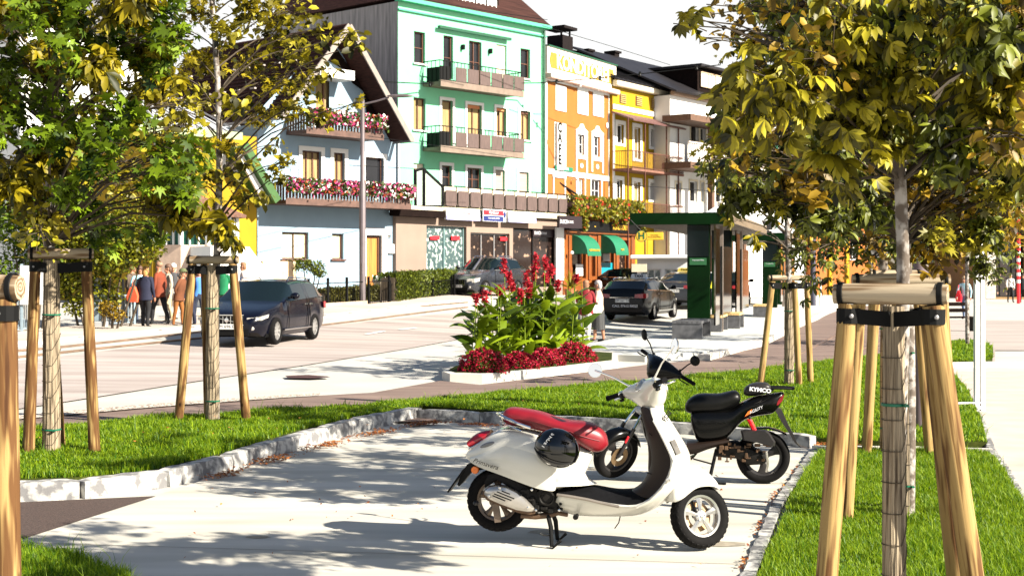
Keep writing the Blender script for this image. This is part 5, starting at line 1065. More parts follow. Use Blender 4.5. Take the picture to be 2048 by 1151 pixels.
for k in range(38):
    px = 945+ (1165-945)*((k*.618) % 1); s = 111-(px-945)*.055-rng.uniform(3, 9); p = P(px+rng.uniform(-8, 8), s); root = empty('canna_plant', (p.x, p.y, cz), 0)
    fl = flist[k] if k < len(flist) else None
    if fl: px = fl[0]; s = 111-(px-945)*.055-rng.uniform(3, 9); p = P((px-1050)*.85+1050, s); root.location = (p.x, p.y, cz)
    top = (ZP(fl[1], s) - cz) if fl else rng.uniform(1.2, 1.65); dx = ((fl[0]-1024)/s-p.x) if fl else rng.uniform(-.1, .1)
    mb = MB(); mb.tube([(0, 0, 0), (dx*.4, 0, top*.5), (dx, 0, top)], [.018, .014, .006], 6); mb.build('stem', m_canna, root, smooth=True, fixn=False)
    mb = MB(); nl = rng.randint(7, 10); a0 = rng.uniform(0, 6)
    for j in range(nl):
        z = .12+(min(top, 1.6)-.35)*j/nl; canna_leaf(mb, (dx*z/top, 0, z), a0+j*2.4, rng.uniform(.55, 1.15), rng.uniform(.45, .68), rng.uniform(.15, .21), rng, rng.uniform(.5, 1.6))
    mb.build('leaf_blades', m_canna, root, smooth=True, fixn=False)
    if fl:
        n = 150; hgt = .75*fl[2]/s; C_ = np.random.default_rng(k).normal(0, 1, (n, 3))*np.array([.030, .030, 0]); C_[:, 2] = np.random.default_rng(k+9).uniform(-hgt*.6, hgt*.4, n); C_[:, :2] *= (1.1-np.abs(C_[:, 2:]/hgt)*.8); C_ += np.array([dx, 0, top]); leaves('flower_spike', C_, .06, 'simple', m_canr, k, root, droop=-.3)
    tag(root, 'tall canna with broad green leaves, massed in the island flower bed' if not fl else 'canna topped by a red spike, %s from the left in the island bed' % ORD[k], 'canna', 'flowering cannas in the island bed' if fl else 'leafy cannas in the island bed')
# ================================================================ vehicles
m_tyre = mat('tyre_rubber', (.005, .0045, .0045), .85, spec=.15, var=.25, scale=30)
m_alloy = mat('alloy', (.55, .54, .52), .3, metal=.75, var=.1)
m_cglass = mat('car_glass', (.004, .008, .009), .08, var=0, spec=.45)
m_chr = mat('chrome', (.75, .74, .72), .08, metal=1.0, var=0)
m_blk = mat('black_plastic', (.003, .003, .003), .55, spec=.2, var=.1, scale=20)
m_hl = mat('headlamp_lens', (.42, .40, .36), .12, var=.3, scale=14, spec=.8)
m_tl = mat('tail_lens', (.28, .004, .012), .15, var=.3, scale=12, spec=.8)
m_plate = mat('plate_white', (.75, .74, .70), .5, var=0)
def wheel(par, c, r, wd, side, spokes=7, name='wheel', rim=None, hub=.62, tread=False, axis='y'):
    """wheel with its axle along y, centre c, outer face towards side (+1/-1 y)"""
    w_ = empty(name, c); w_.parent = par; R_ = r; h = wd/2
    MB().lathe([(R_*.66, -h*.85), (R_*.80, -h), (R_*.94, -h*.9), (R_, -h*.5), (R_, h*.5), (R_*.94, h*.9), (R_*.80, h), (R_*.66, h*.85), (R_*.62, 0), (R_*.66, -h*.85)], axis='y', n=36).build('tyre', m_tyre, w_, smooth=True, angle=60)
    mb = MB(); f = side*h*.75; mb.lathe([(R_*.68, f), (R_*.62, f*1.02), (R_*.60, f*.3), (R_*.61, -f*.8), (R_*.68, -f*.85)], axis='y', n=32)
    mb.lathe([(.001, f*.9), (R_*.13, f*.9), (R_*.15, f*.6), (R_*.15, -f*.2)], axis='y', n=14)
    for k in range(spokes):
        a = 2*math.pi*k/spokes; d = Vector((math.cos(a), 0, math.sin(a))); t = Vector((-math.sin(a), 0, math.cos(a))); q = Vector((0, f*.85, 0)); b = Vector((0, f*.45, 0))
        w0, w1 = R_*.085, R_*.06; p0, p1 = d*R_*.1, d*R_*.62
        mb.loft([[p0-t*w0+q, p0+t*w0+q, p0+t*w0+b, p0-t*w0+b], [p1-t*w1+q, p1+t*w1+q, p1+t*w1+b, p1-t*w1+b]])
    mb.build('rim', rim or m_alloy, w_, smooth=True, angle=40)
    MB().lathe([(.001, -f*.1), (R_*.6, -f*.1)], axis='y', n=24).build('brake_drum', m_blk, w_)
    return w_
def ypr(prof):        # interpolate a polyline
    xs_ = [p[0] for p in prof]; ys_ = [p[1] for p in prof]
    return lambda x: float(np.interp(x, xs_, ys_))
def car(name, label, loc, rz, L=4.8, W=1.86, H=1.5, hood=.95, kind='estate', paint=None, front_oh=.93, wb=2.82, wr=.33, plate=None, taxi=None, group=None, rails=True, extra_rear=None, lower=None, cat='car'):
    root = empty(name, loc, rz, label, cat, group); xf = 0.0; xr = L; fw, rw = front_oh, front_oh+wb      # x runs from the nose (0) to the tail (L)
    cow = fw+.42; rf0 = cow+.82
    if kind == 'estate': rf1 = L-.62; tb = L-.10
    elif kind == 'suv': rf1 = L-.75; tb = L-.10
    else: rf1 = L-1.35; tb = L-.55
    belt = ypr([(0, .62), (.25, hood-.12), (cow, hood+.03), (rf1, hood+.12), (L, hood+.10)])
    top = ypr([(0, .60), (.10, .70), (.3, hood-.17), (.8, hood-.05), (cow, hood+.06), (rf0, H-.05), (rf0+.6, H), (rf1-.5, H-.015), (rf1, H-.07), (tb, hood+.16 if kind != 'sedan' else hood+.14), (L-.02, hood+.0 if kind != 'sedan' else hood+.06), (L, .7)])
    hwid = ypr([(0, .62), (.12, .78), (.45, .90), (1.0, .97), (L*.5, 1.0), (L-.7, .97), (L-.15, .90), (L, .84)])
    stn = sorted({0, .06, .16, .35, .6, fw-.36, fw-.30, fw-.18, fw, fw+.18, fw+.30, fw+.36, cow, cow+.3, cow+.55, rf0, rf0+.05, (rf0+rf1)/2-.12, (rf0+rf1)/2-.04, rf1-.95, rf1-.88, rf1-.4, rf1, rw-.36, rw-.30, rw-.18, rw, rw+.18, rw+.30, rw+.36, (rf1+tb)/2, tb, L-.05, L})
    stn = [x for x in stn if 0 <= x <= L]; rows = []
    for x in stn:
        w_ = W/2*hwid(x); zb = .22 if .2 < x < L-.2 else .32; zs = zb+.10
        for c in (fw, rw):
            if abs(x-c) < .365: zs = max(zs, .31+math.sqrt(max(0, .38**2-(x-c)**2)))
        T = top(x); Bt = min(belt(x), T-.02); glassy = cow-.01 <= x <= tb+.01; m_ = min((zs+Bt)/2+.02, Bt-.03); zs2 = min(zs, m_-.02)
        if glassy: q5 = (w_*.93-.14*(T-Bt)/.5, T-.10 if T-Bt > .25 else Bt+(T-Bt)*.5); q6 = (q5[0]-.10, T-.02)
        else: q5 = (w_*.86, T-.035); q6 = (w_*.62, T-.01)
        rows.append([(x, 0, zb), (x, w_*.9, zb), (x, w_*.97, zs2), (x, w_, m_), (x, w_*.955, Bt), (x, q5[0], max(q5[1], Bt+.01)), (x, q6[0], max(q6[1], Bt+.015)), (x, 0, T)])
    bd = MB(); gl = MB(); uc = MB()
    for sgn in (1, -1):
        G_ = [[(a, b*sgn, c) for a, b, c in r] for r in rows]
        for i in range(len(stn)-1):
            xm = (stn[i]+stn[i+1])/2
            for k in range(7):
                q = [G_[i][k], G_[i+1][k], G_[i+1][k+1], G_[i][k+1]]
                if sgn < 0: q = q[::-1]
                side = k == 4 and cow+.12 < xm < tb-.06 and not any(abs(xm-p) < .05 for p in ((rf0+rf1)/2-.08, rf1-.915))
                if kind == 'sedan' and k == 4 and xm > rf1+.35: side = False
                ws = k >= 5 and cow < xm < rf0; rwn = k >= 5 and rf1 < xm < tb
                if k == 4 and (xm < cow+.2): side = False
                (gl if side or ws or rwn else (uc if k == 0 else bd)).add(q, [(0, 1, 2, 3)])
        for rws in (0, -1):
            q = [(a, b*sgn, c) for a, b, c in rows[rws]]; bd.add(q, [tuple(range(8)) if (sgn > 0) == (rws == 0) else tuple(range(7, -1, -1))])
    def weld(o, s=0):
        bm = bmesh.new(); bm.from_mesh(o.data); bmesh.ops.remove_doubles(bm, verts=bm.verts, dist=.0005); bmesh.ops.recalc_face_normals(bm, faces=bm.faces); bm.to_mesh(o.data); bm.free(); o.data.polygons.foreach_set('use_smooth', [True]*len(o.data.polygons)); o.data.set_sharp_from_angle(angle=R(38))
    b_ = bd.build('body', paint, root); weld(b_); g_ = gl.build('glass', m_cglass, root); weld(g_); uc.build('underbody', m_blk, root)
    MB().box((.45, -W*.42, .2), (L-.4, W*.42, .55)).build('chassis', m_blk, root)
    for c in (fw, rw):
        for sg in (1, -1): wheel(root, (c, sg*(W/2-.13), wr), wr, .22, sg, 10 if kind == 'estate' else 5)
    hw = W/2
    for sg in (1, -1):
        xh = .22; mb = MB(); mb.M = None
        y0_, y1_ = sg*hw*.50, sg*hw*.90; zt_ = top(.25)
        mb.loft([[(.03, y0_, .60), (.03, y0_, zt_-.12), (.12, y0_, zt_-.10)], [(.14, y1_*.93, .60), (.14, y1_*.93, zt_-.1), (.3, y1_*.93, zt_-.07)], [(.42, y1_*1.01, .66), (.42, y1_*1.01, zt_-.08), (.52, y1_*.99, zt_-.04)]]); mb.build('headlight', m_hl, root, smooth=True)
        mb = MB(); zl = hood-.02; ht = .17
        mb.box((L-.22, sg*hw*.91 if sg > 0 else -hw*.99, zl-ht), (L+.012, sg*hw*.99 if sg > 0 else -hw*.91, zl), .02) if 0 else mb.loft([[(L-.30, sg*hw*.945, zl-ht*.8), (L-.30, sg*hw*.945, zl)], [(L-.08, sg*hw*.93, zl-ht), (L-.08, sg*hw*.93, zl)], [(L+.03, sg*hw*.84, zl-ht), (L+.02, sg*hw*.84, zl)], [(L+.03, sg*hw*.50, zl-ht*.9), (L+.02, sg*hw*.50, zl-.03)]], cap=False, closed=False); mb.build('tail_light', m_tl, root)
        mb = MB(); mb.bar((cow+.42, sg*hw*.93, hood+.12), (cow+.40, sg*(hw+.08), hood+.14), .06); mb.ell((cow+.38, sg*(hw+.12), hood+.17), (.09, .12, .085), 10, 7); mb.build('wing_mirror', paint, root, smooth=True)
        for hx in ((rf0+rf1)/2-.35, rf1-1.0+.0): mb = MB(); mb.box((hx, sg*hw*.995, hood-.06), (hx+.2, sg*hw*1.02, hood-.03), .01); mb.build('door_handle', m_chr, root)
        mb = MB()
        for hx in (cow+.30, (rf0+rf1)/2-.08, rf1-.915): mb.bar((hx, sg*(hw*.985+.004), .36), (hx, sg*(hw*.995+.006), .60), .012); mb.bar((hx, sg*(hw*.995+.006), .60), (hx, sg*(hw*.955+.006), belt(hx)), .012)
        mb.build('door_seam', m_blk, root)
        mb = MB(); mb.bar((cow+.25, sg*(hw*.956), belt(cow+.25)+.0), (tb-.2, sg*(hw*.93), belt(tb-.2)+.0), .02); mb.bar((fw+.4, sg*(hw*.985), .34), (rw-.4, sg*(hw*.985), .34), .03); mb.build('chrome_strip', m_chr, root)
        if rails:
            mb = MB(); y = sg*(hw*.66); mb.tube([(rf0+.2, y, H-.05), (rf0+.3, y, H+.03), (rf1-.4, y, H+.02), (rf1-.25, y, H-.05)], .018, 6); mb.build('roof_rail', m_chr, root, smooth=True)
    mb = MB(); mb.box((-.02, -hw*.42, .50), (.06, hw*.42, .72), .01); gr = mb.build('grille', m_blk, root); mb = MB()
    for k in range(9): y = -hw*.4+hw*.8*k/8; mb.box((-.03, y-.006, .52), (-.02, y+.006, .70))
    mb.box((-.032, -hw*.44, .715), (.0, hw*.44, .735)); mb.box((-.032, -hw*.44, .49), (.0, hw*.44, .505)); mb.bar((-.035, -hw*.4, .53), (-.035, hw*.4, .69), .02, .01); mb.build('chrome_frame', m_chr, gr)
    MB().lathe([(.001, -.05), (.05, -.045), (.055, -.03)], (0, 0, .61), 'x', 14).build('badge', m_chr, gr)
    for sg in (1, -1): MB().lathe([(.001, 0), (.05, .01), (.06, .05)], (.02, sg*hw*.62, .42), 'x', 12).build('fog_lamp', m_hl, root)
    MB().box((-.01, -hw*.55, .26), (.1, hw*.55, .40)).build('air_intake', m_blk, root)
    if plate:
        p_ = MB().box((-.045, -.26, .40), (-.025, .26, .52)).build('number_plate', m_plate, root); text(plate, .11, m_blk, p_, (-.047, 0, .46), (R(90), 0, R(-90)), ext=.001)
        p_ = MB().box((L+.01, -.26, hood-.34), (L+.03, .26, hood-.22)).build('number_plate', m_plate, root); text(plate, .11, m_blk, p_, (L+.032, 0, hood-.28), (R(90), 0, R(90)), ext=.001)
    mb = MB(); mb.box((L-.02, -hw*.5, hood-.18), (L+.035, hw*.5, hood-.155)); mb.build('tailgate_strip', m_chr, root)
    if extra_rear: text(extra_rear, .12, m_wb, root, (L+.012, .1, hood-.47), (R(90), 0, R(90)), ext=.002)
    if taxi:
        mb = MB(); xx = rf0+.6; mb.loft([[(xx-.1, -.32, H), (xx+.1, -.32, H), (xx+.1, .32, H), (xx-.1, .32, H)], [(xx-.05, -.27, H+.17), (xx+.05, -.27, H+.17), (xx+.05, .27, H+.17), (xx-.05, .27, H+.17)]]); t_ = mb.build('taxi_sign', m_plate if taxi == 'w' else m_yel, root)
        text('TAXI', .15, m_blk, t_, (xx+.085, 0, H+.085), (R(90), 0, R(90)), ext=.004, bold=.004)
    return root
paint_b = mat('blue_black_paint', (.002, .0025, .007), .2, var=.1, coat=.15, spec=.25); paint_k = mat('black_paint', (.002, .002, .0025), .2, var=.1, coat=.12, spec=.2)
paint_s = mat('silver_paint', (.30, .30, .31), .25, metal=.2, var=.05, coat=.8); paint_g = mat('dark_grey_paint', (.02, .022, .028), .2, var=.1, coat=.4)
def place_car(fp, fs, rp, rs_, wside, W, fo, **k):
    """fp/rp: px of the visible front and rear wheel, fs/rs their scales; wside +1 if that side is local +y"""
    a = P(fp, fs); b = P(rp, rs_); d = (b-a); d.z = 0; d.normalize(); n = Vector((-d.y, d.x, 0)); org = a - d*fo - n*(wside*(W/2-.13)); c = (a+b)/2 - n*(wside*W/2)
    org.z = g(c.x, c.y)+.01; return car(loc=org, rz=math.atan2(d.y, d.x), W=W, front_oh=fo, **k)
v = place_car(548, 84.5, 622, 78.2, -1, 1.86, .93, name='estate_car', label='dark blue estate car with pale alloy wheels driving towards the camera', paint=paint_b, wb=2.82, H=1.55, hood=.97, plate='GM 696 EB')
tx = place_car(1345, 52.3, 1301, 55.3, 1, 1.85, .85, name='taxi', label='black estate taxi with white roof sign parked behind the two standing women', paint=paint_k, wb=2.87, L=4.9, H=1.50, hood=1.0, plate='GM 267 TX', taxi='w', extra_rear='CALL 07612 88022', cat='taxi')
a = P(1306, 47.5); rz = math.atan2(2.72, 1.1)+math.pi; 
t2 = car('taxi', 'grey taxi with yellow roof sign behind the first black estate taxi', (a.x+2.6, a.y+4.3, g(a.x+2, a.y+3)+.03), rz, L=4.7, H=1.5, hood=.98, kind='sedan', paint=paint_g, taxi='y', rails=False, cat='taxi', plate='GM 114 TX')
a = P(1425, 45); t3 = car('taxi', 'black car seen between the green pillar and the shelter glass', (a.x+1.6, a.y+4.5, g(a.x+1, a.y+3)), rz+.12, L=4.6, H=1.6, hood=1.0, paint=paint_k, rails=False, plate='GM 308 TX')
t3['category'] = 'car'
a = P(1360, 40); car('parked_car', 'black parked car with only its roof showing behind the taxis', (a.x, a.y, g(a.x, a.y)+.1), R(150), L=4.3, H=1.5, paint=paint_k, rails=False)
sv_ = place_car(969, X.scale_at(969)*1.085, 1042, X.scale_at(969)*1.085*.957, -1, 1.85, .90, name='suv', label='dark grey sport utility car parked in front of the shop windows', paint=paint_g, wb=2.7, L=4.55, H=1.70, hood=1.08, kind='suv', wr=.36, plate='GM 451 AK')
# driver of the estate car
# ================================================================ people
m_skin = mat('skin', (.36, .16, .09), .5, var=.05)
HM = {}
def hm(n, c): return mat('hair_' + n, c, .7, var=.25, scale=20)
def person(px, s, H, face, top, bottom, hair, label, group=None, skirt=None, arms='down', stride=.12, lean=0, hat=None, hairlen=.5, bag=None, shoe=None, jacket=None, off=0.0, py=None, head=0, build_=1.0, top_long=False, seated=False):
    p = P(px, s); z0 = g(p.x, p.y)+off; f = H/1.72
    root = empty('person', (p.x, p.y, z0), face, label, 'person', group)                 # faces local +x
    nodes = {}; E = []; rad = {}
    def N(n, co, r, par=None):
        nodes[n] = Vector(co)*f; rad[n] = r*f*build_
        if par: E.append((par, n))
    st = stride; lx = lean
    N('pelvis', (0, 0, .93), .13); N('belly', (.01+lx*.3, 0, 1.08), .125, 'pelvis'); N('chest', (.0+lx*.7, 0, 1.27), .14, 'belly'); N('neckb', (lx, 0, 1.42), .075, 'chest'); N('neck', (lx+.015, 0, 1.49), .05, 'neckb'); N('head', (lx+.03, 0, 1.58), .082, 'neck'); N('crown', (lx+.025, 0, 1.66), .078, 'head')
    for sg, nm in ((1, 'l'), (-1, 'r')):
        ph = sg*st
        N('hip'+nm, (0, sg*.09, .88), .10, 'pelvis'); N('thigh'+nm, (ph*.35, sg*.10, .70), .088, 'hip'+nm); N('knee'+nm, (ph*.6+.02, sg*.10, .49), .062, 'thigh'+nm); N('calf'+nm, (ph*.8-.01, sg*.10, .34), .058, 'knee'+nm); N('ankle'+nm, (ph-.02, sg*.10, .09), .042, 'calf'+nm); N('foot'+nm, (ph+.05, sg*.11, .045), .044, 'ankle'+nm); N('toe'+nm, (ph+.17, sg*.12, .035), .034, 'foot'+nm)
        N('sh'+nm, (lx*.95, sg*.185, 1.39), .062, 'neckb')
        if arms == 'down': el, wr = (-.03+lx, sg*.25, 1.12), (.05+lx, sg*.25, .88)
        elif arms == 'behind': el, wr = (-.12+lx, sg*.26, 1.12), (-.16+lx, sg*.07, .94)
        elif arms == 'crossed': el, wr = (.06+lx, sg*.24, 1.14), (.20+lx, -sg*.06, 1.16)
        elif arms == 'bent': el, wr = (-.02+lx, sg*.26, 1.13), (.20+lx, sg*.15, 1.15)
        elif arms == 'swing': el, wr = (-sg*.10+lx, sg*.25, 1.13), (-sg*.12+.08+lx, sg*.24, .90)
        N('elb'+nm, el, .045, 'sh'+nm); N('wri'+nm, wr, .030, 'elb'+nm); d = (Vector(wr)-Vector(el)).normalized(); N('palm'+nm, Vector(wr)+d*.06, .033, 'wri'+nm)
        up = Vector((1, 0, 0)) if abs(d.x) < .8 else Vector((0, 0, 1)); a_ = (up-d*up.dot(d)).normalized()
        for q in range(4): N('f%d%s' % (q, nm), Vector(wr)+d*(.15-.012*abs(q-1.2))+a_*(q-1.5)*.019, .0085, 'palm'+nm)
        N('th'+nm, Vector(wr)+d*.09+a_*.05, .010, 'palm'+nm)
    names = list(nodes); me = bpy.data.meshes.new('p'); me.from_pydata([nodes[n] for n in names], [(names.index(a), names.index(b)) for a, b in E], [])
    ob = bpy.data.objects.new('p', me); COL.objects.link(ob); md = ob.modifiers.new('k', 'SKIN')
    for i, n in enumerate(names): me.skin_vertices[0].data[i].radius = (rad[n], rad[n]*(1.0 if n not in ('chest', 'belly', 'pelvis') else 1.0)); 
    for i, n in enumerate(names):
        if n in ('chest', 'neckb'): me.skin_vertices[0].data[i].radius = (rad[n]*.85, rad[n]*1.1)
    me.skin_vertices[0].data[0].use_root = True; ob.modifiers.new('s', 'SUBSURF').levels = 1
    bpy.context.view_layer.update(); bme = bpy.data.meshes.new_from_object(ob.evaluated_get(bpy.context.evaluated_depsgraph_get())); bpy.data.objects.remove(ob); bme.name = 'body'
    mt = mat('cloth_%02x%02x%02x' % tuple(int(255*min(1, c)) for c in top), top, .85, var=.2, scale=4); mbm = mat('cloth_%02x%02x%02x' % tuple(int(255*min(1, c)) for c in bottom), bottom, .85, var=.2, scale=4); ms = shoe or m_blk
    bme.materials.clear()
    for m in (m_skin, mt, mbm, ms): bme.materials.append(m)
    K_ = np.array([nodes[n] for n in names])
    for q in bme.polygons:
        c = q.center; n = names[int(np.argmin(((K_-np.array(c))**2).sum(1)))]; z = c.z/f
        if n[:4] in ('head', 'crow') or n == 'neck' or n[:4] == 'palm' or n[:2] in ('th',) and n[:5] != 'thigh' or (n[0] == 'f' and n[1].isdigit()): mi = 0
        elif n[:3] in ('foo', 'toe') or (n[:3] == 'ank' and z < .09): mi = 3
        elif n[:3] in ('sh'+'l', 'shr', 'elb', 'wri', 'che', 'bel', 'nec') or n[:2] == 'sh': mi = 1
        elif skirt and n[:3] in ('cal', 'ank'): mi = 0
        elif (n[:3] in ('pel', 'hip') and (top_long or z > .93)): mi = 1
        else: mi = 2
        q.material_index = mi; q.use_smooth = True
    bo = bpy.data.objects.new('body', bme); COL.objects.link(bo); bo.parent = root
    hc = nodes['crown']; mb = MB(); mh = hm('%02x' % int(hair[0]*255), hair); x0 = hc.x-.018; z0_ = hc.z-.01
    mb.ell((x0, 0, z0_+.02), (.105*f, .092*f, .085*f), 14, 8)
    if hairlen > .3: mb.ell((x0-.035, 0, z0_-.06), (.075*f, .088*f, (.07+.10*hairlen)*f), 12, 8)
    mb.build('hair', mh, root, smooth=True)
    if hat:
        mh2 = mat('hat_cloth', (.10, .12, .05), .9, var=.1); mb = MB(); mb.ell((x0, 0, z0_+.045), (.115*f, .105*f, .075*f), 14, 8); mb.lathe([(.10*f, z0_+.02), (.145*f, z0_+.015), (.145*f, z0_+.025), (.10*f, z0_+.035)], (x0+.02, 0, 0)); mb.build('hat', mh2, root, smooth=True)
    mb = MB(); xf = nodes['head'].x+.075*f; zf = (nodes['head'].z+nodes['crown'].z)/2; mb.ell((xf+.012, 0, zf-.035*f), (.022*f, .014*f, .02*f), 8, 6); mb.ell((nodes['head'].x+.045, 0, nodes['head'].z-.045*f), (.045*f, .05*f, .04*f), 10, 6); mb.build('nose_and_chin', m_skin, root, smooth=True)
    for sg in (1, -1):
        mb = MB(); mb.ell((xf-.006, sg*.03*f, zf-.005), (.008, .010, .006), 8, 5); mb.build('eye', m_blk, root)
        mb = MB(); mb.ell((nodes['head'].x, sg*.082*f, zf-.02), (.02*f, .008*f, .03*f), 8, 5); mb.build('ear', m_skin, root, smooth=True)
    mb = MB(); mb.ell((xf-.002, 0, zf-.068*f), (.008, .022, .006), 8, 5); mb.build('mouth', mat('lips', (.4, .08, .07), .5, var=0), root)
    if skirt:
        mk = mat('skirt_%02x%02x' % (int(skirt[0]*255), int(skirt[1]*255)), skirt, .8, var=.6, scale=2.5, stretch=(6, 6, .1)); mb = MB(); rg = []
        for z, r_ in ((.98, .15), (.85, .185), (.6, .20), (.36, .225)): rg.append([((r_*(1+.05*math.sin(7*t)*(1-z)))*math.cos(t)*f*.9, (r_*(1+.05*math.sin(7*t)*(1-z)))*math.sin(t)*f, z*f) for t in [2*math.pi*k/28 for k in range(28)]])
        mb.loft(rg, cap=False); mb.build('skirt', mk, root, smooth=True)
    if jacket or top_long:
        mb = MB(); rg = []
        for z, a, b in ((1.40, .085, .17), (1.27, .135, .205), (1.08, .135, .185), (.93, .15, .19), (.80, .155, .20)): rg.append([(a*math.cos(t)*f*build_+lean*max(0, (z-.9))/.5, b*math.sin(t)*f*build_, z*f) for t in [2*math.pi*k/18 for k in range(18)]])
        mb.loft(rg, cap=False); mb.build('jacket', mt, root, smooth=True)
    return root
def hold(name, p, m, label, cat, off, dims):
    """a bag hanging beside a person: own thing"""
    root = empty(name, Vector(p.location)+Vector(off), p.rotation_euler.z, label, cat); mb = MB(); a, b, c = dims
    mb.loft([[(-a/2, -b/2, 0), (a/2, -b/2, 0), (a/2, b/2, 0), (-a/2, b/2, 0)], [(-a/2*1.1, -b/2*1.2, c*.4), (a/2*1.1, -b/2*1.2, c*.4), (a/2*1.1, b/2*1.2, c*.4), (-a/2*1.1, b/2*1.2, c*.4)], [(-a/2*.9, -b/2*.4, c), (a/2*.9, -b/2*.4, c), (a/2*.9, b/2*.4, c), (-a/2*.9, b/2*.4, c)]])
    mb.build('bag_body', m, root, smooth=True, angle=60); mb = MB(); mb.tube([(-a*.35, 0, c*.98), (-a*.3, 0, c*1.35), (0, 0, c*1.5), (a*.3, 0, c*1.35), (a*.35, 0, c*.98)], .012, 6); mb.build('handle', m, root, smooth=True); return root
GP = 'people waiting in a group on the far pavement'
r_ = lambda d: R(d)
navy = (.008, .010, .030); rust = (.17, .030, .008); tan = (.42, .34, .26); blk = (.008, .008, .010)
person(264, 69, 1.70, r_(-20), (.10, .07, .05), (.03, .05, .09), (.22, .09, .03), 'person in brown jacket at the left end of the waiting group', GP, jacket=1)
person(279, 70, 1.66, r_(-60), (.30, .62, .75), (.04, .05, .09), (.10, .05, .03), 'woman in light blue cardigan, second from left in the group', GP, top_long=True, hairlen=.9)
w1 = person(291, 72.5, 1.68, r_(75), navy, blk, (.42, .22, .07), 'woman seen from behind in navy coat and black trousers, nearest of the group', GP, top_long=True, hairlen=.8, build_=1.08, stride=.05)
hold('shoulder_bag', w1, mat('orange_bag', (.70, .12, .05), .6), 'orange red bag hanging at the left side of the navy coat', 'bag', (-.32, -.05, .72), (.16, .28, .42))
person(319, 71, 1.79, r_(160), rust, blk, (.28, .16, .10), 'man in rust orange jacket facing left with dark trousers', GP, top_long=True, hairlen=.2, stride=.2)
person(337, 69, 1.70, r_(-150), tan, (.45, .36, .22), (.10, .035, .02), 'person in cream top and beige trousers behind the rust jackets', GP, hairlen=.4)
person(347, 67, 1.68, r_(-80), (.05, .05, .055), (.40, .38, .36), (.70, .68, .64), 'white haired person half hidden in the middle of the group', GP)
person(357, 71.5, 1.60, r_(-15), (.13, .04, .012), (.22, .075, .012), (.3, .2, .12), 'bent man in brown jacket and ochre trousers with green cap', GP, top_long=True, hat=1, lean=.14, arms='behind', stride=.1)
person(379, 71, 1.66, r_(170), navy, navy, (.02, .012, .01), 'dark haired person in black beside the stake frame leg', GP, top_long=True)
person(397, 70.5, 1.62, r_(-60), (.06, .20, .55), (.015, .02, .04), (.05, .03, .02), 'person in bright blue top and jeans between the stake legs', GP)
person(446, 66, 1.63, r_(-100), (.0, .14, .05), (.06, .05, .05), (.35, .30, .28), 'person in dark green jacket behind the car windscreen', GP, top_long=True)
person(487, 64, 1.68, r_(190), (.72, .60, .55), (.2, .18, .17), (.25, .12, .06), 'person in pale pink shirt standing behind the estate car', GP)
wA = person(1172, 74, 1.66, r_(80), (.16, .004, .008), (.68, .64, .58), (.25, .10, .04), 'person in dark red waistcoat and white trousers beside the cannas', None, stride=.28, arms='bent', build_=1.05, top_long=True)
wB = person(1197, 73.5, 1.66, r_(170), (.46, .36, .28), (.5, .3, .2), (.36, .33, .31), 'grey haired woman in beige blouse and dark striped skirt with crossed arms', None, skirt=(.03, .03, .03), arms='crossed', top_long=True)
hold('handbag', wB, m_wht, 'white handbag in front of the woman with the striped skirt', 'handbag', (-.12, -.25, .80), (.36, .12, .22))
bk = person(1930, 50, 1.70, r_(-120), (.32, .55, .62), (.08, .12, .22), (.30, .22, .16), 'man in light blue shirt and jeans stepping past the bench', None, lean=.12, stride=.22, arms='swing')
hold('red_bag', bk, m_red, 'red bag carried in front of the man in light blue', 'bag', (-.28, -.1, .70), (.22, .18, .45))
person(2021, 33, 1.72, r_(-95), (.70, .66, .62), blk, (.35, .16, .06), 'walking person in white top and black trousers at the right edge', 'pedestrians on the far right path', stride=.2, arms='swing')
person(2046, 33, 1.72, r_(-100), blk, blk, (.05, .03, .02), 'walking person all in black at the right edge', 'pedestrians on the far right path', stride=.2, arms='swing', top_long=True)
person(1563, 41, 1.70, r_(-60), (.65, .05, .22), (.05, .08, .3), (.45, .2, .06), 'person in pink and blue patterned shirt beyond the shelters', None, top_long=True)
# ================================================================ street furniture
def pole(name, px, s, ytop, r, m, label, r2=None, step=None, cat='street lamp'):
    p = P(px, s); z0 = g(p.x, p.y); root = empty(name, (p.x, p.y, z0), 0, label, cat); H = ZP(ytop, s)-z0; r2 = r2 or r*.8; mb = MB()
    if step: zs = ZP(step, s)-z0; mb.lathe([(r, -.1), (r, zs-.05), (r2, zs+.05), (r2*.9, H)], n=20, cap=True)
    else: mb.lathe([(r, -.1), (r2, H)], n=20, cap=True)
    mb.build('post', m, root, smooth=True, angle=60); MB().lathe([(r*1.5, 0), (r*1.5, .04), (r*1.02, .05)], n=20).build('base_collar', m, root, smooth=True); return root, H
m_pole = mat('pale_steel', (.13, .105, .11), .5, metal=.3, var=.12, scale=3); m_mauve = mat('mauve_steel', (.15, .11, .12), .5, metal=.2, var=.08, scale=2); m_dpole = mat('slate_steel', (.05, .05, .075), .5, metal=.3, var=.1)
lp, H = pole('street_lamp', 725, 56, 200, .118, m_pole, 'grey stepped street lamp in front of the pale blue house', .085, 365)
mb = MB(); mb.tube([(.02, 0, H-.15), (.5, -.05, H-.05), (.95, -.1, H+.08)], .035, 8); ar = mb.build('arm', m_pole, lp, smooth=True); mb = MB(); mb.ell((1.35, -.12, H+.13), (.48, .14, .06), 12, 7); mb.build('lamp_head', m_pole, ar, smooth=True)
MB().tube([(0, -.14, 1.1), (0, -.14, 1.5)], .02).build('service_door', m_pole, lp)
pole('lamp_pole', 1839, 165, 0, .108, m_mauve, 'thick mauve grey lamp pole behind the nearest staked trees', .10)
lp2, H = pole('lamp_pole', 1626, 40, 300, .14, m_dpole, 'thin dark lamp pole in front of the orange building', .12)
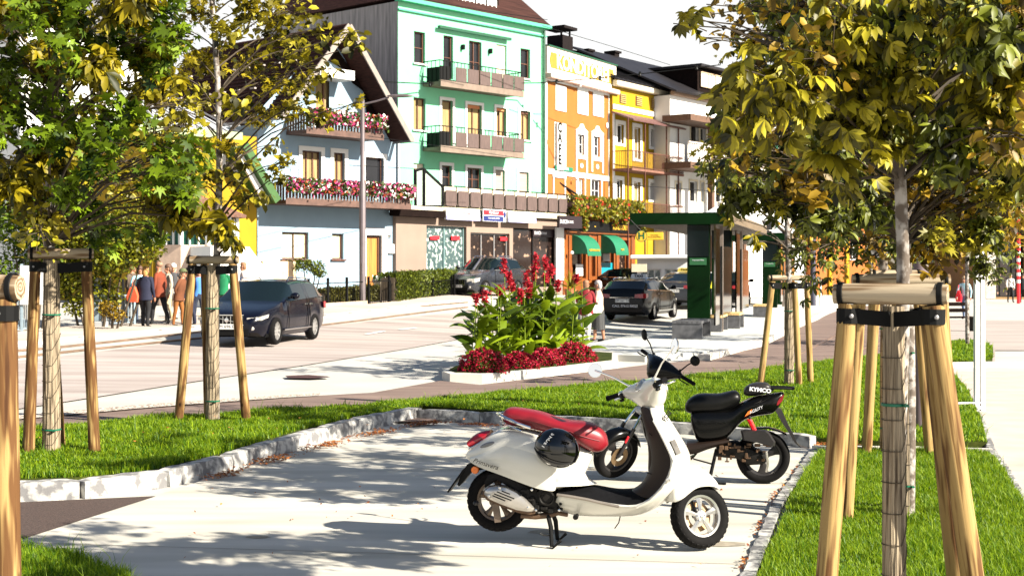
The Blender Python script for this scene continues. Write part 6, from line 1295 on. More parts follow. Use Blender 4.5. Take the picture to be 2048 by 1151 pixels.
pole('marker_post', 1641, 40, 560, .05, m_wht, 'short white marker post right of the dark lamp pole', .05, cat='post')
pole('marker_post', 1607, 40, 560, .05, m_wht, 'short white marker post left of the dark lamp pole', .05, cat='post')
pole('tram_mast', 1460, 44, 240, .10, m_dpole, 'slim dark mast for the tram wires behind the shelter roof', .08, cat='mast')
# white frame of the waiting stand
p = P(1958, 143); root = empty('white_frame_stand', (p.x, p.y, 0), R(12), 'white steel frame stand with perforated foot rail on the right lawn', 'frame')
for dx in (-.04, .05): MB().box((dx-.028, -.03, 0), (dx+.028, .03, ZP(440, 143))).build('post', m_wht, root)
MB().box((-.40, -.03, .02), (.06, .03, .06)).build('foot_rail', m_wht, root); MB().box((-.40, -.03, .10), (.06, .03, .12)).build('foot_rail', m_wht, root)
mb = MB()
for k in range(14): mb.box((-.39+k*.032, -.02, .06), (-.375+k*.032, .02, .10))
mb.build('perforated_panel', m_grey, root); MB().box((-.9, -.02, ZP(470, 143)), (.05, .02, ZP(462, 143))).build('top_rail', m_wht, root)
# bench at right
p = P(1912, 62); root = empty('bench', (p.x, p.y, g(p.x, p.y)), R(8), 'dark bench in the shade left of the white frame stand', 'bench'); 
for k in range(3): MB().box((-.8, -.25+k*.18, .42), (.6, -.10+k*.18, .47)).build('seat_slat', m_dwood, root)
for x in (-.7, .5): MB().box((x-.04, -.22, 0), (x+.04, .22, .42)).build('leg', m_iron, root)
for z in (.6, .8): MB().box((-.8, .30, z), (.6, .34, z+.12)).build('back_slat', m_dwood, root)
# ---------------------------------------------------------------- bus shelters
m_dg = mat('shelter_green', (.0008, .012, .0012), .6, spec=.08, var=.35, scale=1.0, col2=(.001, .018, .002)); m_rfw = mat('white_roof_sheet', (.55, .56, .56), .4, var=.05); m_mir = mat('mirror_panel', (.35, .31, .28), .06, metal=1, var=.12, scale=1.5); m_ben = mat('bench_concrete', (.075, .075, .08), .7, var=.4, scale=6)
m_slat = mat('roof_slat', (.18, .145, .12), .5, var=.15); m_bt = mat('bench_timber', (.55, .38, .16), .6, var=.2)
def shelter(px, s, L_, label, sign=False, pil=(0, 7)):
    p = P(px, s); z0 = g(p.x, p.y)+.12; root = empty('bus_shelter', (p.x, p.y, z0), R(-14.5), label, 'bus shelter', 'shelters on the tram stop platform'); zt = 3.62-z0; zb = zt-.34     # local y runs along the platform
    MB().box((-2.0, 0, zb), (.95, .08, zt)).build('front_fascia', m_dg, root)
    mb = MB(); mb.box((.87, .08, zb+.04), (.95, L_, zt-.02)); mb.box((-2, .08, zb+.04), (-1.92, L_, zt-.02)); mb.build('side_fascia', mat('bronze_fascia', (.14, .10, .06), .5, var=.3), root)
    mb = MB(); mb.box((-1.9, .1, zt-.10), (.86, L_, zt-.03)); mb.loft([[(-.3, 2.2, zt-.03), (.85, 2.2, zt-.03), (.8, 2.6, zt+.02), (-.2, 2.6, zt+.04)], [(-.3, 3.6, zt-.03), (.85, 3.6, zt-.03), (.7, 4.0, zt+.30), (.05, 4.0, zt+.36)], [(-.3, L_, zt-.03), (.85, L_, zt-.03), (.7, L_, zt+.32), (.05, L_, zt+.38)]]); mb.build('roof_sheet', m_rfw, root)
    mb = MB(); n = int(L_/.34)
    for k in range(n): mb.bar((-1.9, .25+k*.34, zb+.02), (.86, .25+k*.34, zb+.02), .14, .05)
    mb.build('ceiling_slats', m_slat, root)
    for k, y in enumerate(pil):
        pl = MB().box((-.34, y+.1, 0), (.30, y+.42, zb), .0).build('pillar', m_dg, root); MB().box((-.33, y+.085, zb-.93), (.29, y+.099, zb-.02)).build('timetable_screen', m_cglass, pl)
        if k == 0:
            pt = MB().box((-.27, y+.08, zb-1.17), (.22, y+.098, zb-.97)).build('name_plate', mat('plate_green', (.015, .10, .03), .5, var=0), pl); text('Franz-Josef-Platz', .05, m_wb, pt, (-.02, y+.075, zb-1.03), (R(90), 0, 0), ext=.001)
        MB().box((.42, y+.2, .25), (.47, y+1.3, zb)).build('mirror_panel', m_mir, root); MB().box((.45, y+1.8, .5), (.48, y+4.6, zb-.6)).build('glass_panel', m_cglass, root)
        MB().box((.40, y+1.9, .0), (.50, y+2.0, zb)).build('steel_post', m_slat, root)
    return root
sh1 = shelter(1397, 69.5, 13, 'near bus shelter with dark green pillar and green front fascia', pil=(0, 6.2)); sh2 = shelter(1540, 45, 12, 'second bus shelter farther along, behind the slim staked tree', pil=(0, 6))
def bench(px, s, wd, dp, label, top=None, rz=-14.5):
    p = P(px, s); z0 = g(p.x, p.y)+.12; root = empty('bench', (p.x, p.y, z0), R(rz), label, 'bench', 'block benches under the shelters')
    for x in (-wd/2, wd/2-.5): MB().box((x, 0, 0), (x+.5, dp*.25, .43)).build('leg', m_ben, root) if wd > 1.2 else None
    MB().box((-wd/2, 0, 0), (wd/2, .12, .42)).build('end_block', m_ben, root); MB().box((-wd/2, dp-.12, 0), (wd/2, dp, .42)).build('end_block', m_ben, root)
    mb = MB()
    for k in range(6): mb.box((-wd/2+wd*k/6+.006, -.02, .42), (-wd/2+wd*(k+1)/6-.006, dp+.02, .49))
    mb.build('seat', top or m_ben, root); return root
bench(1374, 75, .80, 2.0, 'nearest block bench, grey, left of the green pillar foot'); bench(1428, 67, .45, 1.8, 'narrow timber topped bench behind the mirror panel', m_bt); bench(1462, 63.5, .55, 1.4, 'black bench with timber top between the shelter panels', m_bt); bench(1522, 52, .6, 1.4, 'farthest bench under the second shelter', m_bt)
# stop sign
p = P(1283, 70); root = empty('stop_sign', (p.x, p.y, ZP(472, 70)), R(-6), 'round yellow stop sign with green H hanging by the shelter fascia', 'sign')
MB().lathe([(.001, -.02), (.165, -.02), (.165, .02), (.001, .02)], axis='y', n=28).build('disc', mat('dark_sign_green', (.0, .09, .03), .5, var=0), root)
dd = MB().lathe([(.001, -.028), (.145, -.028), (.145, -.02)], axis='y', n=28).build('yellow_face', mat('sign_yellow', (.62, .36, .02), .5, var=0), root); text('H', .27, MATS['dark_sign_green'], dd, (0, -.032, 0), (R(90), 0, 0), bold=.008)
pt = MB().box((.13, -.02, -.11), (.62, .02, .11), .01).build('stop_name_plate', MATS['sign_yellow'], root); text('Gmunden\nFranz Josef Platz', .055, m_blk, pt, (.37, -.024, 0), (R(90), 0, 0), ext=.001)
mb = MB(); mb.tube([(-.02, 0, .16), (-.30, .0, .45), (-.45, 0, .5)], .018, 6); mb.build('bracket', m_blk, root)
# kiosk, a-board
p = P(1326, 40); root = empty('kiosk', (p.x, p.y, g(p.x, p.y)), R(-12), 'low white kiosk with display windows behind the taxis', 'kiosk')
mb = MB(); wall_holes(mb, -1.3, 0, 1.3, 2.0, [(-1.1, .7, -.1, 1.5), (.1, .7, 1.1, 1.5)]); body(mb, -1.3, 1.3, 0, 2.0, 2.0); mb.build('wall', m_wht, root, fixn=False)
for h in ((-1.1, .7, -.1, 1.5), (.1, .7, 1.1, 1.5)): window(root, h, m_wht, 3, 1, glass=pale)
MB().box((-1.6, -.5, 2.0), (1.5, 2.2, 2.2), .05).build('roof', m_wht, root); MB().box((-1.5, -.6, 1.35), (-.75, -.5, 1.75)).build('price_board', m_cream, root)
p = P(1437, 46); root = empty('a_board', (p.x, p.y, g(p.x, p.y)+.9), R(-10), 'yellow folding board on the car roofline behind the shelter', 'advertising board'); MB().loft([[(-.35, -.2, 0), (.35, -.2, 0), (.35, -.16, 0), (-.35, -.16, 0)], [(-.25, 0, .55), (.25, 0, .55), (.25, .04, .55), (-.25, .04, .55)]]).build('front_board', mat('acid_yellow', (.6, .55, .03), .5, var=.1), root); MB().bar((.3, .3, 0), (.22, .05, .55), .05).build('back_leg', m_wht, root); MB().box((-.35, -.2, -.9), (-.3, -.15, 0)).box((.3, -.2, -.9), (.35, -.15, 0)).build('stand', m_iron, root)
# ---------------------------------------------------------------- fences
def fence(name, p0, s0, p1, s1, h, label, m, step=.13, posts=5, r=.011, zoff=0, post_m=None, pr=.035, spear=True, cat='fence', low=.12, plinth=None):
    a = P(p0, s0); b = P(p1, s1); a.z = g(a.x, a.y)+zoff; b.z = g(b.x, b.y)+zoff; d = b-a; L_ = math.hypot(d.x, d.y); root = empty(name, a, math.atan2(d.y, d.x), label, cat); sl = d.z/L_; mb = MB()
    for z in (low, h*.88): mb.bar((0, 0, z), (L_, 0, z+d.z), .03, .03)
    n = int(L_/step)
    for i in range(n+1): x = L_*i/n; mb.add([(x-r, -r, x*sl+low*.5), (x+r, -r, x*sl+low*.5), (x+r, r, x*sl+low*.5), (x-r, r, x*sl+low*.5), (x, 0, x*sl+h*(1 if spear else .88))], [(0, 1, 4), (1, 2, 4), (2, 3, 4), (3, 0, 4)]) if spear else mb.box((x-r, -r, x*sl+low), (x+r, r, x*sl+h*.88))
    mb.build('bars', m, root)
    for i in range(posts+1):
        x = L_*i/posts; MB().box((x-pr, -pr, x*sl-.05), (x+pr, pr, x*sl+h*1.08)).build('post', post_m or m, root)
    if plinth: MB().loft([[(0, -.12, -.3), (0, .12, -.3), (0, .12, plinth), (0, -.12, plinth)], [(L_, -.12, d.z-.3), (L_, .12, d.z-.3), (L_, .12, d.z+plinth), (L_, -.12, d.z+plinth)]]).build('plinth', mat('kerb_plinth', (.40, .30, .22), .9, var=.2, scale=3), root)
    return root
m_bg = mat('blue_grey_steel', (.20, .26, .30), .5, var=.1)
fence('garden_railing', 492, 62, 730, 56, .95, 'black spear topped garden railing left of the street lamp', m_iron, plinth=.16, posts=6, zoff=.0)
fence('garden_gate', 737, 56, 778, 54.5, .95, 'black garden gate right of the street lamp', m_iron, posts=1, plinth=.06, cat='gate')
fence('mesh_fence', 780, 54.3, 903, 48, .78, 'low black mesh fence in front of the clipped hedge', m_iron, step=.09, posts=3, spear=False, r=.006, plinth=.05)
fence('black_railing', 908, 48, 975, 45.5, .85, 'short black railing in front of the grey car by the shops', m_iron, posts=1, spear=False)
fence('light_fence', 200, 73, 268, 71, 1.0, 'pale blue metal fence beside the waiting people', m_bg, posts=1, spear=False, step=.11)
fence('light_fence', 20, 79, 72, 76, .95, 'pale metal fence piece under the white notice board', m_bg, posts=1, spear=False, step=.11)
fence('garden_railing', 190, 69, 300, 67, 1.15, 'dark railing behind the bushy tree and the group', m_iron, posts=2)
p = P(196, 73); root = empty('fence_pillar', (p.x, p.y, g(p.x, p.y)), 0, 'blue grey fence pillar with round cap and stone foot', 'post'); MB().box((-.09, -.09, .2), (.09, .09, 1.22), .01).build('shaft', m_bg, root); MB().ell((0, 0, 1.30), (.09, .09, .09)).build('cap', m_wht, root, smooth=True); MB().box((-.18, -.16, -.1), (.25, .16, .2), .03).build('foot', mat('foot_stone', (.3, .3, .3), .9), root)
p = P(68, 78); root = empty('notice_board', (p.x, p.y, g(p.x, p.y)), R(5), 'blank white notice board behind the leftmost stake frame', 'notice board'); MB().box((-.35, -.03, .75), (.35, .03, 1.75), .01).build('board', m_wht, root)
for x in (-.32, .32): MB().box((x-.03, .03, 0), (x+.03, .09, 1.8)).build('post', m_bg, root)
# potted plant, striped pole
p = P(760, 51); root = empty('stone_planter', (p.x, p.y, g(p.x, p.y)), 0, 'round stone planter beside the timber front door', 'planter'); MB().lathe([(.14, 0), (.2, .1), (.14, .25), (.26, .55), (.3, .6), (.26, .6)], n=16).build('bowl', mat('planter_stone', (.5, .42, .3), .9, var=.2), root, smooth=True); flowers('flowers', root, -.25, .25, -.25, .25, .58, .8, 160, [(m_wht, .5), (FL[0][0], .5)], 61, .05)
p = P(2037, 34); root = empty('striped_pole', (p.x, p.y, g(p.x, p.y)), 0, 'red and white striped pole by the corner shop', 'pole'); MB().lathe([(.10, 0), (.10, ZP(400, 34))], n=12, cap=True).build('shaft', m_red, root)
mb = MB()
for k in range(6): z = 1.2+k*.42; mb.lathe([(.108, z), (.108, z+.2)], n=12)
mb.build('white_band', m_wht, root)
# cafe plants and a parasol
for px, s, lab in ((1140, 44.5, 'spiky potted plant left of the cafe awnings'), (1262, 43, 'spiky potted plant at the right end of the cafe')):
    p = P(px, s); root = empty('potted_palm', (p.x, p.y-.3, g(p.x, p.y)), 0, lab, 'potted plant'); MB().lathe([(.2, 0), (.28, .45), (.24, .45)], n=14).build('pot', mat('terracotta', (.35, .12, .05), .8), root, smooth=True); rg = random.Random(px); mb = MB()
    for k in range(26): canna_leaf(mb, (0, 0, .45), rg.uniform(0, 6.3), rg.uniform(.5, 1.4), rg.uniform(.7, 1.15), .07, rg, rg.uniform(.4, 1.4))
    mb.build('foliage', m_ly, root, fixn=False)
# ---------------------------------------------------------------- overhead wires
def wire(pts, label, ins=0, r=.014, sag=0.0, cat='overhead wire', group='overhead tram wires'):
    P3 = [Vector(((x-1024)/s, FPX/s, ZP(y, s))) for x, y, s in pts]; root = empty('overhead_wire', P3[0], 0, label, cat, group); loc = [p-P3[0] for p in P3]; mb = MB(); fine = []
    for a, b in zip(loc, loc[1:]):
        for k in range(6): t = k/6; fine.append(a.lerp(b, t)+Vector((0, 0, -sag*4*t*(1-t))))
    fine.append(loc[-1]); mb.tube(fine, r, 5); mb.build('cable', m_blk, root)
    if ins:
        for k in range(ins): q = fine[int((k+.5)*len(fine)/ins)]; MB().lathe([(.02, -.12), (.07, -.08), (.05, 0), (.07, .08), (.02, .12)], (q.x, q.y, q.z), 'z', 8).build('insulator', m_blk, root)
    return root
wire([(640, 158, 50), (860, 168, 45), (1080, 166, 42)], 'thick black wire across the green house balconies', 3, .025)
wire([(1080, 166, 42), (1180, 158, 42), (1300, 146, 42), (1440, 130, 42)], 'thick wire from the orange house to the white house', 4, .025)
wire([(1085, 52, 45), (1220, 92, 43), (1340, 130, 40)], 'thin wire rising from the dormer across the sky')
wire([(820, -5, 50), (960, 20, 48), (1095, 40, 46)], 'thin wire high across the green house roof edge')
wire([(690, 330, 56), (885, 340, 50)], 'thin level wire by the street lamp', 0, .012)
wire([(735, 272, 56), (900, 295, 50), (1050, 318, 46)], 'thin wire below the middle balcony', 0, .010)
wire([(1260, 370, 50), (1400, 380, 46), (1560, 400, 42)], 'thin wire above the shelter roof', 0, .012)
wire([(1610, 180, 60), (1780, 150, 80), (2100, 110, 120)], 'thin wire through the right hand trees', 0, .012)
# ================================================================ the two scooters
m_cw = mat('cream_white_paint', (.62, .60, .53), .22, var=.03, scale=1, coat=.8); m_seat = mat('red_leather', (.17, .004, .010), .42, var=.22, scale=5, bump=.12, detail=6)
m_inner = mat('brown_black_panel', (.016, .009, .006), .5, spec=.25, var=.25, scale=5); m_matt = mat('rubber_mat', (.004, .004, .005), .8, spec=.12, var=.2, scale=30); m_or2 = mat('orange_reflector', (.85, .20, .03), .25, var=.1, scale=30)
m_eng = mat('engine_black', (.006, .005, .004), .6, spec=.25, var=.5, scale=9); m_exh = mat('muffler_silver', (.55, .52, .48), .28, metal=.8, var=.15, scale=6); m_brown = mat('exhaust_pipe', (.12, .07, .04), .5, metal=.5, var=.4, scale=12)
m_glossk = mat('gloss_black', (.002, .002, .002), .04, var=0, coat=.35); m_kp = mat('scooter_black', (.002, .002, .002), .25, var=.2, scale=3, coat=.1, spec=.2); m_kg = mat('satin_grey', (.02, .018, .018), .4, spec=.35, var=.2, scale=4); m_brass = mat('brake_disc', (.30, .2, .11), .35, metal=.8, var=.2); m_lens = mat('clear_lens', (.50, .50, .48), .1, var=.2, scale=20)
def sring(x, zt, zb, w, n=20, e=2.4, yc=0.0, tw=1.0, skew=0.0):
    """superellipse ring in the plane x = const; tw narrows the lower half; skew leans x with z"""
    out = []; cz = (zt+zb)/2; hz_ = (zt-zb)/2
    for k in range(n):
        t = 2*math.pi*k/n; c, s = math.cos(t), math.sin(t); y = w*math.copysign(abs(c)**(2/e), c); z = hz_*math.copysign(abs(s)**(2/e), s)
        if z < 0: y *= 1-(1-tw)*(-z/hz_)
        out.append((x+skew*z, yc+y, cz+z))
    return out
class Map:
    """photo pixels to (forward, up) in the mid plane of a scooter standing at X0, Y0 and heading ang"""
    def __init__(s, X0, Y0, ang): s.X0, s.Y0, s.a = X0, Y0, ang
    def __call__(s, px, py, y=0.0):
        k = (px-1024)/FPX; c, sn = math.cos(s.a), math.sin(s.a); X = s.X0-sn*y; Y = s.Y0+c*y; x = (k*Y-X)/(c-k*sn); yy = Y+x*sn; return x, HC+(HY-py)*yy/FPX
VA = R(-9.9); mp_ = Map(-.097, 10.23, VA); za = lambda zx, zy, y=0: mp_(880+zx/3.597, 780+zy/3.597, y); zb_ = lambda zx, zy, y=0: mp_(1120+zx/3.386, 780+zy/3.386, y); zc_ = lambda zx, zy, y=0: mp_(1150+zx/4.797, 640+zy/4.797, y)
V = empty('motor_scooter', (-.097, 10.23, 0), VA, 'cream white scooter with a long red seat on its centre stand, on the pale pad', 'scooter')
# --- rear body shell
def loftprof(mb, pts, top, bot, wfn, n=20, e=2.4, tw=.8):
    rg = []
    for x in pts: rg.append(sring(x, top(x), bot(x), wfn(x), n, e, 0, tw))
    return mb.loft(rg)
def poly_fn(pts): p = sorted(pts); return ypr(p)
top = poly_fn([za(*p) for p in [(188, 468), (205, 425), (260, 385), (330, 330), (400, 285), (470, 255), (560, 262), (640, 272), (760, 300), (900, 340), (1000, 375), (1060, 420), (1095, 436), (1105, 450)]])
bot = poly_fn([za(*p) for p in [(188, 478), (225, 508), (300, 545), (380, 566), (500, 602), (620, 650), (740, 692), (850, 714), (900, 700), (960, 676), (1030, 640), (1060, 560), (1105, 470)]])
X_ = lambda zx: za(zx, 500)[0]
wf = ypr([(X_(188), .045), (X_(230), .10), (X_(320), .155), (X_(450), .195), (X_(600), .215), (X_(760), .21), (X_(880), .18), (X_(960), .14), (X_(1040), .115), (X_(1105), .08)])
mb = MB(); loftprof(mb, [X_(z) for z in (188, 200, 230, 280, 340, 410, 480, 560, 640, 720, 790, 850, 900, 950, 1000, 1040, 1075, 1105)], top, bot, wf, 24, 2.7, .88)
body_ = mb.build('rear_body', m_cw, V, smooth=True, sub=1)
# seat column down to the floor
mb = MB(); cc = [((1105, 440), .10, 30), ((1085, 470), .11, 45), ((1045, 540), .12, 70), ((1050, 610), .13, 80), ((1090, 655), .15, 80), ((1125, 668), .16, 40)]
rg = []
for (zx, zy), w_, dx in [((1100, 435), .09, 60), ((1070, 470), .10, 80), ((1040, 530), .12, 110), ((1042, 590), .135, 130), ((1075, 640), .15, 160), ((1130, 668), .165, 220)]:
    x, z = za(zx, zy); d = dx/3.597/278; rg.append([(x, 0, z)] + [(x-d*t*t*.6-(.02 if t > .9 else 0), -w_*t, z-.0) for t in (.35, .65, .85, 1)] + [(x-d*1.4, -w_*1.0, z-.01), (x-d*1.4, w_*1.0, z-.01)] + [(x-d*t*t*.6-(.02 if t > .9 else 0), w_*t, z) for t in (1, .85, .65, .35)])
mb.loft(rg); mb.build('seat_column', m_cw, V, smooth=True, angle=60)
# side cowl panel: a bulging shell on each side
for sg in (-1, 1):
    mb = MB(); rg = []
    for i, zx in enumerate((235, 300, 380, 470, 560, 650, 740, 820, 860)):
        x = X_(zx); t = i/8; z1 = top(x)-.055-.03*t; z0 = bot(x)+.012; b = wf(x); row = []
        for j in range(7):
            v_ = j/6; zz = z0+(z1-z0)*v_; bul = math.sin(math.pi*min(1, max(0, v_)))**.6*math.sin(math.pi*min(.97, max(.03, t)))**.5; row.append((x, sg*(b*.955+.020*bul*1.3-.05*max(0, v_-.55)), zz))
        rg.append(row)
    mb.loft(rg, cap=False, closed=False); mb.build('side_cowl', m_cw, V, smooth=True, sub=1)
text('Primavera', .046, m_blk, V, (za(368, 500)[0], -.215, za(368, 505)[1]+.005), (R(90), R(16), 0), ext=.002, shear=.35)
# --- seat
st_ = poly_fn([za(*p) for p in [(456, 190), (462, 150), (485, 122), (530, 118), (640, 134), (740, 155), (820, 190), (900, 212), (1000, 218), (1060, 220), (1130, 246), (1185, 290), (1208, 345), (1212, 380)]])
sb_ = poly_fn([za(*p) for p in [(456, 200), (470, 236), (520, 252), (580, 256), (640, 268), (700, 280), (790, 300), (870, 310), (960, 345), (1000, 385), (1080, 432), (1130, 446), (1180, 435), (1212, 390)]])
sw_ = ypr([(X_(456), .07), (X_(480), .11), (X_(560), .135), (X_(700), .14), (X_(820), .15), (X_(940), .165), (X_(1040), .16), (X_(1130), .12), (X_(1190), .085), (X_(1212), .05)])
mb = MB(); loftprof(mb, [X_(z) for z in (456, 465, 485, 530, 600, 670, 740, 800, 860, 920, 980, 1040, 1090, 1135, 1175, 1200, 1212)], st_, sb_, sw_, 22, 2.9, .92); seat = mb.build('seat', m_seat, V, smooth=True, sub=1)
mb = MB(); pts = []
for zx in range(480, 1190, 40):
    x = X_(zx); pts.append((x, -sw_(x)*1.0, sb_(x)+(st_(x)-sb_(x))*.52))
mb.tube(pts, .003, 5); mb.build('seam', mat('dark_seam', (.15, .004, .01), .6, var=0), seat, smooth=True)
# --- grab rail, lights, plate
mb = MB(); q = [za(650, 270, -.16), za(560, 238, -.16), za(480, 203, -.155), za(430, 182, -.12), za(415, 168, 0)]; ys_ = [-.15, -.155, -.155, -.10, 0]
L1 = [(a, y, z) for (a, z), y in zip(q, ys_)]; mb.tube(L1+[(a, -y, z) for a, y, z in L1[-2::-1]], .012, 8); q2 = [(a+.02, y*.9, z-.055) for a, y, z in L1[1:]]; mb.tube(q2+[(a, -y, z) for a, y, z in q2[-2::-1]], .008, 6)
mb.tube([L1[3], q2[2]], .008, 6); mb.tube([(*[za(435, 190)[0]], 0, za(435, 190)[1]), (za(455, 255)[0], 0, za(455, 255)[1])], .012, 6); mb.build('grab_rail', m_chr, V, smooth=True)
a0, a1 = za(212, 385), za(372, 300); mb = MB(); rg = []
for i in range(7):
    t = i/6; x = a0[0]+(a1[0]-a0[0])*t; z = a0[1]+(a1[1]-a0[1])*t; h = .038*math.sin(math.pi*(.12+.8*t))**.5; rg.append([(x-h*.5*math.cos(k)-.0, .075*(1-.2*t)*math.sin(k)*1.0, z+h*math.cos(k)*1.0) for k in [2*math.pi*j/14 for j in range(14)]])
mb.loft(rg); tl = mb.build('tail_light', m_tl, V, smooth=True); MB().tube([(a0[0]+.01, -.078, a0[1]-.028), ((a0[0]+a1[0])/2, -.085, (a0[1]+a1[1])/2-.03), (a1[0]+.02, -.07, a1[1]-.01)], .006, 6).build('chrome_rim', m_chr, tl, smooth=True)
b0, b1 = za(285, 412, -.15), za(398, 372, -.17)
for sg in (-1, 1):
    mb = MB(); mb.M = Matrix.Translation(((b0[0]+b1[0])/2, sg*.150, (b0[1]+b1[1])/2+.0)) @ Matrix.Rotation(sg*.28, 4, 'Z') @ Matrix.Rotation(-.33, 4, 'Y'); mb.ell((0, 0, 0), (.065, .02, .017)); mb.build('turn_signal', mat('smoked_lens', (.16, .16, .16), .12, var=.2, scale=20), V, smooth=True)
mb = MB(); rg = []
for zx, zy, w_, h in ((318, 530, .06, .05), (270, 535, .06, .06), (225, 545, .055, .05), (190, 590, .05, .04), (160, 640, .04, .03), (135, 678, .03, .015)): x, z = za(zx, zy); rg.append([(x-h*.4, -w_, z+h*.4), (x+h*.5, -w_, z-h*.5), (x+h*.5, w_, z-h*.5), (x-h*.4, w_, z+h*.4)])
mb.loft(rg); pl = mb.build('plate_bracket', m_blk, V, smooth=True, angle=40)
p0, p1 = za(183, 560), za(68, 722); mb = MB(); mb.bar((p0[0], 0, p0[1]), (p1[0], 0, p1[1]), .13, .012, up=(1, 0, -.6)); mb.build('number_plate', m_blk, pl)
c = za(251, 572, -.09); MB().lathe([(.001, -.105), (.024, -.103), (.028, -.09), (.028, -.07)], (c[0], 0, c[1]), 'y', 18).build('reflector', m_or2, pl, smooth=True)
# --- rear wheel, engine, muffler
wc = za(420, 785)
def scooter_wheel(par, r, wd, rimm, spokes, name='wheel', tread=True, rimr=.64, fat=.12, side=-1):
    w_ = empty(name, (0, 0, 0)); w_.parent = par; h = wd/2; n = 48; prof = [(rimr, -.62), (.74, -.92), (.86, -1), (.94, -.82), (.985, -.45), (1, 0), (.985, .45), (.94, .82), (.86, 1), (.74, .92), (rimr, .62), (rimr-.03, 0)]
    MB().lathe([(a*r, b*h) for a, b in prof+prof[:1]], axis='y', n=n).build('tyre', m_tyre, w_, smooth=True, angle=70)
    if tread:
        mb = MB()
        for k in range(30):
            a = 2*math.pi*k/30
            for sg in (-1, 1):
                mb.M = Matrix.Rotation(a+(.1 if sg > 0 else 0), 4, 'Y'); mb.loft([[(-.014, sg*h*.10, r*.994), (.006, sg*h*.10, r*.994), (.006, sg*h*.10, r*1.012), (-.014, sg*h*.10, r*1.012)], [(-.002, sg*h*.55, r*.965), (.020, sg*h*.55, r*.965), (.020, sg*h*.55, r*.992), (-.002, sg*h*.55, r*.992)], [(.012, sg*h*.93, r*.89), (.030, sg*h*.93, r*.89), (.030, sg*h*.96, r*.925), (.012, sg*h*.96, r*.925)]])
        mb.M = None; mb.build('tread_blocks', m_tyre, w_)
    mb = MB(); mb.lathe([(rimr*r*1.04, -h*.66), (rimr*r*1.02, -h*.72), (rimr*r*.93, -h*.62), (rimr*r*.88, -h*.2), (rimr*r*.88, h*.2), (rimr*r*.93, h*.62), (rimr*r*1.02, h*.72), (rimr*r*1.04, h*.66)], axis='y', n=n)
    mb.lathe([(.001, side*h*.55), (r*.15, side*h*.52), (r*.19, side*h*.40), (r*.19, -side*h*.3)], axis='y', n=20)
    for k in range(spokes):
        a = 2*math.pi*(k+.25)/spokes; d = Vector((math.cos(a), 0, math.sin(a))); t = Vector((-math.sin(a), 0, math.cos(a))); rg = []
        for q, wv, th in ((.10, .075, .46), (.3, .055, .44), (.62, .085, .40), (.86, .135, .36)):
            c = d*r*rimr*q/.86*.9; ww = t*r*fat*wv*8; rg.append([c-ww+Vector((0, side*h*th*.8, 0)), c+Vector((0, side*h*(th+.12), 0)), c+ww+Vector((0, side*h*th*.8, 0)), c+ww*.8+Vector((0, side*h*.05, 0)), c-ww*.8+Vector((0, side*h*.05, 0))])
        mb.loft(rg)
    mb.build('rim', rimm, w_, smooth=True, angle=35)
    mb = MB()
    for k in range(5): a = 2*math.pi*k/5+.3; mb.lathe([(.001, side*h*.62), (.009, side*h*.60), (.009, side*h*.4)], (math.cos(a)*r*.135, 0, math.sin(a)*r*.135), 'y', 8)
    mb.lathe([(.001, side*h*.66), (.013, side*h*.62), (.014, side*h*.5)], axis='y', n=10); mb.build('wheel_bolt', m_chr, w_); return w_
m_dalloy = mat('dusty_alloy', (.16, .12, .09), .45, metal=.5, var=.35, scale=10)
rw_ = scooter_wheel(V, .226, .115, m_dalloy, 5); rw_.location = (wc[0], 0, wc[1])
mb = MB(); cx, cz = wc; rg = []
for zx, zt2, zb2, w_ in ((330, 585, 700, .05), (420, 575, 640, .09), (520, 600, 690, .12), (620, 640, 810, .13), (720, 690, 860, .13), (800, 705, 880, .13), (860, 715, 870, .12), (890, 760, 850, .08)):
    x, z1 = za(zx, zt2); _, z0 = za(zx, zb2); rg.append(sring(x, z1, z0, w_, 12, 3.5))
mb.loft(rg); en = mb.build('engine', m_eng, V, smooth=True, angle=40)
c = za(768, 770, -.14); mb = MB(); mb.lathe([(.055, -.13), (.056, -.155), (.048, -.158), (.040, -.145), (.028, -.146), (.026, -.152), (.001, -.152)], (c[0], 0, c[1]), 'y', 26); mb.build('fan_cover', m_eng, en, smooth=True, angle=30)
mb = MB(); rr_ = random.Random(4)
for k in range(26): c = za(rr_.uniform(620, 900), rr_.uniform(690, 860)); mb.cbox((c[0], -.13+rr_.uniform(-.012, .01), c[1]), (rr_.uniform(.01, .05), .03, rr_.uniform(.01, .04)), .004)
mb.build('engine_fittings', m_eng, en)
mb = MB()
for zx, zy in ((686, 690), (715, 835), (880, 835), (660, 640)): c = za(zx, zy); mb.lathe([(.001, -.165), (.009, -.163), (.010, -.14)], (c[0], 0, c[1]), 'y', 8)
mb.build('bolt', m_chr, en)
mf = [za(*p, -.15) for p in [(318, 745), (322, 715), (350, 690), (410, 680), (480, 690), (560, 728), (620, 780), (680, 845), (672, 868), (640, 874), (560, 862), (450, 822), (350, 778)]]
mcx = sum(p[0] for p in mf)/len(mf); mcz = sum(p[1] for p in mf)/len(mf); mb = MB()
sc_ = lambda f_: [(mcx+(x-mcx)*f_, mcz+(z-mcz)*f_) for x, z in mf]
mb.loft([[(x, -.11, z) for x, z in sc_(.95)], [(x, -.16, z) for x, z in sc_(1.0)], [(x, -.178, z) for x, z in sc_(.9)], [(x, -.184, z) for x, z in sc_(.6)]]); mu = mb.build('muffler', m_exh, V, smooth=True, angle=50)
mb = MB(); mb.loft([[(x, -.07, z-.012) for x, z in sc_(1.07)], [(x, -.155, z-.012) for x, z in sc_(1.06)]]); mb.build('muffler_body', m_brown, mu, smooth=True, angle=50)
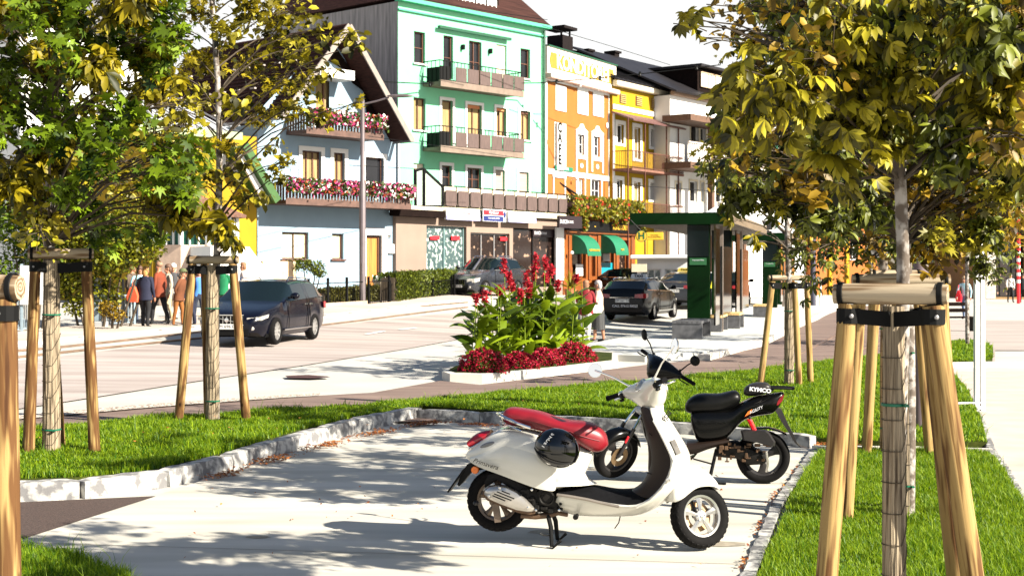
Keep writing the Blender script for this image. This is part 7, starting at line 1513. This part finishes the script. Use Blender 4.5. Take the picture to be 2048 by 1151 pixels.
for k, (a, b) in enumerate((((445, 722), (505, 745)), ((410, 727), (535, 778)), ((390, 743), (515, 790)), ((378, 755), (470, 793)))):
    p0, p1 = za(*a, -.18), za(*b, -.18); MB().tube([(p0[0], -.184, p0[1]), ((p0[0]+p1[0])/2, -.1855, (p0[1]+p1[1])/2), (p1[0], -.184, p1[1])], .0045, 6).build('slot', m_blk, mu)
for p in ((430, 700), (352, 758), (634, 843)): c = za(*p, -.18); MB().lathe([(.001, -.192), (.009, -.190), (.011, -.175)], (c[0], 0, c[1]), 'y', 10).build('bolt', m_chr, mu, smooth=True)
mb = MB(); mb.tube([(*[za(600, 880)[0]], -.11, za(600, 880)[1]), (za(700, 888)[0], -.10, za(700, 888)[1]), (za(800, 882)[0], -.08, za(800, 882)[1]), (za(860, 868)[0], -.07, za(860, 868)[1]), (za(930, 882)[0], -.08, za(930, 882)[1])], [.02, .022, .022, .018, .014], 10); mb.build('exhaust_pipe', m_brown, V, smooth=True)
MB().ell((za(285, 788)[0], -.13, za(285, 788)[1]), (.022, .03, .018)).build('axle_nut', m_kg, V, smooth=True)
mb = MB(); mb.tube([(wc[0]-.015, -.10, wc[1]), (wc[0]-.01, -.05, wc[1])], .035, 12); mb.bar((wc[0], -.115, wc[1]-.01), (wc[0]+.02, -.115, wc[1]-.14), .045, .03); mb.build('swing_arm', m_dalloy, V)
# stand
mb = MB()
for sg in (-1, 1):
    q = [za(790, 880), za(815, 960), za(825, 1010)]; mb.tube([(q[0][0], sg*.09, q[0][1]), (q[1][0], sg*.12, q[1][1]), (q[2][0], sg*.14, .012)], [.016, .017, .014], 8); f0 = za(842, 1050)[0]
    mb.loft([[(q[2][0]-.005, sg*.14-.02, 0.0), (q[2][0]-.005, sg*.14+.02, 0.0), (q[2][0]+.055, sg*.14+.02, .065), (q[2][0]+.055, sg*.14-.02, .065)], [(q[2][0]+.01, sg*.14-.02, 0.0), (q[2][0]+.01, sg*.14+.02, .0), (q[2][0]+.07, sg*.14+.02, .05), (q[2][0]+.07, sg*.14-.02, .05)]])
mb.tube([(za(740, 1000)[0], -.15, za(740, 1000)[1]), (za(765, 1015)[0], -.14, za(765, 1015)[1]), (za(815, 1018)[0], -.13, za(815, 1018)[1])], .006, 6); mb.box((za(780, 890)[0], -.1, za(790, 900)[1]), (za(800, 890)[0], .1, za(790, 880)[1])); mb.build('centre_stand', m_blk, V, smooth=True, angle=40)
MB().lathe([(.001, -.19), (.018, -.188), (.020, -.17), (.014, -.10)], (za(998, 880)[0], 0, za(998, 880)[1]), 'y', 14).build('kick_peg', m_blk, V, smooth=True)
q0, q1 = zb_(412, 845), zb_(375, 925); MB().tube([(q0[0], -.05, q0[1]), ((q0[0]+q1[0])/2+.01, -.05, (q0[1]+q1[1])/2), (q1[0], -.05, q1[1])], .004, 5).build('breather_hose', m_blk, V)
# --- leg shield and floor
S_ = [((545, 120), (600, 108), .075, (668, 92)), ((566, 230), (632, 205), .15, (742, 190)), ((600, 340), (688, 305), .205, (812, 300)), ((618, 420), (735, 400), .235, (872, 400)), ((616, 500), (768, 475), .25, (895, 470)), ((590, 575), (742, 580), .25, (870, 570)), ((545, 640), (690, 665), .24, (790, 690)), ((490, 668), (610, 745), .225, (668, 790)), ((410, 672), (520, 792), .215, (560, 845)), ((320, 660), (400, 785), .205, (440, 853)), ((240, 640), (280, 760), .195, (300, 853)), ((180, 640), (180, 736), .185, (120, 852)), ((60, 640), (60, 715), .175, (40, 830)), ((10, 650), (-20, 705), .165, (-30, 800))]
outer, inner = [], []; NS = 9
for rc, e_, w_, fc in S_:
    rx, rz = zb_(*rc); fx, fz = zb_(*fc); ex, ez = zb_(*e_, -w_); ro, ri = [], []
    for j in range(NS):
        t = -1+2*j/(NS-1); q = abs(t)**2.2; q2 = abs(t)**3.0; y = -w_*t
        ro.append((fx+(ex-fx)*q, y, fz+(ez-fz)*q)); ri.append((rx+(ex-rx)*q2, y*.985, rz+(ez-rz)*q2))
    outer.append(ro); inner.append(ri)
mb = MB(); mb.loft(outer, cap=False, closed=False); sh_ = mb.build('leg_shield', m_cw, V, smooth=True, sub=1); md = sh_.modifiers.new('t', 'SOLIDIFY'); md.thickness = .012
mb = MB(); mb.loft(inner[:8], cap=False, closed=False); inn = mb.build('inner_panel', m_inner, V, smooth=True, sub=1)
mb = MB(); mb.loft(inner[7:], cap=False, closed=False); mb.build('floor_mat', m_matt, V, smooth=True, sub=1)
for sg in (-1, 1):
    mb = MB(); mb.tube([(r[0 if sg < 0 else -1][0]+.0, r[0 if sg < 0 else -1][1]*1.01, r[0 if sg < 0 else -1][2]) for r in outer[1:9]], .007, 6); mb.build('edge_trim', m_chr if sg < 0 else m_cw, sh_, smooth=True)
    mb = MB(); q = [outer[i][0 if sg < 0 else -1] for i in range(9, 14)]; mb.tube([(a[0], a[1]*1.03, a[2]) for a in q], .011, 6); mb.build('floor_strip', mat('strip_grey', (.30, .26, .22), .4, metal=.5, var=.2), sh_, smooth=True)
# glovebox seam
gp = [zb_(*p, -.1) for p in [(610, 285), (650, 320), (685, 400), (690, 460), (660, 540), (630, 562), (595, 552)]]
MB().tube([(x-.004, -.135, z) for x, z in gp], .003, 5).build('glovebox_seam', m_blk, inn)
mb = MB(); rg = []
for zx, zy, w_, d in ((585, 180, .06, .02), (600, 260, .09, .03), (625, 340, .11, .04), (640, 430, .12, .045), (630, 520, .12, .04), (610, 570, .10, .02)): x, z = zb_(zx, zy); rg.append([(x-d, -w_*.7, z), (x+.06, -w_, z), (x+.06, w_, z), (x-d, w_*.7, z)])
mb.loft(rg); mb.build('glovebox', m_inner, V, smooth=True, sub=1)
c0, c1 = zb_(758, 340, -.18), zb_(802, 432, -.18); mb = MB(); mb.bar((c0[0], -.172, c0[1]), (c1[0], -.196, c1[1]), .040, .026, up=(.55, -.8, 0)); mb.build('shield_turn_signal', mat('smoked_lens2', (.14, .13, .12), .1, var=.25, scale=20), V, smooth=True, angle=30)
text('Vespa', .07, m_blk, V, (zb_(700, 195)[0], -.098, zb_(700, 195)[1]), (R(90), R(-52), R(24)), ext=.002, shear=.3, name='script_badge')
c = zb_(735, 605, -.25); MB().lathe([(.001, -.262), (.016, -.26), (.019, -.25), (.019, -.24)], (c[0], 0, c[1]), 'y', 14).build('hook', m_chr, V, smooth=True)
# --- steering group
fw_ = zb_(945, 852); hs_ = zc_(690, 655); tilt = math.atan2(fw_[0]-hs_[0], hs_[1]-fw_[1]); LH = math.hypot(fw_[0]-hs_[0], hs_[1]-fw_[1])
def steer_group(par, loc, tilt, steer):
    e_ = empty('steering', loc); e_.parent = par; e_.rotation_mode = 'QUATERNION'; q = Matrix.Rotation(-tilt, 4, 'Y') @ Matrix.Rotation(steer, 4, 'Z'); e_.rotation_quaternion = q.to_quaternion(); return e_
SG = steer_group(V, (fw_[0], 0, fw_[1]), tilt, R(36))
fwl = scooter_wheel(V, .222, .108, m_alloy, 5); fwl.parent = SG; fwl.name = 'front_wheel'; fwl.rotation_euler = (0, .35, 0)
MB().lathe([(.07, .03), (.105, .03), (.105, .036), (.07, .036), (.07, .03)], axis='y', n=30).build('brake_disc', m_brass, fwl)
mb = MB(); rg = []
for th, r_o, r_i, w_ in ((50, .246, .236, .04), (58, .265, .225, .075), (68, .29, .215, .09), (80, .325, .205, .098), (92, .362, .20, .10), (104, .375, .20, .10), (116, .37, .20, .10), (130, .348, .20, .10), (142, .318, .205, .095), (152, .29, .22, .08), (158, .268, .24, .05)):
    a = R(th-22.6); row = []
    for v_, rr in ((-1, 0), (-.97, .4), (-.85, .75), (-.5, .95), (0, 1), (.5, .95), (.85, .75), (.97, .4), (1, 0)): q = r_i+(r_o-r_i)*rr; row.append((q*math.cos(a), w_*v_, q*math.sin(a)))
    rg.append(row)
mb.loft(rg, cap=False, closed=False); fn = mb.build('front_fender', m_cw, SG, smooth=True, sub=2); fn.modifiers.new('t', 'SOLIDIFY').thickness = .008
MB().tube([(0, .05, 0), (0, .055, .2), (0, .0, .34), (0, 0, LH-.1)], .026, 10).build('fork', m_kg, SG, smooth=True)
# headset shell: stations along the bar
mb = MB(); rg = []
for y, xc, zc2, hx, hz2 in ((-.245, -.045, .02, .026, .026), (-.20, -.035, .018, .036, .036), (-.15, -.015, .005, .058, .058), (-.10, .0, -.015, .082, .082), (-.05, .012, -.028, .098, .098), (0, .015, -.032, .102, .102), (.05, .012, -.028, .098, .098), (.10, .0, -.015, .082, .082), (.15, -.015, .005, .058, .058), (.20, -.035, .018, .036, .036), (.245, -.045, .02, .026, .026)):
    rg.append([(xc+1.12*hx*math.cos(t)*(1.0 if math.cos(t) > 0 else .92), y*1.04, LH+zc2+1.15*hz2*math.sin(t)*(1.15 if math.sin(t) < 0 else .85)) for t in [2*math.pi*k/18 for k in range(18)]])
mb.loft(rg); hd = mb.build('headset', m_cw, SG, smooth=True, sub=1)
mb = MB(); mb.loft([[(.01+.085*math.cos(t), .075*math.sin(t), LH-.06) for t in [2*math.pi*k/16 for k in range(16)]], [(.005+.07*math.cos(t), .062*math.sin(t), LH-.13) for t in [2*math.pi*k/16 for k in range(16)]], [(.0+.055*math.cos(t), .05*math.sin(t), LH-.185) for t in [2*math.pi*k/16 for k in range(16)]]]); mb.build('headset_neck', m_cw, SG, smooth=True)
MB().lathe([(.066, .085), (.070, .112), (.062, .118), (.05, .122), (.001, .128)], (0, 0, LH-.035), 'x', 24).build('headlight', m_chr, hd, smooth=True); MB().lathe([(.060, .12), (.05, .132), (.001, .138)], (0, 0, LH-.035), 'x', 24).build('headlight_lens', m_lens, hd, smooth=True)
mb = MB(); mb.M = Matrix.Translation((-.035, 0, LH+.035)) @ Matrix.Rotation(R(-38), 4, 'Y'); mb.lathe([(.001, .022), (.045, .020), (.058, .012), (.062, .0)], n=26, sx=.78); sp = mb.build('speedometer', mat('dial_glass', (.10, .12, .15), .05, col2=(.45, .47, .48), scale=9, spec=1), hd, smooth=True)
mb = MB(); mb.M = Matrix.Translation((-.035, 0, LH+.035)) @ Matrix.Rotation(R(-38), 4, 'Y'); mb.lathe([(.060, .014), (.066, .012), (.068, -.004)], n=26, sx=.78); mb.build('dial_bezel', m_chr, sp, smooth=True)
for sg in (-1, 1):
    y0 = .235
    mb = MB(); mb.tube([(-.045, sg*y0, LH+.02), (-.055, sg*(y0+.05), LH+.022)], .024, 14); mb.build('switch_housing', m_chr, SG, smooth=True)
    mb = MB(); mb.cbox((-.06, sg*(y0+.015), LH+.01), (.05, .05, .045), .01); mb.cbox((-.075, sg*(y0+.03), LH-.02), (.03, .03, .02), .005); mb.build('switches', m_blk, SG)
    mb = MB(); mb.tube([(-.055, sg*(y0+.05), LH+.022), (-.09, sg*(y0+.185), LH+.026)], .0175, 12); mb.tube([(-.088, sg*(y0+.178), LH+.026), (-.091, sg*(y0+.19), LH+.026)], .021, 12); mb.build('grip', m_matt, SG, smooth=True, angle=60)
    mb = MB(); mb.tube([(-.02, sg*(y0+.03), LH-.005), (.01, sg*(y0+.07), LH-.01), (-.005, sg*(y0+.13), LH-.008), (-.03, sg*(y0+.20), LH-.004)], [.008, .007, .006, .007], 8); mb.ell((-.03, sg*(y0+.20), LH-.004), (.009, .009, .009), 8, 6); mb.build('brake_lever', m_chr, SG, smooth=True)
# mirrors: stems rise from the headset, heads round
def mirror(par, base, top_, r_, face, m_s, name='mirror', tilt_=0, stem=.0055, back=None, rr2=None):
    b = Vector(base); t = Vector(top_); mb = MB(); mid = b.lerp(t, .45)+Vector((0, 0, .015)); mb.tube([b, mid, t], [stem*1.3, stem, stem*1.1], 8); mb.lathe([(.012, -.012), (.016, 0), (.010, .02)], base, n=10); mi = mb.build(name, m_s, par, smooth=True)
    q = Vector(face).normalized().to_track_quat('Z', 'Y').to_matrix().to_4x4(); mb = MB(); mb.M = Matrix.Translation(t) @ q; mb.lathe([(.001, -.022), (r_*.5, -.02), (r_*.85, -.012), (r_, 0), (r_*.96, .004)], n=26, sx=rr2 or 1); mb.build('mirror_shell', back or m_s, mi, smooth=True)
    mb = MB(); mb.M = Matrix.Translation(t) @ q; mb.lathe([(.001, .003), (r_*.95, .003)], n=26, sx=rr2 or 1); mb.build('mirror_glass', mat('mirror_glass', (.85, .86, .88), .02, metal=1, var=0), mi); return mi
cs, ss = math.cos(R(36)), math.sin(R(36))
def wp(px, py, par, depth=None, X=None):
    """local coordinates in par of the photo point at world depth"""
    Y = depth; v_ = Vector(((px-1024)/FPX*Y, Y, HC+(HY-py)/FPX*Y)); bpy.context.view_layer.update(); return par.matrix_world.inverted() @ v_
bL = (-.02, .165, LH+.045); bR = (-.02, -.165, LH+.045)
mL = wp(1190, 740, SG, 10.42); mR = wp(1349, 692, SG, 9.66)
def fdir(par, d): bpy.context.view_layer.update(); return par.matrix_world.inverted().to_3x3() @ Vector(d)
mirror(SG, bL, mL, .054, fdir(SG, (-.22, -.95, .06)), m_chr); mirror(SG, bR, mR, .056, fdir(SG, (-.93, -.30, .12)), m_chr)
# helmet hanging at the seat side
hc = za(842, 420, -.30); hw_ = Matrix.Translation((-.097, 10.23, 0)) @ Matrix.Rotation(VA, 4, 'Z') @ Vector((hc[0], -.30, hc[1]))
HL = empty('helmet', hw_, VA, 'glossy black open face helmet with white lettering hanging on the side of the white scooter', 'helmet')
mb = MB(); mb.M = Matrix.Rotation(R(18), 4, 'Y'); n = 28; rg = []
for i in range(15):
    t = math.pi*(i+.35)/14.7; r0_ = math.sin(t); rg.append([(.163*r0_*math.cos(a)*(1.0), .125*r0_*math.sin(a), -.142*math.cos(t)*(.93 if t < 1.5 else 1.0)) for a in [2*math.pi*k/n for k in range(n)]])
mb.loft(rg); hs = mb.build('shell', m_glossk, HL, smooth=True, sub=1)
mb = MB(); mb.M = Matrix.Rotation(R(18), 4, 'Y'); pts = [(.150*math.cos(a), .112*math.sin(a), -.06+.02*math.cos(2*a)) for a in [2*math.pi*k/32 for k in range(33)]]; mb.tube([(p[0]*1.01, p[1]*1.02, p[2]) for p in pts], .004, 6, cap=False); mb.build('trim_line', m_blk, HL, smooth=True)
for i, ch in enumerate('SHOEI'):
    zx, zy = 822-15*i, 312+20*i; dx = (zx-842)/3.597/278; dz = -(zy-420)/3.597/278; y = -.125*math.sqrt(max(.05, 1-(dx/.163)**2-(dz/.142)**2))-.005
    text(ch, .033, m_wb, HL, (dx, y, dz), (R(90-28), R(127), 0), ext=.0015, bold=.001)
bpy.context.view_layer.update()
# ================================================================ black scooter behind, facing left
KA = math.atan2(.20, -1.335); mk_ = Map(2.31, 13.09, KA); zd = lambda zx, zy, y=0: mk_(1350+zx/4.603, 740+zy/4.603, y); zbk = lambda zx, zy, y=0: mk_(1120+zx/3.386, 780+zy/3.386, y); zck = lambda zx, zy, y=0: mk_(1150+zx/4.797, 640+zy/4.797, y)
K2 = empty('motor_scooter', (2.31, 13.09, 0), KA, 'black scooter with luggage rack parked behind the white one, facing left', 'scooter')
wc2 = zd(811, 788); w2 = scooter_wheel(K2, .245, .115, m_kg, 3, tread=False, rimr=.68, fat=.22, side=1); w2.location = (wc2[0], 0, .245)
Xd = lambda zx: zd(zx, 500)[0]
def dring(lst, e=2.6, n=18, tw=.85):
    rg = []
    for zx, zt2, zb2, w_ in lst: x, z1 = zd(zx, zt2); _, z0 = zd(zx, zb2); rg.append(sring(x, z1, z0, w_, n, e, 0, tw))
    return rg
mb = MB(); mb.loft(dring([(92, 330, 350, .04), (100, 285, 385, .08), (150, 238, 400, .12), (210, 207, 400, .14), (300, 208, 400, .15), (400, 214, 400, .15), (460, 200, 380, .14), (520, 182, 360, .13), (570, 182, 330, .12), (595, 215, 300, .10), (604, 245, 270, .06)])); mb.build('seat', mat('black_seat', (.003, .003, .003), .4, spec=.25, var=.2, scale=8, bump=.2), K2, smooth=True, sub=1)
mb = MB(); mb.loft(dring([(140, 380, 470, .12), (190, 350, 655, .14), (260, 340, 668, .15), (350, 340, 662, .155), (440, 340, 645, .16), (520, 350, 590, .16), (580, 310, 500, .155), (640, 270, 450, .15), (720, 240, 425, .14), (800, 225, 410, .13), (880, 212, 405, .12), (930, 205, 380, .10), (985, 198, 290, .07), (1002, 198, 230, .04)], 3)); mb.build('rear_body', m_kp, K2, smooth=True, sub=1)
mb = MB(); mb.loft([[(zd(128, 640)[0], y, zd(128, 645)[1]) for y in (-.1, .1)] , [(zd(160, 560)[0], y, zd(160, 560)[1]) for y in (-.13, .13)]], cap=False, closed=False); 
mb = MB(); mb.loft(dring([(630, 190, 215, .06), (645, 140, 235, .09), (720, 110, 240, .105), (800, 106, 225, .105), (860, 112, 200, .10), (885, 150, 185, .07)], 3)); bx_ = mb.build('passenger_pad', m_kg, K2, smooth=True, sub=1)
text('KYMCO', .050, m_wb, bx_, (zd(785, 182, .12)[0], .118, zd(785, 182, .12)[1]), (R(90), R(6), R(180)), ext=.002, sx=1.1, bold=.002)
c = zd(745, 365, .16); text('AGILITY', .036, m_wb, K2, (c[0], .157, c[1]), (R(90), R(-25), R(180)), ext=.003, shear=.3); c = zd(672, 395, .16); mb = MB(); q = [zd(*p, .16) for p in [(642, 425), (672, 380), (712, 355), (700, 395)]]; mb.add([(x, .158, z) for x, z in q], [(0, 1, 2, 3)]); mb.build('flame_decal', m_or2, K2)
mb = MB(); q = [zd(*p, .15) for p in [(720, 315), (800, 270), (790, 290), (870, 255), (770, 305), (785, 290)]]; mb.add([(x, .150, z) for x, z in q], [(0, 1, 2, 3, 4, 5)]); mb.build('silver_decal', m_kg, K2)
mb = MB(); 
for y in (-.09, .0, .09): mb.tube([(zd(880, 158)[0], y, zd(880, 158)[1]), (zd(1000, 158)[0], y, zd(1000, 158)[1]), (zd(1092, 165)[0], y*.8, zd(1092, 165)[1])], .011, 8)
for zx in (900, 960, 1020, 1090): x, z = zd(zx, 160); mb.tube([(x, -.09, z), (x, .09, z)], .010, 8)
mb.tube([(zd(900, 170)[0], .05, zd(900, 170)[1]), (zd(840, 215)[0], .08, zd(840, 215)[1])], .01, 6); mb.build('luggage_rack', m_blk, K2, smooth=True)
mb = MB(); q = [zd(*p) for p in [(1000, 215), (965, 240), (925, 310), (945, 312), (985, 275)]]; mb.loft([[(x, -.09, z) for x, z in q], [(x, .09, z) for x, z in q]]); mb.build('tail_light', m_tl, K2)
mb = MB(); rg = []
for zx, zy, w_, t in ((940, 340, .05, .035), (960, 380, .065, .034), (1010, 480, .075, .028), (1070, 580, .08, .02), (1110, 660, .08, .012), (1150, 695, .08, .006), (1218, 716, .08, .004)): x, z = zd(zx, zy); rg.append([(x-t, -w_, z-t*.3), (x+t, -w_, z+t*.3), (x+t, w_, z+t*.3), (x-t, w_, z-t*.3)])
mb.loft(rg); mb.build('rear_flap', m_kg, K2, smooth=True, angle=50)
mb = MB(); a, b = zd(685, 450, .09), zd(728, 550, .09); n = 7; pts = [(a[0]+(b[0]-a[0])*t/56+.022*math.cos(t*.9), .10+.022*math.sin(t*.9), a[1]+(b[1]-a[1])*t/56) for t in range(57)]; mb.tube(pts, .005, 6); mb.build('shock_spring', m_red, K2, smooth=True)
MB().tube([(a[0], .10, a[1]+.03), (b[0], .10, b[1]-.03)], .012, 8).build('shock_damper', m_kg, K2, smooth=True)
mb = MB(); q = [zd(*p, .14) for p in [(605, 560), (640, 548), (835, 552), (870, 575), (925, 660), (918, 695), (880, 700), (760, 665), (620, 640)]]
mb.loft([[(x, .06, z) for x, z in q], [(x, .15, z) for x, z in q], [(sum(p[0] for p in q)/9*.12+x*.88, .175, sum(p[1] for p in q)/9*.12+z*.88) for x, z in q]]); mb.build('air_box', m_kg, K2, smooth=True, angle=30)
mb = MB(); rg = []
for zx, zy in ((600, 640), (680, 560), (760, 522), (860, 520), (950, 545), (1025, 580)): x, z = zd(zx, zy); rg.append([(x, -.07, z-.012), (x, -.05, z), (x, .05, z), (x, .07, z-.012), (x, .0, z-.012)])
mb.loft(rg); mb.build('rear_fender', m_kp, K2, smooth=True)
mb = MB(); mb.loft(dring([(380, 680, 790, .08), (450, 650, 800, .1), (560, 640, 810, .11), (680, 680, 870, .12), (800, 740, 860, .12), (850, 760, 830, .1)], 3.5, 12)); e2 = mb.build('engine', m_eng, K2, smooth=True, angle=40); mb = MB(); rr_ = random.Random(9)
for k in range(34): c = zd(rr_.uniform(400, 860), rr_.uniform(660, 830)); mb.cbox((c[0], .115+rr_.uniform(-.01, .015), c[1]), (rr_.uniform(.01, .06), .03, rr_.uniform(.01, .04)), .004)
mb.build('engine_fittings', m_brown, e2); c = zd(840, 745, .14); mb = MB(); mb.tube([(c[0], .14, c[1]), (zd(850, 840)[0], .14, zd(850, 840)[1]), (zd(835, 915)[0], .13, zd(835, 915)[1])], .012, 8); mb.build('swing_link', m_exh, e2, smooth=True)
mb = MB()
for sg in (-1, 1): p0, p1 = zd(378, 740), zd(322, 985); mb.tube([(p0[0], sg*.1, p0[1]), (p1[0], sg*.14, max(.015, p1[1]))], .014, 8); 
mb.tube([(zd(325, 985)[0], .14, .015), (zd(470, 1040)[0], .15, .012)], .010, 8); mb.tube([(zd(170, 800)[0], .1, zd(170, 800)[1]), (zd(360, 850)[0], .12, zd(360, 850)[1])], .008, 6); mb.tube([(zd(378, 740)[0], -.1, zd(378, 740)[1]), (zd(378, 740)[0], .1, zd(378, 740)[1])], .014, 8); mb.build('stand', m_blk, K2, smooth=True)
# floor, leg shield
mb = MB(); fl = [(500, 620, 665, .13), (400, 630, 690, .14), (300, 640, 720, .145), (200, 650, 760, .15), (110, 655, 770, .15)]; mb.loft(dring(fl, 4, 14)); mb.build('floorboard', m_inner, K2, smooth=True, angle=40)
sp_ = [((1302, 800), (1296, 800), .07, (1282, 795)), ((1316, 835), (1300, 830), .14, (1276, 822)), ((1330, 870), (1308, 862), .19, (1282, 852)), ((1345, 905), (1318, 895), .2, (1292, 885)), ((1365, 925), (1335, 925), .19, (1310, 915)), ((1395, 905), (1380, 920), .16, (1370, 925))]
ou, in2 = [], []
for rc, e_, w_, fc in sp_:
    rx, rz = mk_(*rc); fx, fz = mk_(*fc); ex, ez = mk_(*e_); ou.append([(fx+(ex-fx)*abs(t)**2, w_*t, fz+(ez-fz)*abs(t)**2) for t in np.linspace(-1, 1, 7)]); in2.append([(rx+(ex-rx)*abs(t)**3, w_*t*.98, rz+(ez-rz)*abs(t)**3) for t in np.linspace(-1, 1, 7)])
MB().loft(ou, cap=False, closed=False).build('leg_shield', m_kp, K2, smooth=True, sub=1); MB().loft(in2, cap=False, closed=False).build('inner_panel', m_inner, K2, smooth=True, sub=1)
fw2 = zbk(378, 418); hs2 = zck(835, 440); t2_ = math.atan2(fw2[0]-hs2[0], hs2[1]-fw2[1]); L2 = math.hypot(fw2[0]-hs2[0], hs2[1]-fw2[1])
G2 = steer_group(K2, (fw2[0], 0, .245), t2_, R(46))
wf2 = scooter_wheel(K2, .240, .105, m_kg, 3, tread=False, rimr=.68, fat=.22, side=1); wf2.parent = G2; wf2.name = 'front_wheel'
MB().lathe([(.045, .055), (.095, .055), (.095, .06), (.045, .06), (.045, .055)], axis='y', n=30).build('brake_disc', m_brass, wf2)
mb = MB(); rg = []
for th, r_o, r_i, w_ in ((10, .262, .25, .05), (30, .27, .245, .07), (55, .275, .23, .075), (80, .28, .215, .078), (105, .28, .21, .078), (130, .275, .215, .075), (155, .268, .23, .07), (172, .262, .25, .05)):
    a = R(th-t2_*57.3); rg.append([((r_i+(r_o-r_i)*rr)*math.cos(a), w_*v_, (r_i+(r_o-r_i)*rr)*math.sin(a)) for v_, rr in ((-1, 0), (-.9, .7), (-.4, .97), (0, 1), (.4, .97), (.9, .7), (1, 0))])
mb.loft(rg, cap=False, closed=False); f2 = mb.build('front_fender', m_kp, G2, smooth=True, sub=1); f2.modifiers.new('t', 'SOLIDIFY').thickness = .006
for sg in (-1, 1): MB().tube([(.03, sg*.075, 0), (.02, sg*.075, .3)], .019, 10).build('fork_leg', m_kg, G2, smooth=True); MB().tube([(.02, sg*.07, .28), (.0, sg*.05, .46)], .012, 8).build('fork_tube', m_chr, G2, smooth=True)
MB().tube([(0, 0, .40), (0, 0, L2-.02)], .028, 10).build('steering_tube', m_blk, G2, smooth=True)
MB().cbox((.09, .08, .48), (.05, .10, .06), .02).build('front_lamp', m_lens, G2); MB().cbox((.05, .085, .18), (.02, .02, .07), .005).build('side_reflector', m_red, G2)
mb = MB(); rg = []
for y, xc, zc2, hx, hz2 in ((-.27, -.02, .03, .02, .02), (-.20, -.01, .025, .045, .04), (-.12, .01, .0, .08, .08), (-.05, .03, -.03, .10, .12), (0, .035, -.04, .105, .125), (.05, .03, -.03, .10, .12), (.12, .01, .0, .08, .08), (.20, -.01, .025, .045, .04), (.27, -.02, .03, .02, .02)): rg.append([(xc+hx*math.cos(t), y, L2+zc2+hz2*math.sin(t)) for t in [2*math.pi*k/14 for k in range(14)]])
mb.loft(rg); mb.build('headset', m_kp, G2, smooth=True, sub=1)
for sg in (-1, 1):
    MB().tube([(-.02, sg*.26, L2+.03), (-.06, sg*.40, L2+.03)], .018, 12).build('grip', m_matt, G2, smooth=True); MB().tube([(.01, sg*.25, L2+.01), (.03, sg*.31, L2+.0), (-.01, sg*.39, L2+.0)], .006, 6).build('brake_lever', m_blk, G2, smooth=True)
bpy.context.view_layer.update()
q1 = wp(1390, 721, G2, 12.95); q2 = wp(1289, 669, G2, 13.4)
mirror(G2, (-.02, .20, L2+.06), q1, .048, fdir(G2, (.45, .85, .1)), m_blk, stem=.006, back=m_blk, rr2=1.0); mirror(G2, (-.02, -.20, L2+.06), q2, .055, fdir(G2, (.93, .3, .1)), m_blk, stem=.006, back=m_blk)
